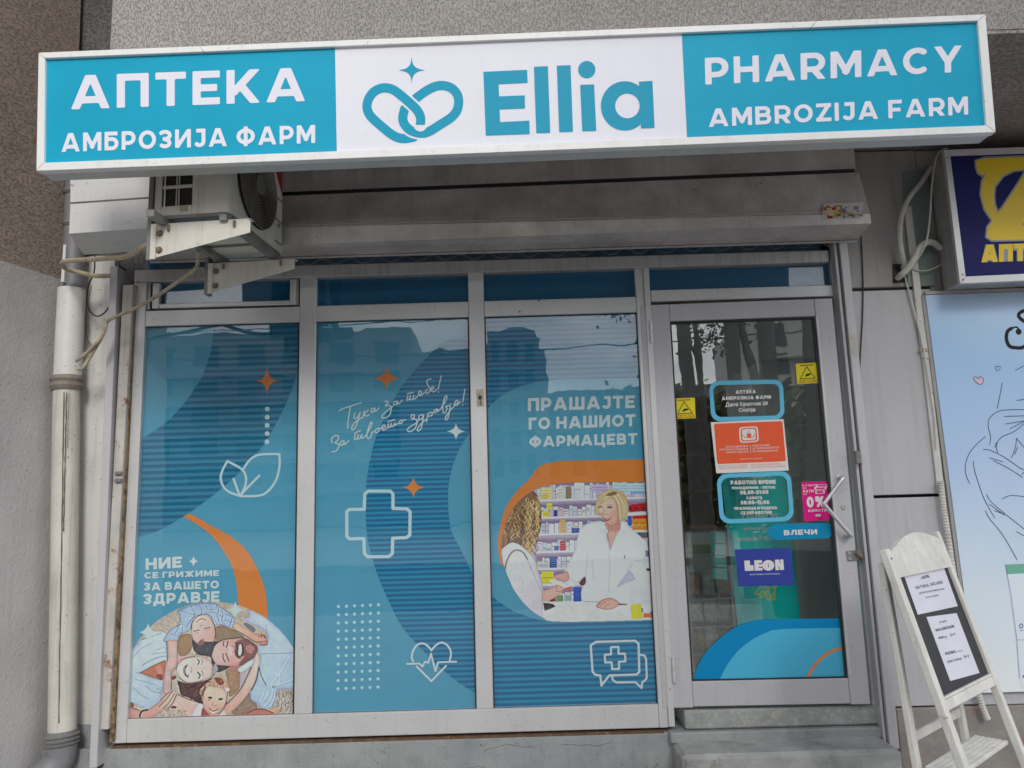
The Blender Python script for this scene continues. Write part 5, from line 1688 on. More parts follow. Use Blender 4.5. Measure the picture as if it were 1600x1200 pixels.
PL_ = panel([(i_bl[0] - ex, i_bl[1] + ex), (bb(526)[0], bb(526)[1] + ex), (bt(523)[0], bt(523)[1] - ex), (i_tl[0] - ex, i_tl[1] - ex)], 'teal_face', M['sign_teal'])
PM_ = panel([(bb(526.3)[0], bb(526.3)[1] + ex), (bb(1073.5)[0], bb(1073.5)[1] + ex), (bt(1065)[0], bt(1065)[1] - ex), (bt(523.3)[0], bt(523.3)[1] - ex)], 'white_face', M['sign_white'])
PR_ = panel([(bb(1073.8)[0], bb(1073.8)[1] + ex), (i_br[0] + ex, i_br[1] + ex), (i_tr[0] + ex, i_tr[1] - ex), (bt(1065.3)[0], bt(1065.3)[1] - ex)], 'teal_face', M['sign_teal'])
YL = YP - 0.0009
s1 = q4(2.963, 0, 0); s2 = q4(2.963, 520, 0); s3 = q4(2.963, 1060, 0)
lettering(PL_, M['sign_ink'], [
    ('АПТЕКА', *s1((327, 507), (1414, 468), (1414, 312), (327, 350))),
    ('АМБРОЗИЈА ФАРМ', *s1((284, 704), (1459, 662), (1459, 578), (284, 617)))], YL, t=0.21, gap=0.17)
lettering(PR_, M['sign_ink'], [
    ('PHARMACY', *s3((125, 392), (1312, 333), (1312, 210), (122, 268))),
    ('AMBROZIJA FARM', *s3((140, 588), (1342, 530), (1340, 446), (138, 504)))], YL, t=0.21, gap=0.17)
lnk_l = crv(s2((405, 577), (407, 548), (396, 518), (372, 490), (330, 453), (288, 420), (258, 408), (225, 408), (190, 425), (166, 458), (158, 495), (170, 530), (198, 560), (235, 592), (270, 620), (302, 637), (335, 641), (375, 634)), 4)
lnk_r = crv(s2((385, 455), (430, 422), (475, 400), (515, 396), (550, 408), (575, 435), (583, 470), (575, 510), (550, 542), (500, 575), (440, 611), (400, 615), (360, 603), (332, 575), (324, 545), (332, 505)), 4)
T_ = lambda a: [tuple(p) for p in a]
n_in = 4 * 6
left_all = f_line(T_(lnk_l), 14.4)
right_all = f_line(T_(lnk_r), 14.4)
left_over = f_line(T_(lnk_l[:n_in]), 21.0)
tail = f_line(T_(lnk_l[-22:]), 14.4)
left_main = f_line(T_(lnk_l[:-10]), 14.4)
right_low = f_line(T_(lnk_r[-32:]), 21.0)
capflat = f_poly(s2((380, 577), (432, 577), (432, 640), (380, 640)))
emb = f_any(f_cut(left_main, capflat), f_cut(tail, right_low), f_cut(right_all, left_over))
pprint('heart_link_emblem', M['sign_teal_ink'], PM_, YL, f_any(emb, f_star(643.3, 109.5, 30, 26, 0.42)), (560, 80, 730, 228), 0.9)
E_sh = [f_poly(s2((697, 332), (900, 323), (902, 384), (768, 390), (770, 446), (889, 441), (890, 502), (772, 507), (775, 565), (910, 558), (912, 621), (708, 628))),
        f_poly(s2((931, 309), (996, 306), (1007, 615), (942, 617))), f_poly(s2((1037, 304), (1101, 301), (1112, 610), (1048, 612))),
        f_disc(*s2((1176, 322))[0], 13.5), f_poly(s2((1145, 393), (1210, 390), (1220, 606), (1155, 608))),
        f_poly(s2((1417, 378), (1480, 374), (1490, 592), (1427, 595))),
        f_cut(f_disc(*s2((1352, 490))[0], 37.5, 38.5), f_disc(*s2((1364, 490))[0], 19, 19.3))]
pprint('lettering', M['sign_teal_ink'], PM_, YL, f_any(*E_sh), (750, 90, 1030, 220), 0.9)

# ------------------------------------------------------------------ air conditioner on its brackets
Lx = Vector((math.sin(rad(5)), math.cos(rad(5)), 0))
Nx = Vector((math.cos(rad(5)), -math.sin(rad(5)), 0))
Zx = Vector((0, 0, 1))
A0 = W(240, 338, -0.90)
ACL, ACW, ACH = 0.51, 0.30, 0.56
def ac(u, v, w_): return A0 + Nx * u + Lx * v + Zx * w_
t = thing('air_conditioner', ac(0.14, 0.38, 0), 'weathered cream outdoor air conditioner unit on two white wall brackets under the sign', 'air conditioner')
# casing from panels: the end with its grille is open so that the coil is seen behind the bars
mb = MB()
r_ = 0.03
prof = [(0.17, 0), (ACW - r_, 0), (ACW - 0.009, 0.009), (ACW, r_), (ACW, ACL), (0.0, ACL), (0.0, ACL - 0.01), (0.17, ACL - 0.01)]
for a, b in zip(prof[:-1], prof[1:]):
    pass
mb.prism([ac(u, v, 0) for u, v in [(0.176, 0), (ACW - r_, 0), (ACW - 0.009, 0.009), (ACW, r_), (ACW, ACL), (0.176, ACL)]], Zx * ACH)
mb.build('casing', M['ac_cream'], t)
MB().prism([ac(u, v, 0) for u, v in [(0.006, 0.012), (0.174, 0.012), (0.174, ACL - 0.002), (0.006, ACL - 0.002)]], Zx * (ACH - 0.01)).build('coil', M['ac_dark'], t)
def bar(u0, u1, w0, w1, m='ac_cream', name='grille_bar', v0=0.0, v1=0.010):
    MB().hexa([ac(u0, v0, w0), ac(u1, v0, w0), ac(u1, v1, w0), ac(u0, v1, w0), ac(u0, v0, w1), ac(u1, v0, w1), ac(u1, v1, w1), ac(u0, v1, w1)], 0.0025).build(name, M[m], t)
bar(0, 0.028, 0, ACH); bar(0.150, 0.1745, 0, ACH)
bar(0.0285, 0.1495, 0, 0.038)
for k in range(7):
    w0 = 0.038 + 0.0705 + k * 0.0755
    if w0 < ACH: bar(0.0285, 0.1495, w0, min(w0 + 0.013, ACH), v1=0.008)
bar(0.0835, 0.0885, 0.0385, ACH, v0=0.002, v1=0.006); bar(0.0935, 0.0985, 0.0385, ACH, v0=0.002, v1=0.006)
bar(0.040, 0.046, 0.020, ACH, 'sign_frame', 'guide_wire', v0=-0.006, v1=-0.001)
MB().hexa([ac(0.105, -0.004, 0.012), ac(0.135, -0.004, 0.012), ac(0.135, 0, 0.012), ac(0.105, 0, 0.012), ac(0.105, -0.004, 0.032), ac(0.135, -0.004, 0.032), ac(0.135, 0, 0.032), ac(0.105, 0, 0.032)], 0.003).build('clip', M['hose'], t)
# base tray
MB().prism([ac(u, v, -0.012) for u, v in [(0.005, 0.004), (ACW - r_, 0.004), (ACW - 0.004, r_), (ACW - 0.004, ACL), (0.005, ACL)]], Zx * 0.0115).build('base_tray', M['galv'], t)
# round fan guard on the long face
fc0 = ac(ACW + 0.002, 0.235, 0.205)
gd = MB()
for rr_ in np.linspace(0.05, 0.178, 12):
    gd.tube([fc0 + Nx * 0.012 + (Lx * math.cos(a) + Zx * math.sin(a)) * rr_ for a in np.linspace(0, 2 * math.pi, 41)], 0.0032, 5, caps=False)
for k in range(8):
    a = k * math.pi / 4 + 0.2
    d = Lx * math.cos(a) + Zx * math.sin(a)
    gd.tube([fc0 + Nx * 0.010 + d * 0.05, fc0 + Nx * 0.010 + d * 0.18], 0.003, 5)
gd.build('fan_guard', M['fan_guard'], t)
MB().cyl(fc0 + Nx * 0.0005, fc0 + Nx * 0.004, 0.183, 48).build('fan_opening', M['ac_dark'], t)
MB().cyl(fc0 + Nx * 0.005, fc0 + Nx * 0.019, 0.042, 28).build('fan_hub_cover', M['galv'], t)
bl_ = MB()
for k in range(3):
    a = k * 2.094
    d = Lx * math.cos(a) + Zx * math.sin(a); e = Lx * math.cos(a + 0.9) + Zx * math.sin(a + 0.9)
    bl_.hexa([fc0 + Nx * 0.0045 + d * 0.04, fc0 + Nx * 0.0045 + d * 0.16, fc0 + Nx * 0.006 + d * 0.16, fc0 + Nx * 0.006 + d * 0.04, fc0 + Nx * 0.0045 + e * 0.04, fc0 + Nx * 0.0045 + e * 0.16, fc0 + Nx * 0.006 + e * 0.16, fc0 + Nx * 0.006 + e * 0.04])
bl_.build('fan_blade', M['fan_guard'], t)
for k in range(3):
    lo = MB()
    w0 = 0.035 + k * 0.10
    lo.hexa([ac(ACW + 0.001, 0.435, w0), ac(ACW + 0.001, 0.50, w0), ac(ACW + 0.004, 0.50, w0), ac(ACW + 0.004, 0.435, w0), ac(ACW + 0.001, 0.435, w0 + 0.006), ac(ACW + 0.001, 0.50, w0 + 0.006), ac(ACW + 0.004, 0.50, w0 + 0.006), ac(ACW + 0.004, 0.435, w0 + 0.006)])
    lo.build('pressed_rib', M['galv'], t)
red = ink('faded_red_print', (0.38, 0.03, 0.04))
MB().prism([ac(ACW + 0.0012, 0.42, 0.36), ac(ACW + 0.0012, 0.505, 0.275), ac(ACW + 0.0012, 0.505, 0.40), ac(ACW + 0.0012, 0.42, 0.40)], Nx * 0.0006).build('red_label', red, t)
p = ac(ACW + 0.002, 0.47, 0.115)
MB().cyl(p, p + Nx * 0.006, 0.009, 12).build('screw', M['galv'], t)
# brackets: upright plate, tapered arm, two bolts each
for (pxa, pya, pyb, tipx, tipa, tipb, Yb, upr) in ((237, 352, 404, 398, 354, 376, -0.905, 250), (326, 413, 458, 466, 410, 424, -0.47, 402)):
    pa, pb_ = W(pxa, pya, Yb), W(pxa, pyb, Yb)
    reach = (W(tipx, (tipa + tipb) / 2, Yb).x - pa.x) / Nx.x * 0.985
    z1_, z0_ = pa.z, pb_.z
    th = (W(pxa, tipb, Yb).z)
    base = Vector((pa.x, Yb, 0))
    arm_pts = [base + Nx * 0.006 + Zx * z0_, base + Nx * reach + Zx * (z1_ - (0.052 if upr < 300 else 0.042)), base + Nx * reach + Zx * (z1_ - 0.006), base + Nx * (reach - 0.012) + Zx * z1_, base + Nx * 0.006 + Zx * z1_]
    arm = MB().prism(arm_pts, Lx * 0.003).build('bracket_arm', M['ac_cream'], t)
    MB().prism([base + Nx * 0.0 + Zx * (z1_ + 0.0005), base + Nx * reach + Zx * (z1_ + 0.0005), base + Nx * reach + Lx * 0.032 + Zx * (z1_ + 0.0005), base + Lx * 0.032 + Zx * (z1_ + 0.0005)], Zx * 0.003).build('arm_flange', M['ac_cream'], arm)
    ztop = W(pxa, upr, Yb).z
    MB().prism([base + Zx * (z0_ - 0.004) + Lx * (-0.002), base + Zx * (z0_ - 0.004) + Lx * 0.04, base + Zx * ztop + Lx * 0.04, base + Zx * ztop + Lx * (-0.002)], Nx * (-0.016)).build('upright', M['galv'], t)
    MB().prism([base + Nx * 0.0005 + Lx * -0.002 + Zx * (z0_ - 0.004), base + Nx * 0.022 + Lx * -0.002 + Zx * (z0_ - 0.004), base + Nx * 0.022 + Lx * -0.002 + Zx * (z1_ + 0.003), base + Nx * 0.0005 + Lx * -0.002 + Zx * (z1_ + 0.003)], Lx * -0.003).build('upright_flange', M['ac_cream'], t)
    for w_ in (0.24, 0.74):
        p = base + Nx * 0.035 + Zx * (z0_ + (z1_ - z0_) * w_) + Lx * -0.0005
        MB().cyl(p, p - Lx * 0.010, 0.010, 6).build('bolt', M['bolt'], t)
        MB().cyl(p, p - Lx * 0.003, 0.013, 14).build('washer', M['bolt'], t)
    for u in (0.07, reach - 0.06):
        p = base + Nx * u + Zx * (z1_ - 0.004) + Lx * -0.006
        MB().cyl(p, p - Zx * 0.022, 0.006, 6).build('bolt', M['bolt'], t)
# two rails carry the unit across the brackets
for u in (0.03, ACW - 0.03):
    q0, q1 = ac(u, -0.10 if u < 0.1 else -0.02, -0.042), ac(u, ACL + 0.02, -0.042)
    MB().hexa([q0, q0 + Nx * 0.03, q1 + Nx * 0.03, q1, q0 + Zx * 0.028, q0 + Nx * 0.03 + Zx * 0.028, q1 + Nx * 0.03 + Zx * 0.028, q1 + Zx * 0.028], 0.002).build('rail', M['galv'], t)
MB().prism([ac(0.03, 0.10, -0.0135), ac(0.25, 0.10, -0.0135), ac(0.25, 0.30, -0.0135), ac(0.03, 0.30, -0.0135)], Zx * -0.004).build('tray_rib', M['ac_cream'], t)
MB().prism([ac(0.03, 0.34, -0.0135), ac(0.25, 0.34, -0.0135), ac(0.25, 0.48, -0.0135), ac(0.03, 0.48, -0.0135)], Zx * -0.004).build('tray_rib', M['ac_cream'], t)

# ------------------------------------------------------------------ drainpipe
t = thing('drainpipe', W(98, 1140, -0.09), 'white painted drainpipe with a brown collar and grey elbow along the left wall', 'drainpipe')
Yp = -0.09
rp_ = 0.0605
pt = lambda px, py: W(px, py, Yp)
MB().tube([pt(112, 452), pt(105, 596)], rp_, 28).build('upper_pipe', M['pipe_white'], t, True)
MB().tube([pt(104, 600), pt(97, 1146)], rp_ - 0.003, 28).build('lower_pipe', M['pipe_stained'], t, True)
MB().tube([pt(104.8, 588), pt(104.7, 594), pt(104.6, 598), pt(104.4, 604), pt(104.3, 610)], [rp_ + 0.006, rp_ + 0.012, rp_ + 0.006, rp_ + 0.012, rp_ + 0.004], 28).build('collar', mat('grimy_collar', (0.23, 0.195, 0.165), 0.7, var=0.25, vscale=20, streak=0.4), t, True)
MB().tube([pt(119, 240), pt(118, 300), pt(114, 452)], rp_ - 0.014, 24).build('grey_pipe', M['pipe_grey'], t, True)
for py in (302, 352):
    p = pt(117, py)
    MB().tube([p + Vector((0, 0, 0.012)), p, p - Vector((0, 0, 0.012))], [rp_ - 0.011, rp_ - 0.004, rp_ - 0.011], 24).build('pipe_ring', M['pipe_grey'], t, True)
MB().slab([W(95, 440, -0.155), W(100, 440, -0.155), W(103, 382, -0.155), W(99, 382, -0.155)], 0.03).build('white_sleeve_edge', M['pipe_white'], t)
e = [pt(97, 1140), pt(96, 1165), pt(93, 1185)] 
e += [e[-1] + Vector((-0.03, -0.02, -0.045)), e[-1] + Vector((-0.10, -0.06, -0.085)), e[-1] + Vector((-0.26, -0.16, -0.13))]
MB().tube([Vector(q) for q in crv([tuple(q) for q in e], 5)], rp_ + 0.003, 24).build('elbow', M['pipe_grey'], t, True)
for k, py in enumerate((1148, 1155, 1161)):
    MB().tube([pt(97, py - 2), pt(97, py), pt(97, py + 2)], [rp_ + 0.004, rp_ + 0.011, rp_ + 0.004], 28).build('socket_ring', M['galv'], t, True)
mbk = MB()   # dark dried drips on the pipe
for (x0, y0, x1, y1, wd) in ((100, 612, 92, 1130, 0.0022), (104, 612, 99, 830, 0.002), (96, 612, 93, 760, 0.0016), (108, 612, 105, 700, 0.0013)):
    pts = []
    for i in range(24):
        u = i / 23
        px, py = x0 + (x1 - x0) * u + RNG.normal(0, 0.25), y0 + (y1 - y0) * u
        cx = 104 + (97 - 104) * (py - 600) / 546
        dx = (px - cx) / 19.5
        yy = Yp - (rp_ - 0.003) * math.sqrt(max(0.05, 1 - dx * dx)) - 0.0002
        pts.append(W(px, py, yy))
    mbk.tube(pts, [wd * (0.6 + 0.6 * abs(math.sin(i * 1.3))) for i in range(24)], 5)
mbk.build('dried_drip', mat('dark_drip', (0.10, 0.09, 0.075), 0.7), t)

# ------------------------------------------------------------------ hoses and cables at the left
def cable(name, pts3, r, m, label, cat='cable', n=8, group=None):
    pts = [Vector(q) for q in crv([tuple(q) for q in pts3], 6)]
    o = MB().tube(pts, r, n).build(name, M[m], None, True)
    return tag(o, label, cat, group)


hp = [W(236, 381, -0.86), W(222, 387, -0.82), W(196, 401, -0.7), W(165, 404, -0.55), W(130, 406, -0.40), W(103, 408, -0.30), W(97, 413, -0.26), W(104, 420, -0.22), W(125, 426, -0.18), W(150, 431, -0.15), W(172, 431, -0.13)]
cable('insulated_hose', hp, 0.011, 'hose', 'tan insulated hose bending round the drainpipe at the upper left', 'hose')
hp = [W(310, 392, -0.55), W(309, 410, -0.5), W(305, 421, -0.47), W(290, 432, -0.42), W(255, 456, -0.34), W(215, 480, -0.27), W(172, 499, -0.22), W(165, 510, -0.21), W(158, 528, -0.21), W(145, 550, -0.20), W(130, 574, -0.19), W(122, 577, -0.18)]
cable('drain_hose', hp, 0.0085, 'hose', 'weathered beige drain hose sagging from the air conditioner to the drainpipe', 'hose')
hp = [W(166, 508, -0.225), W(160, 524, -0.225), W(147, 540, -0.22), W(130, 556, -0.2), W(119, 564, -0.18)]
cable('drain_hose', hp, 0.008, 'hose', 'short beige hose end poking into the drainpipe above the collar', 'hose')
hp = [W(330, 431, -0.42), W(316, 419, -0.42), W(303, 424, -0.43), W(292, 430, -0.42)]
cable('thin_cable', hp, 0.004, 'white_cable', 'thin pale cable joining the hose beside the lower bracket')
hp = [W(148, 400, -0.14), W(147, 425, -0.13), W(138, 447, -0.1), W(136, 470, -0.08), W(141, 487, -0.07), W(152, 494, -0.06), W(163, 489, -0.06), W(170, 480, -0.06)]
cable('black_cable', hp, 0.0035, 'black_cable', 'thin black cable looped on the white wall strip beside the drainpipe')
hp = [W(140, 438, -0.02), W(136, 470, -0.01), W(134, 510, -0.008), W(137, 530, -0.01), W(143, 538, -0.03)]
cable('grey_cable', hp, 0.0026, 'pipe_grey', 'thin grey cable hanging down behind the beige hose')

# ------------------------------------------------------------------ glass shop door
P0 = W(1017, 790, -0.034)
P1 = W(1331, 790, -0.066)
du = Vector((P1.x - P0.x, P1.y - P0.y, 0)).normalized()
dn = Vector((du.y, -du.x, 0))          # towards the street
def DP(px, py, push=0.0):
    """line of sight of a photo pixel on the door leaf's front, pushed towards the street"""
    d = FW * CAM_F + RT * (px - 800) - UP * (py - 600)
    o0 = P0 + dn * push
    s = (o0 - CAMP).dot(dn) / d.dot(dn)
    return CAMP + d * s
DR = thing('shop_door', (P0.x, P0.y, 0.548), 'grey aluminium glass shop door with stickers and a bent tubular handle', 'door')
dxl, dxr = 0.0, (DP(1331, 790) - P0).dot(du)
zb0, zb1 = W(1190, 1103, -0.04).z, DP(1200, 1062.5).z
zt0_, zt1_ = DP(1157, 498).z, DP(1157, 471).z
gl_ = (DP(1064, 785) - P0).dot(du); gr_ = (DP(1300, 776) - P0).dot(du)
def leaf(name, u0, u1, z0, z1, m='door_alu', push=0.0, dep=0.045, bev=0.003):
    a, b = P0 + du * u0 + dn * push, P0 + du * u1 + dn * push
    bk = dn * -dep
    f = lambda p, z: Vector((p.x, p.y, z))
    return MB().hexa([f(a, z0), f(b, z0), f(b + bk, z0), f(a + bk, z0), f(a, z1), f(b, z1), f(b + bk, z1), f(a + bk, z1)], bev).build(name, M[m], DR)
leaf('stile', dxl, gl_, zb0, zt1_); leaf('stile', gr_, dxr, zb0, zt1_)
leaf('rail', gl_ + 0.001, gr_ - 0.001, zt0_, zt1_, push=-0.0005); leaf('rail', gl_ + 0.001, gr_ - 0.001, zb0 + 0.004, zb1, push=-0.001)
leaf('gasket', gl_ + 0.0005, gl_ + 0.008, zb1, zt0_, 'gasket', -0.006, 0.02, 0); leaf('gasket', gr_ - 0.011, gr_ - 0.0005, zb1, zt0_, 'gasket', -0.006, 0.02, 0)
leaf('gasket', gl_ + 0.001, gr_ - 0.001, zt0_ - 0.010, zt0_ - 0.0005, 'gasket', -0.007, 0.02, 0); leaf('gasket', gl_ + 0.001, gr_ - 0.001, zb1 + 0.0005, zb1 + 0.006, 'gasket', -0.007, 0.02, 0)
leaf('bead', gr_ + 0.001, gr_ + 0.011, zb1 + 0.02, zt0_ - 0.002, 'alu', 0.002, 0.006, 0.001)
leaf('glass_pane', gl_ - 0.01, gr_ + 0.01, zb1 - 0.01, zt0_ + 0.01, 'door_glass', -0.020, 0.006, 0)
GF = -0.0175                            # stickers sit on the street side of the pane
dpj = lambda k: (lambda a, b: DP(a, b, GF + 0.0007 * k))
def dprint(name, m, parent, k, f, box, step=0.7): return pprint(name, m, parent, 0, f, box, step, dpj(k))
cd = q4(4.2867, 1030, 580); cb = q4(3.5306, 1030, 840); ct = q4(3.5306, 1010, 440)
mk = lambda n_, c, k=1.05: ink(n_, fc(*c, k))
S_sky, S_org, S_wht, S_pink, S_pill, S_yel, S_leon, S_blk = mk('sticker_sky_blue', (98, 184, 216)), mk('sticker_orange', (228, 92, 52)), mk('sticker_white', (222, 218, 216)), mk('sticker_pink', (214, 20, 128)), mk('sticker_teal', (0, 136, 178)), mk('sticker_yellow', (226, 210, 40)), mk('sticker_indigo', (52, 66, 152)), ink('sticker_black', (0.02, 0.02, 0.02))
S_lb, S_db, S_or2 = mk('door_film_light', (72, 166, 198), 1.25), mk('door_film_dark', (0, 122, 172), 1.3), mk('door_film_orange', (226, 140, 76))
inset = lambda q, s: [tuple(np.array(sum(np.array(p, float) for p in q) / 4) * (1 - s) + np.array(p, float) * s) for p in q]
q1_ = cd((331, 66), (828, 55), (842, 322), (350, 338))
q1i = cd((358, 94), (803, 84), (812, 296), (378, 308))
s_ = dprint('rounded_frame_sticker', S_sky, DR, 1, f_cut(f_rrect(q1_, 15), f_rrect(q1i, 10)), (1100, 588, 1232, 664))
mbt = MB()
text_quad(mbt, 'АПТЕКА', *cd((512, 151), (648, 147), (648, 124), (512, 128)), dpj(1), 0.25, 0.14)
text_quad(mbt, 'АМБРОЗИЈА ФАРМ', *cd((418, 194), (748, 184), (748, 160), (418, 170)), dpj(1), 0.25, 0.14)
font_line(mbt, 'Дане Крапчев 28', cd((444, 236))[0], cd((727, 226))[0], 5.6, dpj(1), 0.02)
font_line(mbt, 'Скопје', cd((533, 272))[0], cd((645, 269))[0], 5.6, dpj(1), 0.02)
mbt.build('lettering', S_wht, s_)
qo = cd((345, 342), (833, 321), (868, 665), (383, 684))
s_ = dprint('notice_sticker', S_wht, DR, 1, f_poly(qo), (1105, 650, 1240, 745))
dprint('orange_field', S_org, s_, 2, f_rrect(cd((366, 352), (825, 334), (849, 603), (389, 622)), 3), (1110, 652, 1232, 730))
qe = cd((533, 376), (660, 368), (668, 472), (541, 482))
dprint('emblem', S_wht, s_, 3, f_any(f_cut(f_rrect(qe, 5), f_rrect(inset(qe, 0.84), 4)), f_cut(f_rrect(inset(qe, 0.70), 3), f_any(f_line(cd((560, 430), (585, 445), (630, 440), (640, 420)), 1.2, 4), f_disc(1170.5, 680.5, 3.4), f_line(cd((600, 400), (585, 420), (600, 440), (615, 425), (600, 400)), 0.8)))), (1150, 662, 1190, 696), 0.4)
mbt = MB()
for s, a, b in (('ФОНД ЗА ЗДРАВСТВЕНО', (446, 513), (597, 507)), ('ОСИГУРУВАЊЕ НА МАКЕДОНИЈА', (400, 532), (597, 525)), ('НАШЕТО ЗДРАВЈЕ', (450, 549), (597, 543)), ('ФОНДИ И СИГУРИМЕВЕ', (624, 505), (740, 501)), ('СИГУРИМЕВЕ ШЕНДЕТЕСОРЕ', (622, 524), (805, 515)), ('ТЕ МАКЕДОНИСЕ', (624, 543), (796, 536))):
    font_line(mbt, s, cd(a)[0], cd(b)[0], 2.6, dpj(3), 0.01)
font_line(mbt, 'www.fzo.org.mk', cd((540, 592))[0], cd((692, 586))[0], 2.2, dpj(3))
v, f2 = shape_mesh(f_line(cd((611, 495), (613, 548)), 0.6), 1171, 693, 1175, 710, 0.4, dpj(3)); mbt.add(v, f2)
mbt.build('lettering', S_wht, s_)
mbt = MB()
for s, a, b in (('ИНСТИТУЦИЈА СО ДОГОВОР', (400, 640), (590, 633)), ('ВАЖИ ЗА ТЕКОВНА ГОДИНА', (402, 655), (592, 648)), ('ИНСТИТУЦИОН МЕ КОНТРАТЕ', (614, 632), (820, 624)), ('ВЛЕН ПЕР ВИТИН АКТУАЛ ТЕ СИГУРИМИТ', (614, 648), (848, 640))):
    font_line(mbt, s, cd(a)[0], cd(b)[0], 2.0, dpj(2))
mbt.build('lettering', S_org, s_)
q3 = cd((382, 690), (880, 668), (905, 1002), (408, 1022))
q3i = cd((412, 716), (852, 697), (875, 975), (436, 993))
s_ = dprint('rounded_frame_sticker', S_sky, DR, 1, f_cut(f_rrect(q3, 16), f_rrect(q3i, 12)), (1112, 730, 1246, 822))
mbt = MB()
for s, x0, y0, x1, y1, h_ in (('РАБОТНО ВРЕМЕ', 480, 760, 782, 754, 27), ('ПОНЕДЕЛНИК - ПЕТОК', 488, 791, 780, 786, 17), ('08,00-21:00', 543, 826, 732, 821, 26), ('САБОТА', 586, 858, 693, 856, 18), ('08:00-15:00', 548, 893, 738, 890, 26), ('ПРАЗНИЦИ И НЕДЕЛА', 503, 929, 792, 924, 19), ('СЕ НЕРАБОТНИ', 547, 959, 754, 955, 20)):
    text_quad(mbt, s, *cd((x0, y0), (x1, y1), (x1 - 2, y1 - h_), (x0 - 2, y0 - h_)), dpj(1), 0.25, 0.15)
mbt.build('lettering', S_wht, s_)
qp = cd((950, 742), (1137, 736), (1150, 996), (970, 1006))
s_ = dprint('card_payment_sticker', S_pink, DR, 1, f_poly(qp), (1248, 748, 1302, 818))
mbt = MB()
text_quad(mbt, 'КУПУВАЈТЕ', *cd((960, 772), (1062, 768), (1061, 757), (959, 760)), dpj(2), 0.2)
text_quad(mbt, 'НА', *cd((962, 788), (985, 787), (985, 777), (962, 778)), dpj(2), 0.2)
text_quad(mbt, 'РАТИ', *cd((964, 814), (1035, 811), (1034, 793), (963, 796)), dpj(2), 0.22)
text_quad(mbt, 'СО', *cd((966, 829), (988, 828), (988, 819), (966, 820)), dpj(2), 0.2)
text_quad(mbt, '0%', *cd((990, 914), (1112, 908), (1108, 836), (985, 842)), dpj(2), 0.26)
text_quad(mbt, 'КАМАТА', *cd((1000, 944), (1124, 938), (1123, 920), (999, 926)), dpj(2), 0.22)
for q in ((1040, 775, 1120, 795), (1050, 760, 1132, 780), (1046, 800, 1108, 822)):
    pts = cd((q[0], q[3]), (q[2], q[3] - 4), (q[2], q[1] - 4), (q[0], q[1]))
    v, f2 = shape_mesh(f_cut(f_rrect(pts, 1), f_rrect(inset(pts, 0.72), 0.6)), 1270, 752, 1298, 776, 0.5, dpj(2)); mbt.add(v, f2)
v, f2 = shape_mesh(f_rrect(cd((1045, 958), (1082, 956), (1083, 972), (1046, 974)), 1.5), 1270, 800, 1286, 810, 0.5, dpj(2)); mbt.add(v, f2)
mbt.build('lettering', S_wht, s_)
qv = cd((726, 1026), (1160, 1014), (1168, 1118), (734, 1132))
s_ = dprint('pull_sticker', S_pill, DR, 2, f_rrect(qv, 12), (1195, 812, 1308, 848))
mbt = MB(); text_quad(mbt, 'ВЛЕЧИ', *cd((836, 1099), (1059, 1092), (1057, 1058), (834, 1065)), dpj(3), 0.24, 0.16); mbt.build('lettering', S_wht, s_)
def cctv(q, box):
    s_ = dprint('camera_warning_sticker', S_yel, DR, 1, f_poly(q), box)
    c_ = sum(np.array(p) for p in q) / 4
    ux = (np.array(q[1]) - np.array(q[0])); uy = (np.array(q[3]) - np.array(q[0]))
    g = lambda u, v: tuple(c_ + ux * u + uy * v)
    tri = [g(-0.34, 0.25), g(0.34, 0.25), g(0, -0.33)]
    camm = [g(-0.14, 0.14), g(-0.02, 0.02), g(0.14, 0.0), g(0.18, 0.07), g(0.02, 0.13), g(-0.08, 0.16)]
    dprint('warning_triangle', S_blk, s_, 2, f_any(f_line(tri, 1.1, 1, True), f_poly(camm)), box, 0.4)
    mb_ = MB()
    text_quad(mb_, 'ВНИМАНИЕ', g(-0.3, -0.37), g(0.3, -0.37), g(0.3, -0.44), g(-0.3, -0.44), dpj(2), 0.22)
    text_quad(mb_, 'ОБЈЕКТОТ Е ПОД', g(-0.42, 0.37), g(0.42, 0.37), g(0.42, 0.31), g(-0.42, 0.31), dpj(2), 0.22)
    text_quad(mb_, 'ВИДЕО НАДЗОР', g(-0.42, 0.46), g(0.42, 0.46), g(0.42, 0.40), g(-0.42, 0.40), dpj(2), 0.22)
    mb_.build('lettering', ink('sticker_red_text', (0.35, 0.03, 0.02)), s_)
cctv(cd((92, 183), (238, 177), (244, 314), (106, 320)), (1048, 618, 1090, 658))
cctv(ct((823, 454), (942, 446), (952, 559), (832, 566)), (1240, 564, 1284, 604))
ql = cb((417, 66), (727, 56), (743, 262), (438, 270))
s_ = dprint('indigo_sticker', S_leon, DR, 1, f_poly(ql), (1145, 852, 1244, 920))
lt = cb
dprint('lettering', S_wht, s_, 2, f_any(
    f_poly(lt((469, 127), (500, 126), (501, 152), (516, 152), (520, 152), (522, 182), (473, 184))), 
    f_cut(f_poly(lt((524, 125), (567, 124), (571, 181), (527, 183))), f_any(f_poly(lt((548, 141), (569, 140), (569, 146), (548, 147))), f_poly(lt((549, 161), (571, 160), (571, 166), (549, 167))))),
    f_cut(f_disc(*lt((602, 153))[0], 9.3, 8.3), f_line(lt((601, 143), (604, 163)), 1.0)),
    f_cut(f_poly(lt((638, 122), (684, 120), (689, 178), (642, 180))), f_any(f_line(lt((662, 119), (669, 140)), 1.2), f_line(lt((660, 160), (664, 182)), 1.2)))), (1160, 870, 1228, 895), 0.5)
mbt = MB(); font_line(mbt, 'ANATOMIC FOOTWEAR', cb((498, 207))[0], cb((668, 203))[0], 1.9, dpj(2), 0.01); mbt.build('lettering', S_wht, s_)
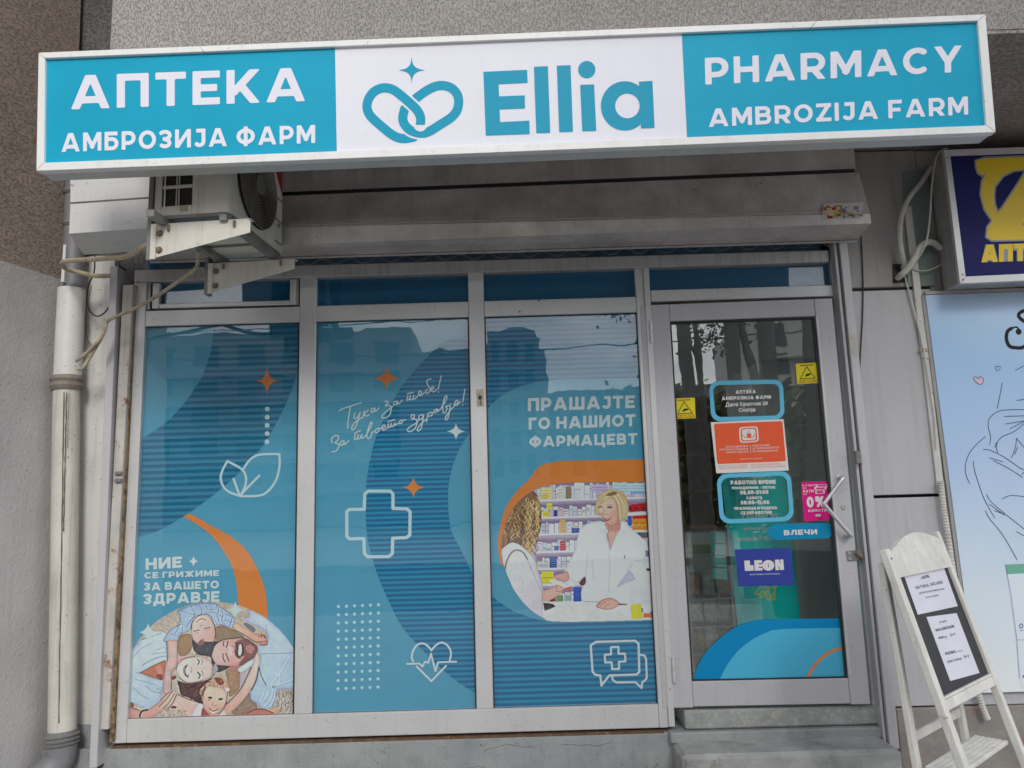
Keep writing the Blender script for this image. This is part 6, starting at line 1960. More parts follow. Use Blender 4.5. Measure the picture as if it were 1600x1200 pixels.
# film along the foot of the pane
oarc = [tuple(p) for p in crv(cb((188, 800), (205, 725), (250, 642), (320, 567), (400, 505), (480, 470), (560, 455), (640, 450), (1018, 446)), 5)]
iarc = [tuple(p) for p in crv(cb((325, 800), (370, 712), (430, 630), (510, 565), (590, 525), (680, 505), (1028, 497)), 5)]
FLM = dprint('foot_film', S_db, DR, 1, f_and(f_poly(oarc + cb((1056, 700), (1062, 800))), f_poly([DPq for DPq in [(1082, 1066.5), (1331, 1061), (1322, 940), (1075, 940)]])), (1078, 955, 1334, 1070), 0.9)
dprint('light_field', S_lb, FLM, 2, f_and(f_poly(iarc + cb((1056, 700), (1062, 800))), f_poly([(1082, 1066.5), (1331, 1061), (1322, 940), (1075, 940)])), (1110, 975, 1334, 1070), 0.9)
dprint('orange_ring', S_or2, FLM, 3, f_line(cb((816, 777), (845, 722), (893, 666), (955, 626), (1036, 605)), 4.6, 4), (1255, 1008, 1330, 1064), 0.7)
dprint('ring_inner_line', S_sky, FLM, 3, f_line(cb((836, 779), (862, 732), (905, 683), (965, 642), (1038, 622)), 1.6, 4), (1260, 1012, 1331, 1064), 0.6)  # printed sky-blue line along the inside of the orange ring
# handle, lock, hinges, hasp
hA, hM, hB = DP(1311.5, 746), DP(1281, 787.5), DP(1323, 836.5)
outw = dn * 0.052
hpts = [hA + dn * 0.001, hA + dn * 0.035, hA + outw + (hM - hA) * 0.06, hA + outw + (hM - hA) * 0.5, hM + outw + (hA - hM) * 0.10, hM + outw, hM + outw + (hB - hM) * 0.08, hM + outw + (hB - hM) * 0.55, hB + outw + (hM - hB) * 0.05, hB + dn * 0.035, hB + dn * 0.001]
hd = MB().tube([Vector(p) for p in crv([tuple(p) for p in hpts], 6)], 0.0095, 14).build('handle', M['steel'], DR, True)
for p in (hA, hB):
    MB().cyl(p + dn * 0.0005, p + dn * 0.006, 0.016, 18).build('rosette', M['steel'], hd, True)
p = DP(1318, 792)
lk = MB().cyl(p + dn * 0.0005, p + dn * 0.008, 0.011, 16).build('lock', M['steel'], DR, True)
MB().hexa([p + dn * 0.008 + Vector((-0.0015, 0, -0.006)), p + dn * 0.008 + Vector((0.0015, 0, -0.006)), p + dn * 0.009 + Vector((0.0015, 0, -0.006)), p + dn * 0.009 + Vector((-0.0015, 0, -0.006)), p + dn * 0.008 + Vector((-0.0015, 0, 0.006)), p + dn * 0.008 + Vector((0.0015, 0, 0.006)), p + dn * 0.009 + Vector((0.0015, 0, 0.006)), p + dn * 0.009 + Vector((-0.0015, 0, 0.006))]).build('keyhole', M['bolt'], lk)
for px, py in ((1017, 519), (1052, 1046)):
    p = DP(px, py)
    hb = MB().cyl(p + dn * 0.008 + Vector((0, 0, -0.055)), p + dn * 0.008 + Vector((0, 0, -0.001)), 0.0085, 14).build('hinge', M['alu'], DR, True)
    MB().cyl(p + dn * 0.008 + Vector((0, 0, 0.001)), p + dn * 0.008 + Vector((0, 0, 0.055)), 0.0085, 14).build('hinge_barrel', M['alu'], hb, True)
qh = [DP(1324, 877, 0.001), DP(1357, 874, 0.001), DP(1355, 858, 0.001), DP(1322, 861, 0.001)]
hs = MB().slab(qh, dn * 0.004, 0.001).build('hasp', M['galv'], DR)
p = DP(1341, 868, 0.006)
MB().tube([p + Vector((-0.012, 0, 0.008)), p + dn * 0.014 + Vector((-0.004, 0, 0.010)), p + dn * 0.016 + Vector((0.006, 0, -0.004)), p + Vector((0.014, 0, -0.014))], 0.006, 8).build('staple', M['bolt'], hs, True)
for px, py in ((1327, 864), (1328, 873), (1351, 862)):
    p = DP(px, py, 0.005)
    MB().cyl(p, p + dn * 0.004, 0.0055, 10).build('screw', M['steel'], hs)

# ------------------------------------------------------------------ inside the shop
M['wall_in'] = mat('interior_wall_paint', (0.60, 0.61, 0.60), 0.7, var=0.04)
M['floor_in'] = mat('shop_floor_tiles', (0.42, 0.40, 0.37), 0.35, var=0.10, vscale=3)
M['wood_in'] = mat('reddish_brown_wood', (0.22, 0.085, 0.045), 0.45, var=0.2, vscale=10)
struct('floor', MB().box(-2.3, 2.4, 0.205, 4.0, 0.30, 0.548), M['floor_in'])
struct('room_wall', MB().box(-2.4, 2.4, 4.0, 4.1, 0.30, 3.0), M['wall_in'])
struct('room_wall', MB().box(-2.5, -2.35, 0.27, 4.0, 0.30, 1.0), M['wall_in'])  # left wall keeps an unseen opening above, added to let daylight in
struct('room_wall', MB().box(-2.5, -2.35, 0.27, 4.0, 2.75, 3.0), M['wall_in'])
struct('room_wall', MB().box(-2.5, -2.35, 0.27, 0.6, 1.002, 2.748), M['wall_in'])
struct('room_wall', MB().box(1.96, 2.1, 0.27, 4.0, 0.30, 3.0), M['wall_in'])
struct('ceiling', MB().box(-2.5, 2.4, 0.27, 4.1, 3.0, 3.08), M['wall_in'])
# plain grey cabinet to the right behind the glass
t = thing('cabinet', (1.62, 0.75, 0.55), 'plain grey cabinet side inside the shop, right behind the door glass', 'cabinet')
MB().box(1.40, 1.95, 0.55, 1.30, 0.56, 2.25, 0.006).build('carcass', M['wall_in'], t)
MB().box(1.42, 1.95, 0.545, 0.549, 1.30, 1.306).build('seam', M['gasket'], t)
# shelves with boxes at the left
t = thing('shelf_unit', (0.95, 2.2, 0.55), 'dark wooden shelf unit deep inside the shop seen through the door', 'shelves')
MB().box(0.55, 0.58, 2.0, 2.5, 0.55, 2.3).build('side_panel', M['wood_in'], t)
MB().box(1.62, 1.65, 2.0, 2.5, 0.55, 2.3).build('side_panel', M['wood_in'], t)
MB().box(0.581, 1.619, 2.48, 2.5, 0.55, 2.3).build('back_panel', M['wood_in'], t)
bc = [mat('box_' + n_, c, 0.5, var=0.1) for n_, c in (('white', (0.6, 0.6, 0.58)), ('green', (0.20, 0.34, 0.10)), ('blue', (0.06, 0.2, 0.36)), ('red', (0.4, 0.07, 0.06)), ('tan', (0.42, 0.33, 0.2)))]
rb = random.Random(31)
ORD = ['first', 'second', 'third', 'fourth', 'fifth', 'sixth']
adj = ['white', 'green', 'blue', 'red', 'tan']
for k in range(6):
    z = 0.72 + k * 0.27
    MB().box(0.581, 1.619, 2.01, 2.479, z, z + 0.02).build('board', M['wood_in'], t)
    x, nb = 0.70, 0
    while x < 1.2 and nb < 5:
        wd = rb.uniform(0.08, 0.16)
        hh = rb.uniform(0.08, 0.2)
        ci = rb.randrange(5)
        o = MB().box(x, x + wd, 2.04, 2.2, z + 0.0205, z + 0.02 + hh, 0.004).build('medicine_box', bc[ci])
        tag(o, '%s box, %s from the left on the %s shelf from the floor inside the shop' % (adj[ci], ORD[nb], ORD[k]), 'box', 'products on the shelves inside')
        nb += 1
        x += wd + rb.uniform(0.008, 0.05)
# brown counter front and rack of bags
t = thing('counter', (0.95, 1.3, 0.55), 'reddish brown wooden counter post behind the left side of the door glass', 'counter')
MB().box(0.885, 0.965, 0.72, 0.80, 0.55, 1.38, 0.004).build('post', M['wood_in'], t)
MB().box(0.60, 1.22, 1.10, 1.14, 0.80, 1.30, 0.004).build('front', M['wall_in'], t)
MB().box(0.60, 1.22, 1.06, 1.5, 1.302, 1.33, 0.004).build('top', M['wood_in'], t)
MB().box(0.60, 1.22, 1.094, 1.099, 1.16, 1.21).build('green_strip', bc[1], t)
t = thing('wire_rack', (1.02, 0.7, 0.55), 'small wire rack of brown bags on the shop floor behind the door', 'rack')
rk = MB()
for x in (0.93, 1.17):
    rk.cyl((x, 0.62, 0.55), (x, 0.62, 1.12), 0.008, 8)
for z in (0.66, 0.80, 0.95, 1.10):
    rk.cyl((0.93, 0.62, z), (1.17, 0.62, z), 0.004, 6)
rk.build('frame', M['steel'], t)
MB().tube([(0.90, 0.50, 0.60), (1.0, 0.47, 0.60), (1.15, 0.50, 0.60)], 0.012, 10).build('bumper', M['steel'], t)
bag_m = [mat('brown_bag', (0.34, 0.23, 0.13), 0.6, var=0.4, vscale=30), mat('pale_bag', (0.5, 0.48, 0.42), 0.6, var=0.3, vscale=30)]
for k in range(9):
    x, z = 0.94 + (k % 3) * 0.075, 0.67 + (k // 3) * 0.145
    mbx = MB()
    def bag(b, x=x, z=z):
        bmesh.ops.create_cube(b, size=1.0)
        bmesh.ops.subdivide_edges(b, edges=list(b.edges), cuts=3, use_grid_fill=True)
        for v in b.verts:
            c = v.co
            pinch = 1 - 0.55 * max(0.0, c.z) * 2 * 0.5
            v.co = Vector((x + 0.034 + c.x * 0.066 + rb.gauss(0, 0.003), 0.68 + c.y * 0.07 * pinch + rb.gauss(0, 0.004), z + 0.068 + c.z * 0.115 + rb.gauss(0, 0.003)))
    mbx.bm(bag)
    o = mbx.build('paper_bag', bag_m[k % 2 if k != 4 else 1], None)
    tag(o, '%s crinkled bag, %s from the left in the %s row of the wire rack' % ('pale' if k % 2 or k == 4 else 'brown', ORD[k % 3], ('bottom', 'middle', 'top')[k // 3]), 'bag', 'bags on the wire rack')
# teal floor display close behind the glass
t = thing('display_stand', (1.30, 0.4, 0.55), 'tall teal cardboard display with white lettering just behind the door glass', 'display')
YD = 0.32
qd = [W(1162, 990, YD), W(1253, 984, YD), W(1226, 730, YD), W(1134, 737, YD)]
M['teal_card'] = mk('teal_card', (0, 150, 146), 2.6)
card = MB().slab(qd, 0.10, 0.003).build('card', M['teal_card'], t)
mbt = MB()
pd = lambda a, b: W(a, b, YD - 0.001)
font_line(mbt, 'Pampers', cd((512, 722))[0], cd((752, 712))[0], 6.5, pd, 0.02)
font_line(mbt, 'Пелени', cd((560, 990))[0], cd((790, 975))[0], 6.5, pd, 0.02)
font_line(mbt, 'отпорни на', cd((566, 1067))[0], cd((810, 1056))[0], 5.0, pd, 0.016)
font_line(mbt, 'какафонија', cd((528, 1140))[0], cd((850, 1122))[0], 6.8, pd, 0.02)
mbt.build('lettering', mk('display_white', (206, 220, 212), 2.6), card)
v, f2 = MB(), None
for ln in (((560, 268), (530, 310), (560, 312), (552, 330), (575, 322), (580, 300), (560, 300)), ((600, 275), (590, 320), (605, 345), (620, 330), (635, 342), (636, 300), (640, 275)), ((575, 268), (610, 280), (650, 266)), ((605, 290), (612, 330), (628, 310))):
    a_, b_ = shape_mesh(f_line(cb(*ln), 1.9, 3), 1175, 910, 1220, 942, 0.6, pd)
    v.add(a_, b_)
v.build('scribble', mk('display_yellow', (206, 214, 60), 2.6), card)
for k in range(4):
    q = [W(1114 + k * 0.5, 848 + k * 19, 0.36), W(1134 + k, 849 + k * 19, 0.36), W(1133 + k, 832 + k * 19, 0.36), W(1113 + k * 0.5, 830 + k * 19, 0.36)]
    MB().slab(q, 0.05, 0.002).build('leaflet', mk('leaflet_teal', (70, 160, 152)), t)

# ------------------------------------------------------------------ blue light-box sign at the right
YB = -0.20
t = thing('shop_sign', W(1560, 340, YB), 'dark blue light box sign with yellow lettering and circular emblem at the right edge', 'sign')
btl, bbl = (1475, 234), (1500, 443)
ext_r = lambda p, d, s: (p[0] + d, p[1] + d * s)
otl, otr, obr, obl = btl, ext_r(btl, 420, -0.035), ext_r(bbl, 420, -0.045), bbl
itl, itr, ibr, ibl = (1485, 243), (1890, 229), (1905, 413), (1509, 432)
for nm, q in (('frame_profile', [obl, obr, ibr, ibl]), ('frame_profile', [itl, itr, otr, otl]), ('frame_profile', [(obl[0], obl[1] - .5), (ibl[0], ibl[1] - .5), (itl[0], itl[1] + .5), (otl[0], otl[1] + .5)])):
    MB().slab([W(*p, YB) for p in q], 0.02, 0.001).build(nm, M['alu'], t)
MB().slab([W(obl[0] + 1, obl[1] - 1, YB + 0.021), W(obr[0] - 1, obr[1] - 1, YB + 0.021), W(otr[0] - 1, otr[1] + 1, YB + 0.021), W(otl[0] + 1, otl[1] + 1, YB + 0.021)], 0.145, 0.002).build('box_body', M['alu_dirty'], t)
M['sign_blue'] = mat('dark_blue_face', (0.010, 0.012, 0.11), 0.5, spec=0.2, var=0.08, vscale=5)
M['sign_yel'] = mat('yellow_vinyl', (0.85, 0.60, 0.02), 0.35, var=0.06, vscale=8)
M['sign_gry'] = mat('grey_outline_vinyl', (0.30, 0.32, 0.38), 0.35, var=0.04)
fb = MB().slab([W(ibl[0] - 2, ibl[1] + 2, YB + 0.009), W(*ibr, YB + 0.009), W(*itr, YB + 0.009), W(itl[0] - 2, itl[1] - 2, YB + 0.009)], 0.004).build('blue_face', M['sign_blue'], t)
c7 = q4(3.0, 1350, 220)
outl = c7((525, 95), (565, 82), (1010, 66), (1012, 120), (985, 150), (1000, 235), (960, 350), (930, 385), (955, 440), (945, 458), (600, 466), (575, 450), (580, 405), (602, 375), (566, 320), (548, 250), (555, 190), (572, 152), (553, 162), (535, 150), (527, 120))
hole1 = c7((608, 265), (612, 215), (650, 165), (700, 140), (765, 132), (720, 205), (650, 312), (627, 338), (612, 300))
hole2 = c7((740, 395), (790, 300), (850, 400))
hole3 = c7((815, 140), (900, 160), (950, 240), (935, 320), (900, 345), (860, 230))
yf_ = f_cut(f_cut(f_cut(f_poly(outl), f_poly(hole1)), f_poly(hole2)), f_poly(hole3))
pprint('emblem_outline', M['sign_gry'], fb, YB + 0.0082, lambda X, Y: yf_(X, Y) - 2.6, (1515, 235, 1700, 385), 0.9)
pprint('emblem', M['sign_yel'], fb, YB + 0.0074, yf_, (1515, 235, 1700, 385), 0.9)
lq = c7((548, 570), (975, 556), (975, 474), (548, 487))
for nm, m_, tk, k in (('lettering_outline', 'sign_gry', 0.40, 0.0082), ('lettering', 'sign_yel', 0.29, 0.0074)):
    mbt = MB()
    text_quad(mbt, 'АПТЕКА', *lq, lambda a, b: W(a, b, YB + k), tk, 0.03)
    mbt.build(nm, M[m_], fb)
for px, py in ((1481, 246), (1504, 429), (1505, 437)):
    p = W(px, py, YB - 0.0005)
    MB().cyl(p, p + Vector((0, -0.002, 0)), 0.004, 8).build('screw', M['bolt'], t)

# ------------------------------------------------------------------ light blue banner
YN = -0.045
t = thing('banner', W(1520, 800, YN), 'light blue printed banner with thin line drawing and hearts at the right edge', 'banner')
M['banner'] = mat('pale_blue_print', fc(150, 182, 222, 1.45), 0.45, var=0.0, spec=0.3)
bn = M['banner']
n, k = bn.node_tree.nodes, bn.node_tree.links.new
g = n.new('ShaderNodeNewGeometry'); s = n.new('ShaderNodeSeparateXYZ'); k(g.outputs['Position'], s.inputs[0])
nz_ = n.new('ShaderNodeTexNoise'); nz_.inputs['Scale'].default_value = 1.8; nz_.inputs['Detail'].default_value = 3; k(g.outputs['Position'], nz_.inputs['Vector'])
a1 = n.new('ShaderNodeMath'); a1.operation = 'MULTIPLY_ADD'; a1.inputs[1].default_value = 0.55; k(nz_.outputs['Fac'], a1.inputs[0]); k(s.outputs['Z'], a1.inputs[2])
r = n.new('ShaderNodeValToRGB')
mr = n.new('ShaderNodeMapRange'); mr.inputs[1].default_value = 0.7; mr.inputs[2].default_value = 2.75
k(a1.outputs[0], mr.inputs[0]); k(mr.outputs[0], r.inputs[0])
els = r.color_ramp.elements
els[0].position, els[0].color = 0.0, (*fc(208, 210, 226, 1.35), 1)
els[1].position, els[1].color = 1.0, (*fc(168, 186, 226, 1.42), 1)
for pos, c in ((0.3, (184, 196, 222)), (0.62, (154, 176, 222)), (0.85, (144, 174, 224))):
    e_ = els.new(pos); e_.color = (*fc(*c, 1.45), 1)
k(r.outputs[0], n['Principled BSDF'].inputs['Base Color'])
qn = [W(1529 - 2, 1083, YN), W(1900, 1072, YN), W(1860, 446, YN), W(1446, 461, YN)]
sh = MB().slab(qn, 0.02, 0.001).build('printed_sheet', M['banner'], t)
MB().slab([W(1521, 1085, YN + 0.004), W(1526, 1085, YN + 0.004), W(1445, 461, YN + 0.004), W(1440, 461, YN + 0.004)], 0.016).build('edge_shadow', M['panel_dusty'], t)  # dark strip put in for the shadow along the sheet's left edge
MB().slab([W(1446, 460, YN - 0.004), W(1870, 445, YN - 0.004), W(1868, 440, YN - 0.004), W(1446, 455, YN - 0.004)], 0.02, 0.001).build('top_profile', M['alu_dirty'], t)
nb = ink('banner_line_ink', (0.055, 0.06, 0.10))
cc = q4(3.5294, 1360, 560)
sk = [[(728, 135), (715, 200), (700, 275)], [(800, 65), (847, 42)], [(808, 232), (847, 226)],
      [(658, 475), (663, 430), (650, 380), (655, 335), (690, 300), (740, 285), (847, 283), (900, 290)], [(738, 320), (847, 317)], [(745, 362), (847, 345)], [(770, 388), (847, 348)],
      [(705, 455), (730, 430), (790, 405), (847, 360)], [(635, 430), (580, 480), (540, 535), (523, 600), (530, 650), (548, 690)], [(705, 455), (690, 475), (688, 490)], [(700, 465), (695, 490), (703, 520)],
      [(622, 503), (655, 505), (730, 540), (790, 580), (830, 610)], [(655, 548), (690, 558), (730, 570)], [(680, 565), (760, 605), (838, 655)], [(805, 440), (800, 490), (778, 550)], [(805, 440), (847, 490)], [(812, 490), (795, 530)],
      [(568, 568), (575, 620), (600, 700), (630, 780), (685, 880)], [(640, 750), (665, 790), (740, 855), (847, 940), (900, 980)], [(657, 805), (740, 865)], [(685, 840), (735, 858)],
      [(635, 840), (655, 880), (720, 960), (770, 1040), (808, 1110)], [(728, 775), (770, 757), (847, 762), (900, 775)], [(805, 955), (847, 978)], [(830, 605), (847, 615)], [(836, 640), (850, 625)]]
mb = MB()
for ln in sk:
    pl = cc(*ln)
    xs_, ys_ = [p[0] for p in pl], [p[1] for p in pl]
    v, f2 = shape_mesh(f_line(pl, 1.15, 4 if len(pl) > 2 else 1), min(xs_) - 2, min(ys_) - 2, max(xs_) + 2, max(ys_) + 2, 0.5, lambda a, b: W(a, b, YN - 0.0008))
    mb.add(v, f2)
mb.build('line_drawing', nb, sh, kind='stuff')
def heart(cx, cy, s_):
    return [(cx, cy + s_), (cx - s_ * 1.0, cy + s_ * 0.1), (cx - s_ * 0.9, cy - s_ * 0.6), (cx - s_ * 0.4, cy - s_ * 0.75), (cx, cy - s_ * 0.3), (cx + s_ * 0.4, cy - s_ * 0.75), (cx + s_ * 0.9, cy - s_ * 0.6), (cx + s_ * 1.0, cy + s_ * 0.1)]
h1 = [(x + (y - 595) * 0.3, y) for x, y in heart(1530, 594, 7)]
pprint('heart_mark', ink('pink_ink', fc(214, 184, 204)), sh, YN - 0.0008, f_poly(h1, 4), (1515, 580, 1545, 610), 0.5)
pprint('heart_outline', nb, sh, YN - 0.0014, f_any(f_line(h1, 0.9, 4, True), f_line(heart(1559, 575, 4.0), 0.7, 4, True)), (1515, 564, 1570, 610), 0.5)
pprint('script_letter', ink('black_ink', (0.012, 0.012, 0.016)), sh, YN - 0.0008, f_any(
    f_line(c7((690, 880), (672, 895), (668, 930), (682, 962), (712, 970), (745, 968), (775, 940), (790, 900), (770, 860), (735, 835), (725, 815), (745, 798), (790, 790)), 5.5, 4), f_disc(*c7((725, 895))[0], 4.6), f_line(c7((690, 880), (715, 873), (730, 890)), 2.6, 3)), (1565, 478, 1622, 552), 0.6)
# printed product pack
pprint('printed_pack', ink('pack_white', fc(214, 222, 234)), sh, YN - 0.0008, f_poly([(1571, 882), (1700, 878), (1700, 1075), (1596, 1075), (1589, 1010)]), (1568, 876, 1640, 1078), 0.9)
pprint('green_band', ink('pack_green', fc(112, 172, 152)), sh, YN - 0.0014, f_poly([(1571, 882), (1700, 877), (1700, 891), (1573, 897)]), (1568, 870, 1640, 900), 0.9)
mb = MB()
for ln, wd in (([(1589, 1000), (1640, 999)], 0.7), ([(1571, 882), (1580, 930), (1589, 1000), (1593, 1060)], 0.7)):
    v, f2 = shape_mesh(f_line(ln, wd), 1568, 878, 1642, 1064, 0.6, lambda a, b: W(a, b, YN - 0.0020)); mb.add(v, f2)
v, f2 = shape_mesh(f_any(f_cut(f_disc(1595.5, 978, 3.2, 4), f_disc(1595.5, 978, 1.8, 2.4)), f_line([(1593, 985.5), (1599, 985)], 1.0), f_disc(1600, 1057, 2.4)), 1590, 970, 1604, 1062, 0.5, lambda a, b: W(a, b, YN - 0.0020)); mb.add(v, f2)
mb.build('pack_print', ink('pack_blue', fc(96, 130, 170)), sh)

# ------------------------------------------------------------------ trunking, conduit and cables at the right
t = thing('cable_trunking', W(1440, 500, -0.03), 'narrow white cable trunking running down the cladding beside the banner', 'trunking')
MB().slab([W(1441, 560, -0.035), W(1452, 560, -0.035), W(1424, 322, -0.035), W(1413, 322, -0.035)], 0.014, 0.001).build('trunk', M['white_old'], t)
MB().slab([W(1465, 766, -0.034), W(1476, 766, -0.034), W(1452.5, 561, -0.034), W(1441.5, 561, -0.034)], 0.013, 0.001).build('trunk', M['white_old'], t)
p = W(1443, 547, -0.037)
MB().box(p.x - 0.02, p.x + 0.02, -0.042, -0.035, p.z - 0.008, p.z + 0.008, 0.002).build('clip', M['hose'], t)
t = thing('corrugated_conduit', W(1542, 1120, -0.05), 'ribbed beige conduit hanging behind the white easel', 'conduit')
cp = [tuple(W(*q, -0.055)) for q in ((1470, 752), (1474, 790), (1480, 830), (1487, 880), (1496, 930), (1507, 985), (1519, 1050), (1532, 1095), (1543, 1124))]
pp = [Vector(q) for q in crv(cp, 26)]
MB().tube(pp, [0.0125 if i % 3 else 0.0150 for i in range(len(pp))], 10).build('ribbed_tube', M['white_cable'], t)
hp = [W(1455, 262, -0.06), W(1440, 285, -0.07), W(1420, 310, -0.08), W(1408, 340, -0.085), W(1406, 370, -0.085), W(1409, 395, -0.08), W(1413, 412, -0.06), W(1411, 420, -0.03)]
cable('cable_sleeve', hp, 0.0125, 'white_cable', 'thick white sleeved cable curving down left of the blue sign', 'cable')
hp = [W(1403, 434, -0.025), W(1409, 429, -0.07), W(1420, 418, -0.09), W(1430, 402, -0.1), W(1437, 388, -0.1), W(1448, 379, -0.09), W(1459, 380, -0.07), W(1470, 388, -0.055)]
cable('cable_sleeve', hp, 0.0155, 'white_cable', 'thicker white sleeved cable looping from the cladding hole to the blue sign', 'cable')
hp = [W(1480, 232, -0.12), W(1470, 236, -0.13), W(1462, 250, -0.13), W(1456, 290, -0.13), W(1453, 340, -0.13), W(1448, 375, -0.13), W(1440, 395, -0.12), W(1430, 412, -0.06)]
cable('thin_cable', hp, 0.0045, 'white_cable', 'thin white cable hanging from the top corner of the blue sign', 'cable')
hp = [W(1426, 420, -0.04), W(1440, 423, -0.045), W(1455, 421, -0.045), W(1473, 412, -0.045)]
cable('thin_cable', hp, 0.003, 'white_cable', 'short thin cable running sideways into the blue sign', 'cable')
hp = [W(1412, 425, -0.03), W(1420, 455, -0.034), W(1431, 495, -0.037), W(1443, 545, -0.046), W(1452, 600, -0.046), W(1460, 650, -0.046), W(1463, 702, -0.046)]
cable('thin_cable', hp, 0.0042, 'white_cable', 'thin pale cable clipped along the trunking beside the banner', 'cable')
hp = [W(1345, 362, -0.028), W(1347, 400, -0.026), W(1348.5, 450, -0.026), W(1347.5, 500, -0.026), W(1344, 560, -0.026), W(1343, 600, -0.024)]
o = cable('black_cable', hp, 0.0032, 'black_cable', 'thin black cable hanging over the cladding right of the guide rail', 'cable')
o = MB().slab([W(1395, 442, -0.0215), W(1424, 441, -0.0215), W(1421, 411, -0.0215), W(1394, 413, -0.0215)], 0.001).build('cable_hole', M['gasket'])
tag(o, 'rough dark hole in the cladding where white cables enter', 'hole')

# ------------------------------------------------------------------ white easel
sc = 2.826 / 2.473
EA = [1.173 * sc, -CAM_D + 2.473 * sc, CAM_Z + (1.308 - CAM_Z) * sc]
ew, eh = 0.42 * sc, 0.438 * sc
yaw, tl_ = 0.73, 0.26
ea = Vector((math.cos(yaw), math.sin(yaw), 0)); en = Vector((math.sin(yaw), -math.cos(yaw), 0))
ed = (Vector((0, 0, -math.cos(tl_))) + en * math.sin(tl_)).normalized()
ef = ea.cross(ed); ef = ef if ef.dot(en) > 0 else -ef
E0 = Vector(EA)
def ep(u, v, n=0.0): return E0 + ea * u + ed * v + ef * n
vend = (E0.z - GZ) / math.cos(tl_)
t = thing('easel', (E0.x + 0.2, E0.y, GZ), 'white wooden folding easel with a black board and two printed notices', 'easel')
def ebox(name, u0, u1, v0, v1, n0, n1, m='easel_white', bev=0.003, par=None):
    return MB().hexa([ep(u0, v1, n1), ep(u1, v1, n1), ep(u1, v1, n0), ep(u0, v1, n0), ep(u0, v0, n1), ep(u1, v0, n1), ep(u1, v0, n0), ep(u0, v0, n0)], bev).build(name, M[m], par or t)
sw = 0.036
ebox('stile', -sw, 0, -0.015, vend, -0.022, 0.006)
ebox('stile', ew, ew + sw * 0.8, -0.055, vend, -0.022, 0.006)
ebox('bottom_rail', 0.001, ew - 0.001, eh, eh + 0.034, -0.02, 0.003)
ebox('ledge', 0.001, ew - 0.001, eh - 0.010, eh - 0.001, -0.018, 0.004)
arch = []
for i in range(15):
    u = i / 14
    arch.append(ep(0.001 + (ew - 0.002) * u, 0.012 - 0.06 * math.sin(math.pi * (0.06 + 0.86 * u)) - 0.025 * u, 0.002))
bd_top = 0.088
arch += [ep(ew - 0.001, bd_top, 0.002), ep(0.001, bd_top, 0.002)]
MB().prism(arch, ef * -0.018).build('arched_top', M['easel_white'], t)
bd = ebox('chalkboard', 0.001, ew - 0.001, bd_top + 0.001, eh - 0.011, -0.014, -0.008, 'chalk', 0)
# notices
def EP(px, py, n=-0.0070):
    d = FW * CAM_F + RT * (px - 800) - UP * (py - 600)
    o0 = E0 + ef * n
    return CAMP + d * ((o0 - CAMP).dot(ef) / d.dot(ef))
ce = q4(8.571, 1370, 840); cf = q4(10.0, 1440, 960)
n1_ = MB().slab([EP(*p) for p in ce((552, 1032), (1085, 918), (880, 352), (345, 448))], ef * -0.0008).build('paper_notice', M['paper'], t)
n2_ = MB().slab([EP(*p) for p in cf((450, 1040), (905, 915), (548, -20), (78, 40))], ef * -0.0008).build('paper_notice', M['paper'], t)
pj = lambda a, b: EP(a, b, -0.0064)
mbt = MB()
text_quad(mbt, '-30%', *ce((588, 565), (706, 535), (698, 492), (580, 522)), pj, 0.24, 0.12)
text_quad(mbt, 'NATURAL ORGANIC', *ce((528, 692), (895, 612), (880, 572), (514, 652)), pj, 0.19, 0.16)
text_quad(mbt, 'ДЕТЕРГЕНТИ И ОМЕКНУВАЧИ', *ce((570, 758), (910, 694), (904, 672), (564, 736)), pj, 0.19, 0.16)
text_quad(mbt, 'ECOVER ZERO', *ce((660, 815), (830, 782), (824, 760), (654, 793)), pj, 0.19, 0.16)
mbt.build('lettering', M['ink_dark'], n1_)
mbt = MB()
text_quad(mbt, 'АКЦИИ', *cf((275, 138), (392, 112), (386, 88), (269, 114)), pj, 0.21, 0.12)
text_quad(mbt, 'MAGNESIUM', *cf((228, 270), (512, 205), (502, 160), (214, 226)), pj, 0.23, 0.12)
text_quad(mbt, '400', *cf((270, 388), (345, 372), (334, 332), (260, 348)), pj, 0.23, 0.12)
font_line(mbt, 'mg', cf((348, 372))[0], cf((396, 360))[0], 4.0, pj)
text_quad(mbt, '2+1', *cf((448, 345), (528, 327), (516, 282), (436, 300)), pj, 0.21, 0.14)
text_quad(mbt, 'ANZIBEL', *cf((368, 636), (545, 598), (535, 556), (357, 594)), pj, 0.23, 0.12)
font_line(mbt, 'honey', cf((556, 590))[0], cf((640, 570))[0], 2.6, pj)
font_line(mbt, '(мент-лимон)', cf((408, 760))[0], cf((630, 705))[0], 4.6, pj)
text_quad(mbt, '1+1', *cf((662, 690), (742, 672), (730, 622), (650, 640)), pj, 0.21, 0.14)
mbt.build('lettering', M['ink_dark'], n2_)
# hind legs
rt = -0.07
er = (Vector((0, 0, -math.cos(rt))) - en * math.sin(rt)).normalized()
erf = ea.cross(er); erf = erf if erf.dot(en) > 0 else -erf
H0 = ep(0, 0.03, -0.03)
def hp_(u, v, n=0.0): return H0 + ea * u + er * v + erf * n
hend = (H0.z - GZ) / math.cos(rt)
def hbox(name, u0, u1, v0, v1, n0, n1):
    return MB().hexa([hp_(u0, v1, n1), hp_(u1, v1, n1), hp_(u1, v1, n0), hp_(u0, v1, n0), hp_(u0, v0, n1), hp_(u1, v0, n1), hp_(u1, v0, n0), hp_(u0, v0, n0)], 0.003).build(name, M['easel_white'], t)
hbox('hind_leg', -0.012, 0.022, 0, hend, -0.022, 0.0)
hbox('hind_leg', ew - 0.030, ew + 0.004, 0, hend, -0.022, 0.0)
hbox('crossbar', 0.023, ew - 0.031, 0.575, 0.607, -0.018, -0.004)
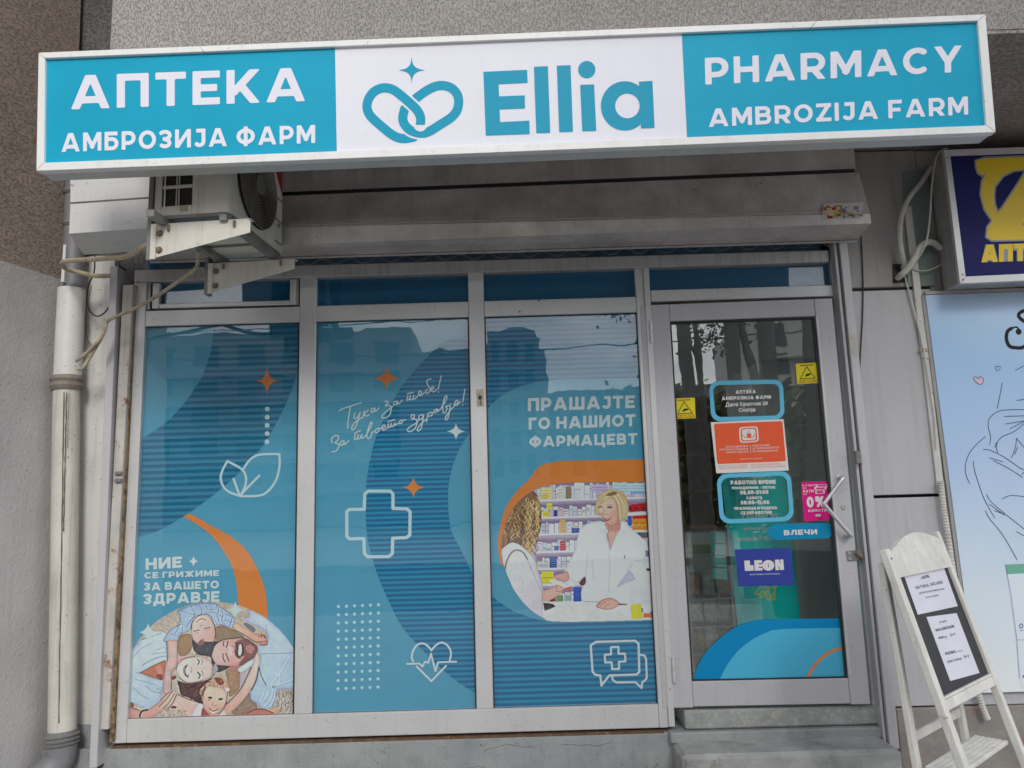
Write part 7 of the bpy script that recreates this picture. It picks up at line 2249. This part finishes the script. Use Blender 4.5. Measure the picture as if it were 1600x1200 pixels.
# slatted shelf near the foot
zsh = W(1500, 1186, E0.y + 0.02).z
vs_f = (E0.z - zsh) / math.cos(tl_); vs_r = (H0.z - zsh) / math.cos(rt)
for k in range(6):
    a = hp_(0.0, vs_r, 0.02) .lerp(ep(0.0, vs_f, -0.03), (k + 0.06) / 6)
    b = hp_(0.0, vs_r, 0.02) .lerp(ep(0.0, vs_f, -0.03), (k + 0.92) / 6)
    a.z = b.z = zsh
    MB().hexa([a - ea * 0.006 + Zx * -0.014, a + ea * (ew + 0.0) + Zx * -0.014, b + ea * (ew + 0.0) + Zx * -0.014, b - ea * 0.006 + Zx * -0.014, a - ea * 0.006, a + ea * ew, b + ea * ew, b - ea * 0.006], 0.002).build('shelf_slat', M['easel_white'], t)
for pq in (ep(-0.02, 0.02, 0.0065),):
    MB().cyl(pq, pq + ef * 0.002, 0.004, 8).build('screw', M['bolt'], t)

# ------------------------------------------------------------------ the street behind the viewer, seen only mirrored in the glass
def block(x0, x1, y, z, m, label, floors, bays, steps=()):
    t = thing('apartment_building', ((x0 + x1) / 2, y, GZ), label, 'building')
    MB().box(x0, x1, y - 12, y, GZ, z).build('wall', m, t)
    for (a, b, zz_) in steps:
        MB().box(a, b, y - 12, y - 0.02, GZ + 0.01, zz_).build('wall', m, t)
    ww = (x1 - x0) / bays
    wn, bl = MB(), MB()
    for f in range(floors):
        zf = GZ + 3.2 + f * (z - 3.6) / floors
        for b in range(bays):
            xa_ = x0 + ww * b + ww * 0.2
            wn.box(xa_, xa_ + ww * 0.55, y + 0.005, y + 0.05, zf, zf + 1.45)
        bl.box(x0 + 1.0, x1 - 1.0, y + 0.06, y + 0.9, zf - 0.9, zf - 0.78)
    wn.build('window', M['street_glass'], t, kind='stuff')
    bl.build('balcony', m, t, kind='stuff')
    return t


M['street_glass'] = mat('distant_window', (0.04, 0.05, 0.06), 0.15, var=0)
bm1 = mat('far_grey_facade', (0.27, 0.27, 0.275), 0.9, var=0.1, vscale=0.4)
bm2 = mat('far_pale_facade', (0.5, 0.48, 0.45), 0.9, var=0.1, vscale=0.4)
block(-36, -7.17, -50, 14.0, bm1, 'grey apartment block across the street mirrored in the middle pane', 5, 9, ((-7.18, -1.72, 12.3),))
block(-1.7, 1.9, -50, 13.7, bm1, 'narrow grey tower across the street mirrored in the right pane', 5, 3, ((1.89, 2.15, 13.2), (2.14, 2.5, 12.2)))
block(2.2, 12.25, -53, 9.6, bm1, 'low grey block across the street mirrored low in the right pane and door', 3, 6)
block(12.3, 40, -46, 13.2, bm2, 'pale apartment block across the street mirrored in the door', 5, 9)
block(-60, -36, -48, 11, bm2, 'low pale building at the far left across the street', 3, 8)
M['bark'] = mat('dark_bark', (0.15, 0.15, 0.14), 0.9, var=0.3, vscale=6, bump=0.02, bscale=9)
M['leaf'] = mat('spring_leaf', (0.10, 0.13, 0.05), 0.7, var=0.3, vscale=2)
def tree(x, y, r, h, lean, label, seed, nleaf=1500, low=3.2):
    rt_ = random.Random(seed)
    t = thing('street_tree', (x, y, GZ), label, 'tree', None)
    mb = MB()
    top = Vector((x + lean * h, y, GZ + h))
    pts = [Vector((x + lean * h * u + 0.05 * math.sin(u * 7 + seed), y + 0.05 * math.sin(u * 5), GZ - 0.05 + h * u)) for u in np.linspace(0, 1, 9)]
    mb.tube(pts, [r * (1.25 - 0.1 * i if i < 2 else 1.05 - 0.09 * i) for i in range(9)], 12)
    ends = []
    for k in range(9):
        u = 0.52 + 0.46 * rt_.random()
        b0 = Vector((x + lean * h * u, y, GZ + h * u))
        a = rt_.random() * 6.28
        ln = rt_.uniform(1.2, 3.2)
        d = Vector((math.cos(a), math.sin(a), rt_.uniform(0.15, 0.9))).normalized()
        b1 = b0 + d * ln * 0.5 + Vector((0, 0, 0.1)); b2 = b0 + d * ln + Vector((0, 0, rt_.uniform(-0.5, 0.6)))
        mb.tube([b0, b1, b2], [r * 0.3, r * 0.17, r * 0.05], 6)
        ends.append((b1, b2))
        for q in range(4):
            s0 = b1.lerp(b2, rt_.random())
            s1 = s0 + Vector((rt_.uniform(-1, 1), rt_.uniform(-1, 1), rt_.uniform(-0.7, 0.6))) * 0.9
            mb.tube([s0, s1], [r * 0.05, 0.004], 4)
            ends.append((s0, s1))
    if seed == 2:   # forked second stem
        mb.tube([Vector((x + 0.46, y, GZ - 0.05)), Vector((x + 0.42, y, GZ + 2.0)), Vector((x + 0.26, y, GZ + 3.15)), Vector((x + 0.10, y, GZ + 4.0)), Vector((x + 0.0, y, GZ + 4.6))], [0.09, 0.075, 0.062, 0.06, 0.05], 10)
    mb.build('trunk', M['bark'], t)
    lf_ = MB()
    for k in range(nleaf):
        e0, e1 = rt_.choice(ends)
        p = e0.lerp(e1, rt_.uniform(0.2, 1.1)) + Vector((rt_.gauss(0, 0.22), rt_.gauss(0, 0.22), rt_.gauss(0, 0.22)))
        s_ = rt_.uniform(0.035, 0.075)
        a = Vector((rt_.gauss(0, 1), rt_.gauss(0, 1), rt_.gauss(0, 1))).normalized()
        b = a.orthogonal().normalized()
        lf_.add([p - a * s_, p + b * s_ * 0.6, p + a * s_, p - b * s_ * 0.6], [(0, 1, 2, 3)])
    lf_.build('crown', M['leaf'], t)


tree(2.15, -8.0, 0.14, 8.5, 0.0, 'slim street tree at the kerb mirrored at the left of the door glass', 1, 500)
tree(2.87, -8.0, 0.145, 9.0, 0.0, 'forked street tree at the kerb mirrored in the middle of the door glass', 2, 500)
tree(3.36, -8.0, 0.17, 9.5, 0.0, 'thick straight street tree beside the forked one mirrored in the door glass', 3, 500)
tree(3.97, -8.0, 0.155, 9.0, 0.0, 'street tree mirrored at the right of the door glass', 4, 500)
tree(3.0, -12.0, 0.10, 7.5, 0.0, 'leafy tree across the road mirrored in the right pane', 5, 2600)
# hedge mass and parked cars' side of the road
hd_ = MB()
rh = random.Random(9)
for k in range(5200):
    p = Vector((rh.uniform(3.6, 16), -30 + rh.gauss(0, 0.8), GZ + rh.uniform(0, 5.6) + rh.gauss(0, 0.5)))
    s_ = rh.uniform(0.10, 0.28)
    a = Vector((rh.gauss(0, 1), rh.gauss(0, 1), rh.gauss(0, 1))).normalized(); b = a.orthogonal().normalized()
    hd_.add([p - a * s_, p + b * s_, p + a * s_, p - b * s_], [(0, 1, 2, 3)])
tag(hd_.build('hedge', M['leaf']), None, None, None, 'stuff')
for (z0, z1, yy, lb) in ((5.25, 6.5, -12, 'lower overhead wire across the street mirrored in the window panes'), (4.9, 5.4, -12.2, 'upper overhead wire across the street mirrored in the window panes')):
    pts = [Vector((-14 + 2 * i, yy, z0 + (z1 - z0) * i / 14 - 0.5 * math.sin(math.pi * i / 14))) for i in range(15)]
    tag(MB().tube(pts, 0.014, 5).build('overhead_wire', M['black_cable']), lb, 'wire')
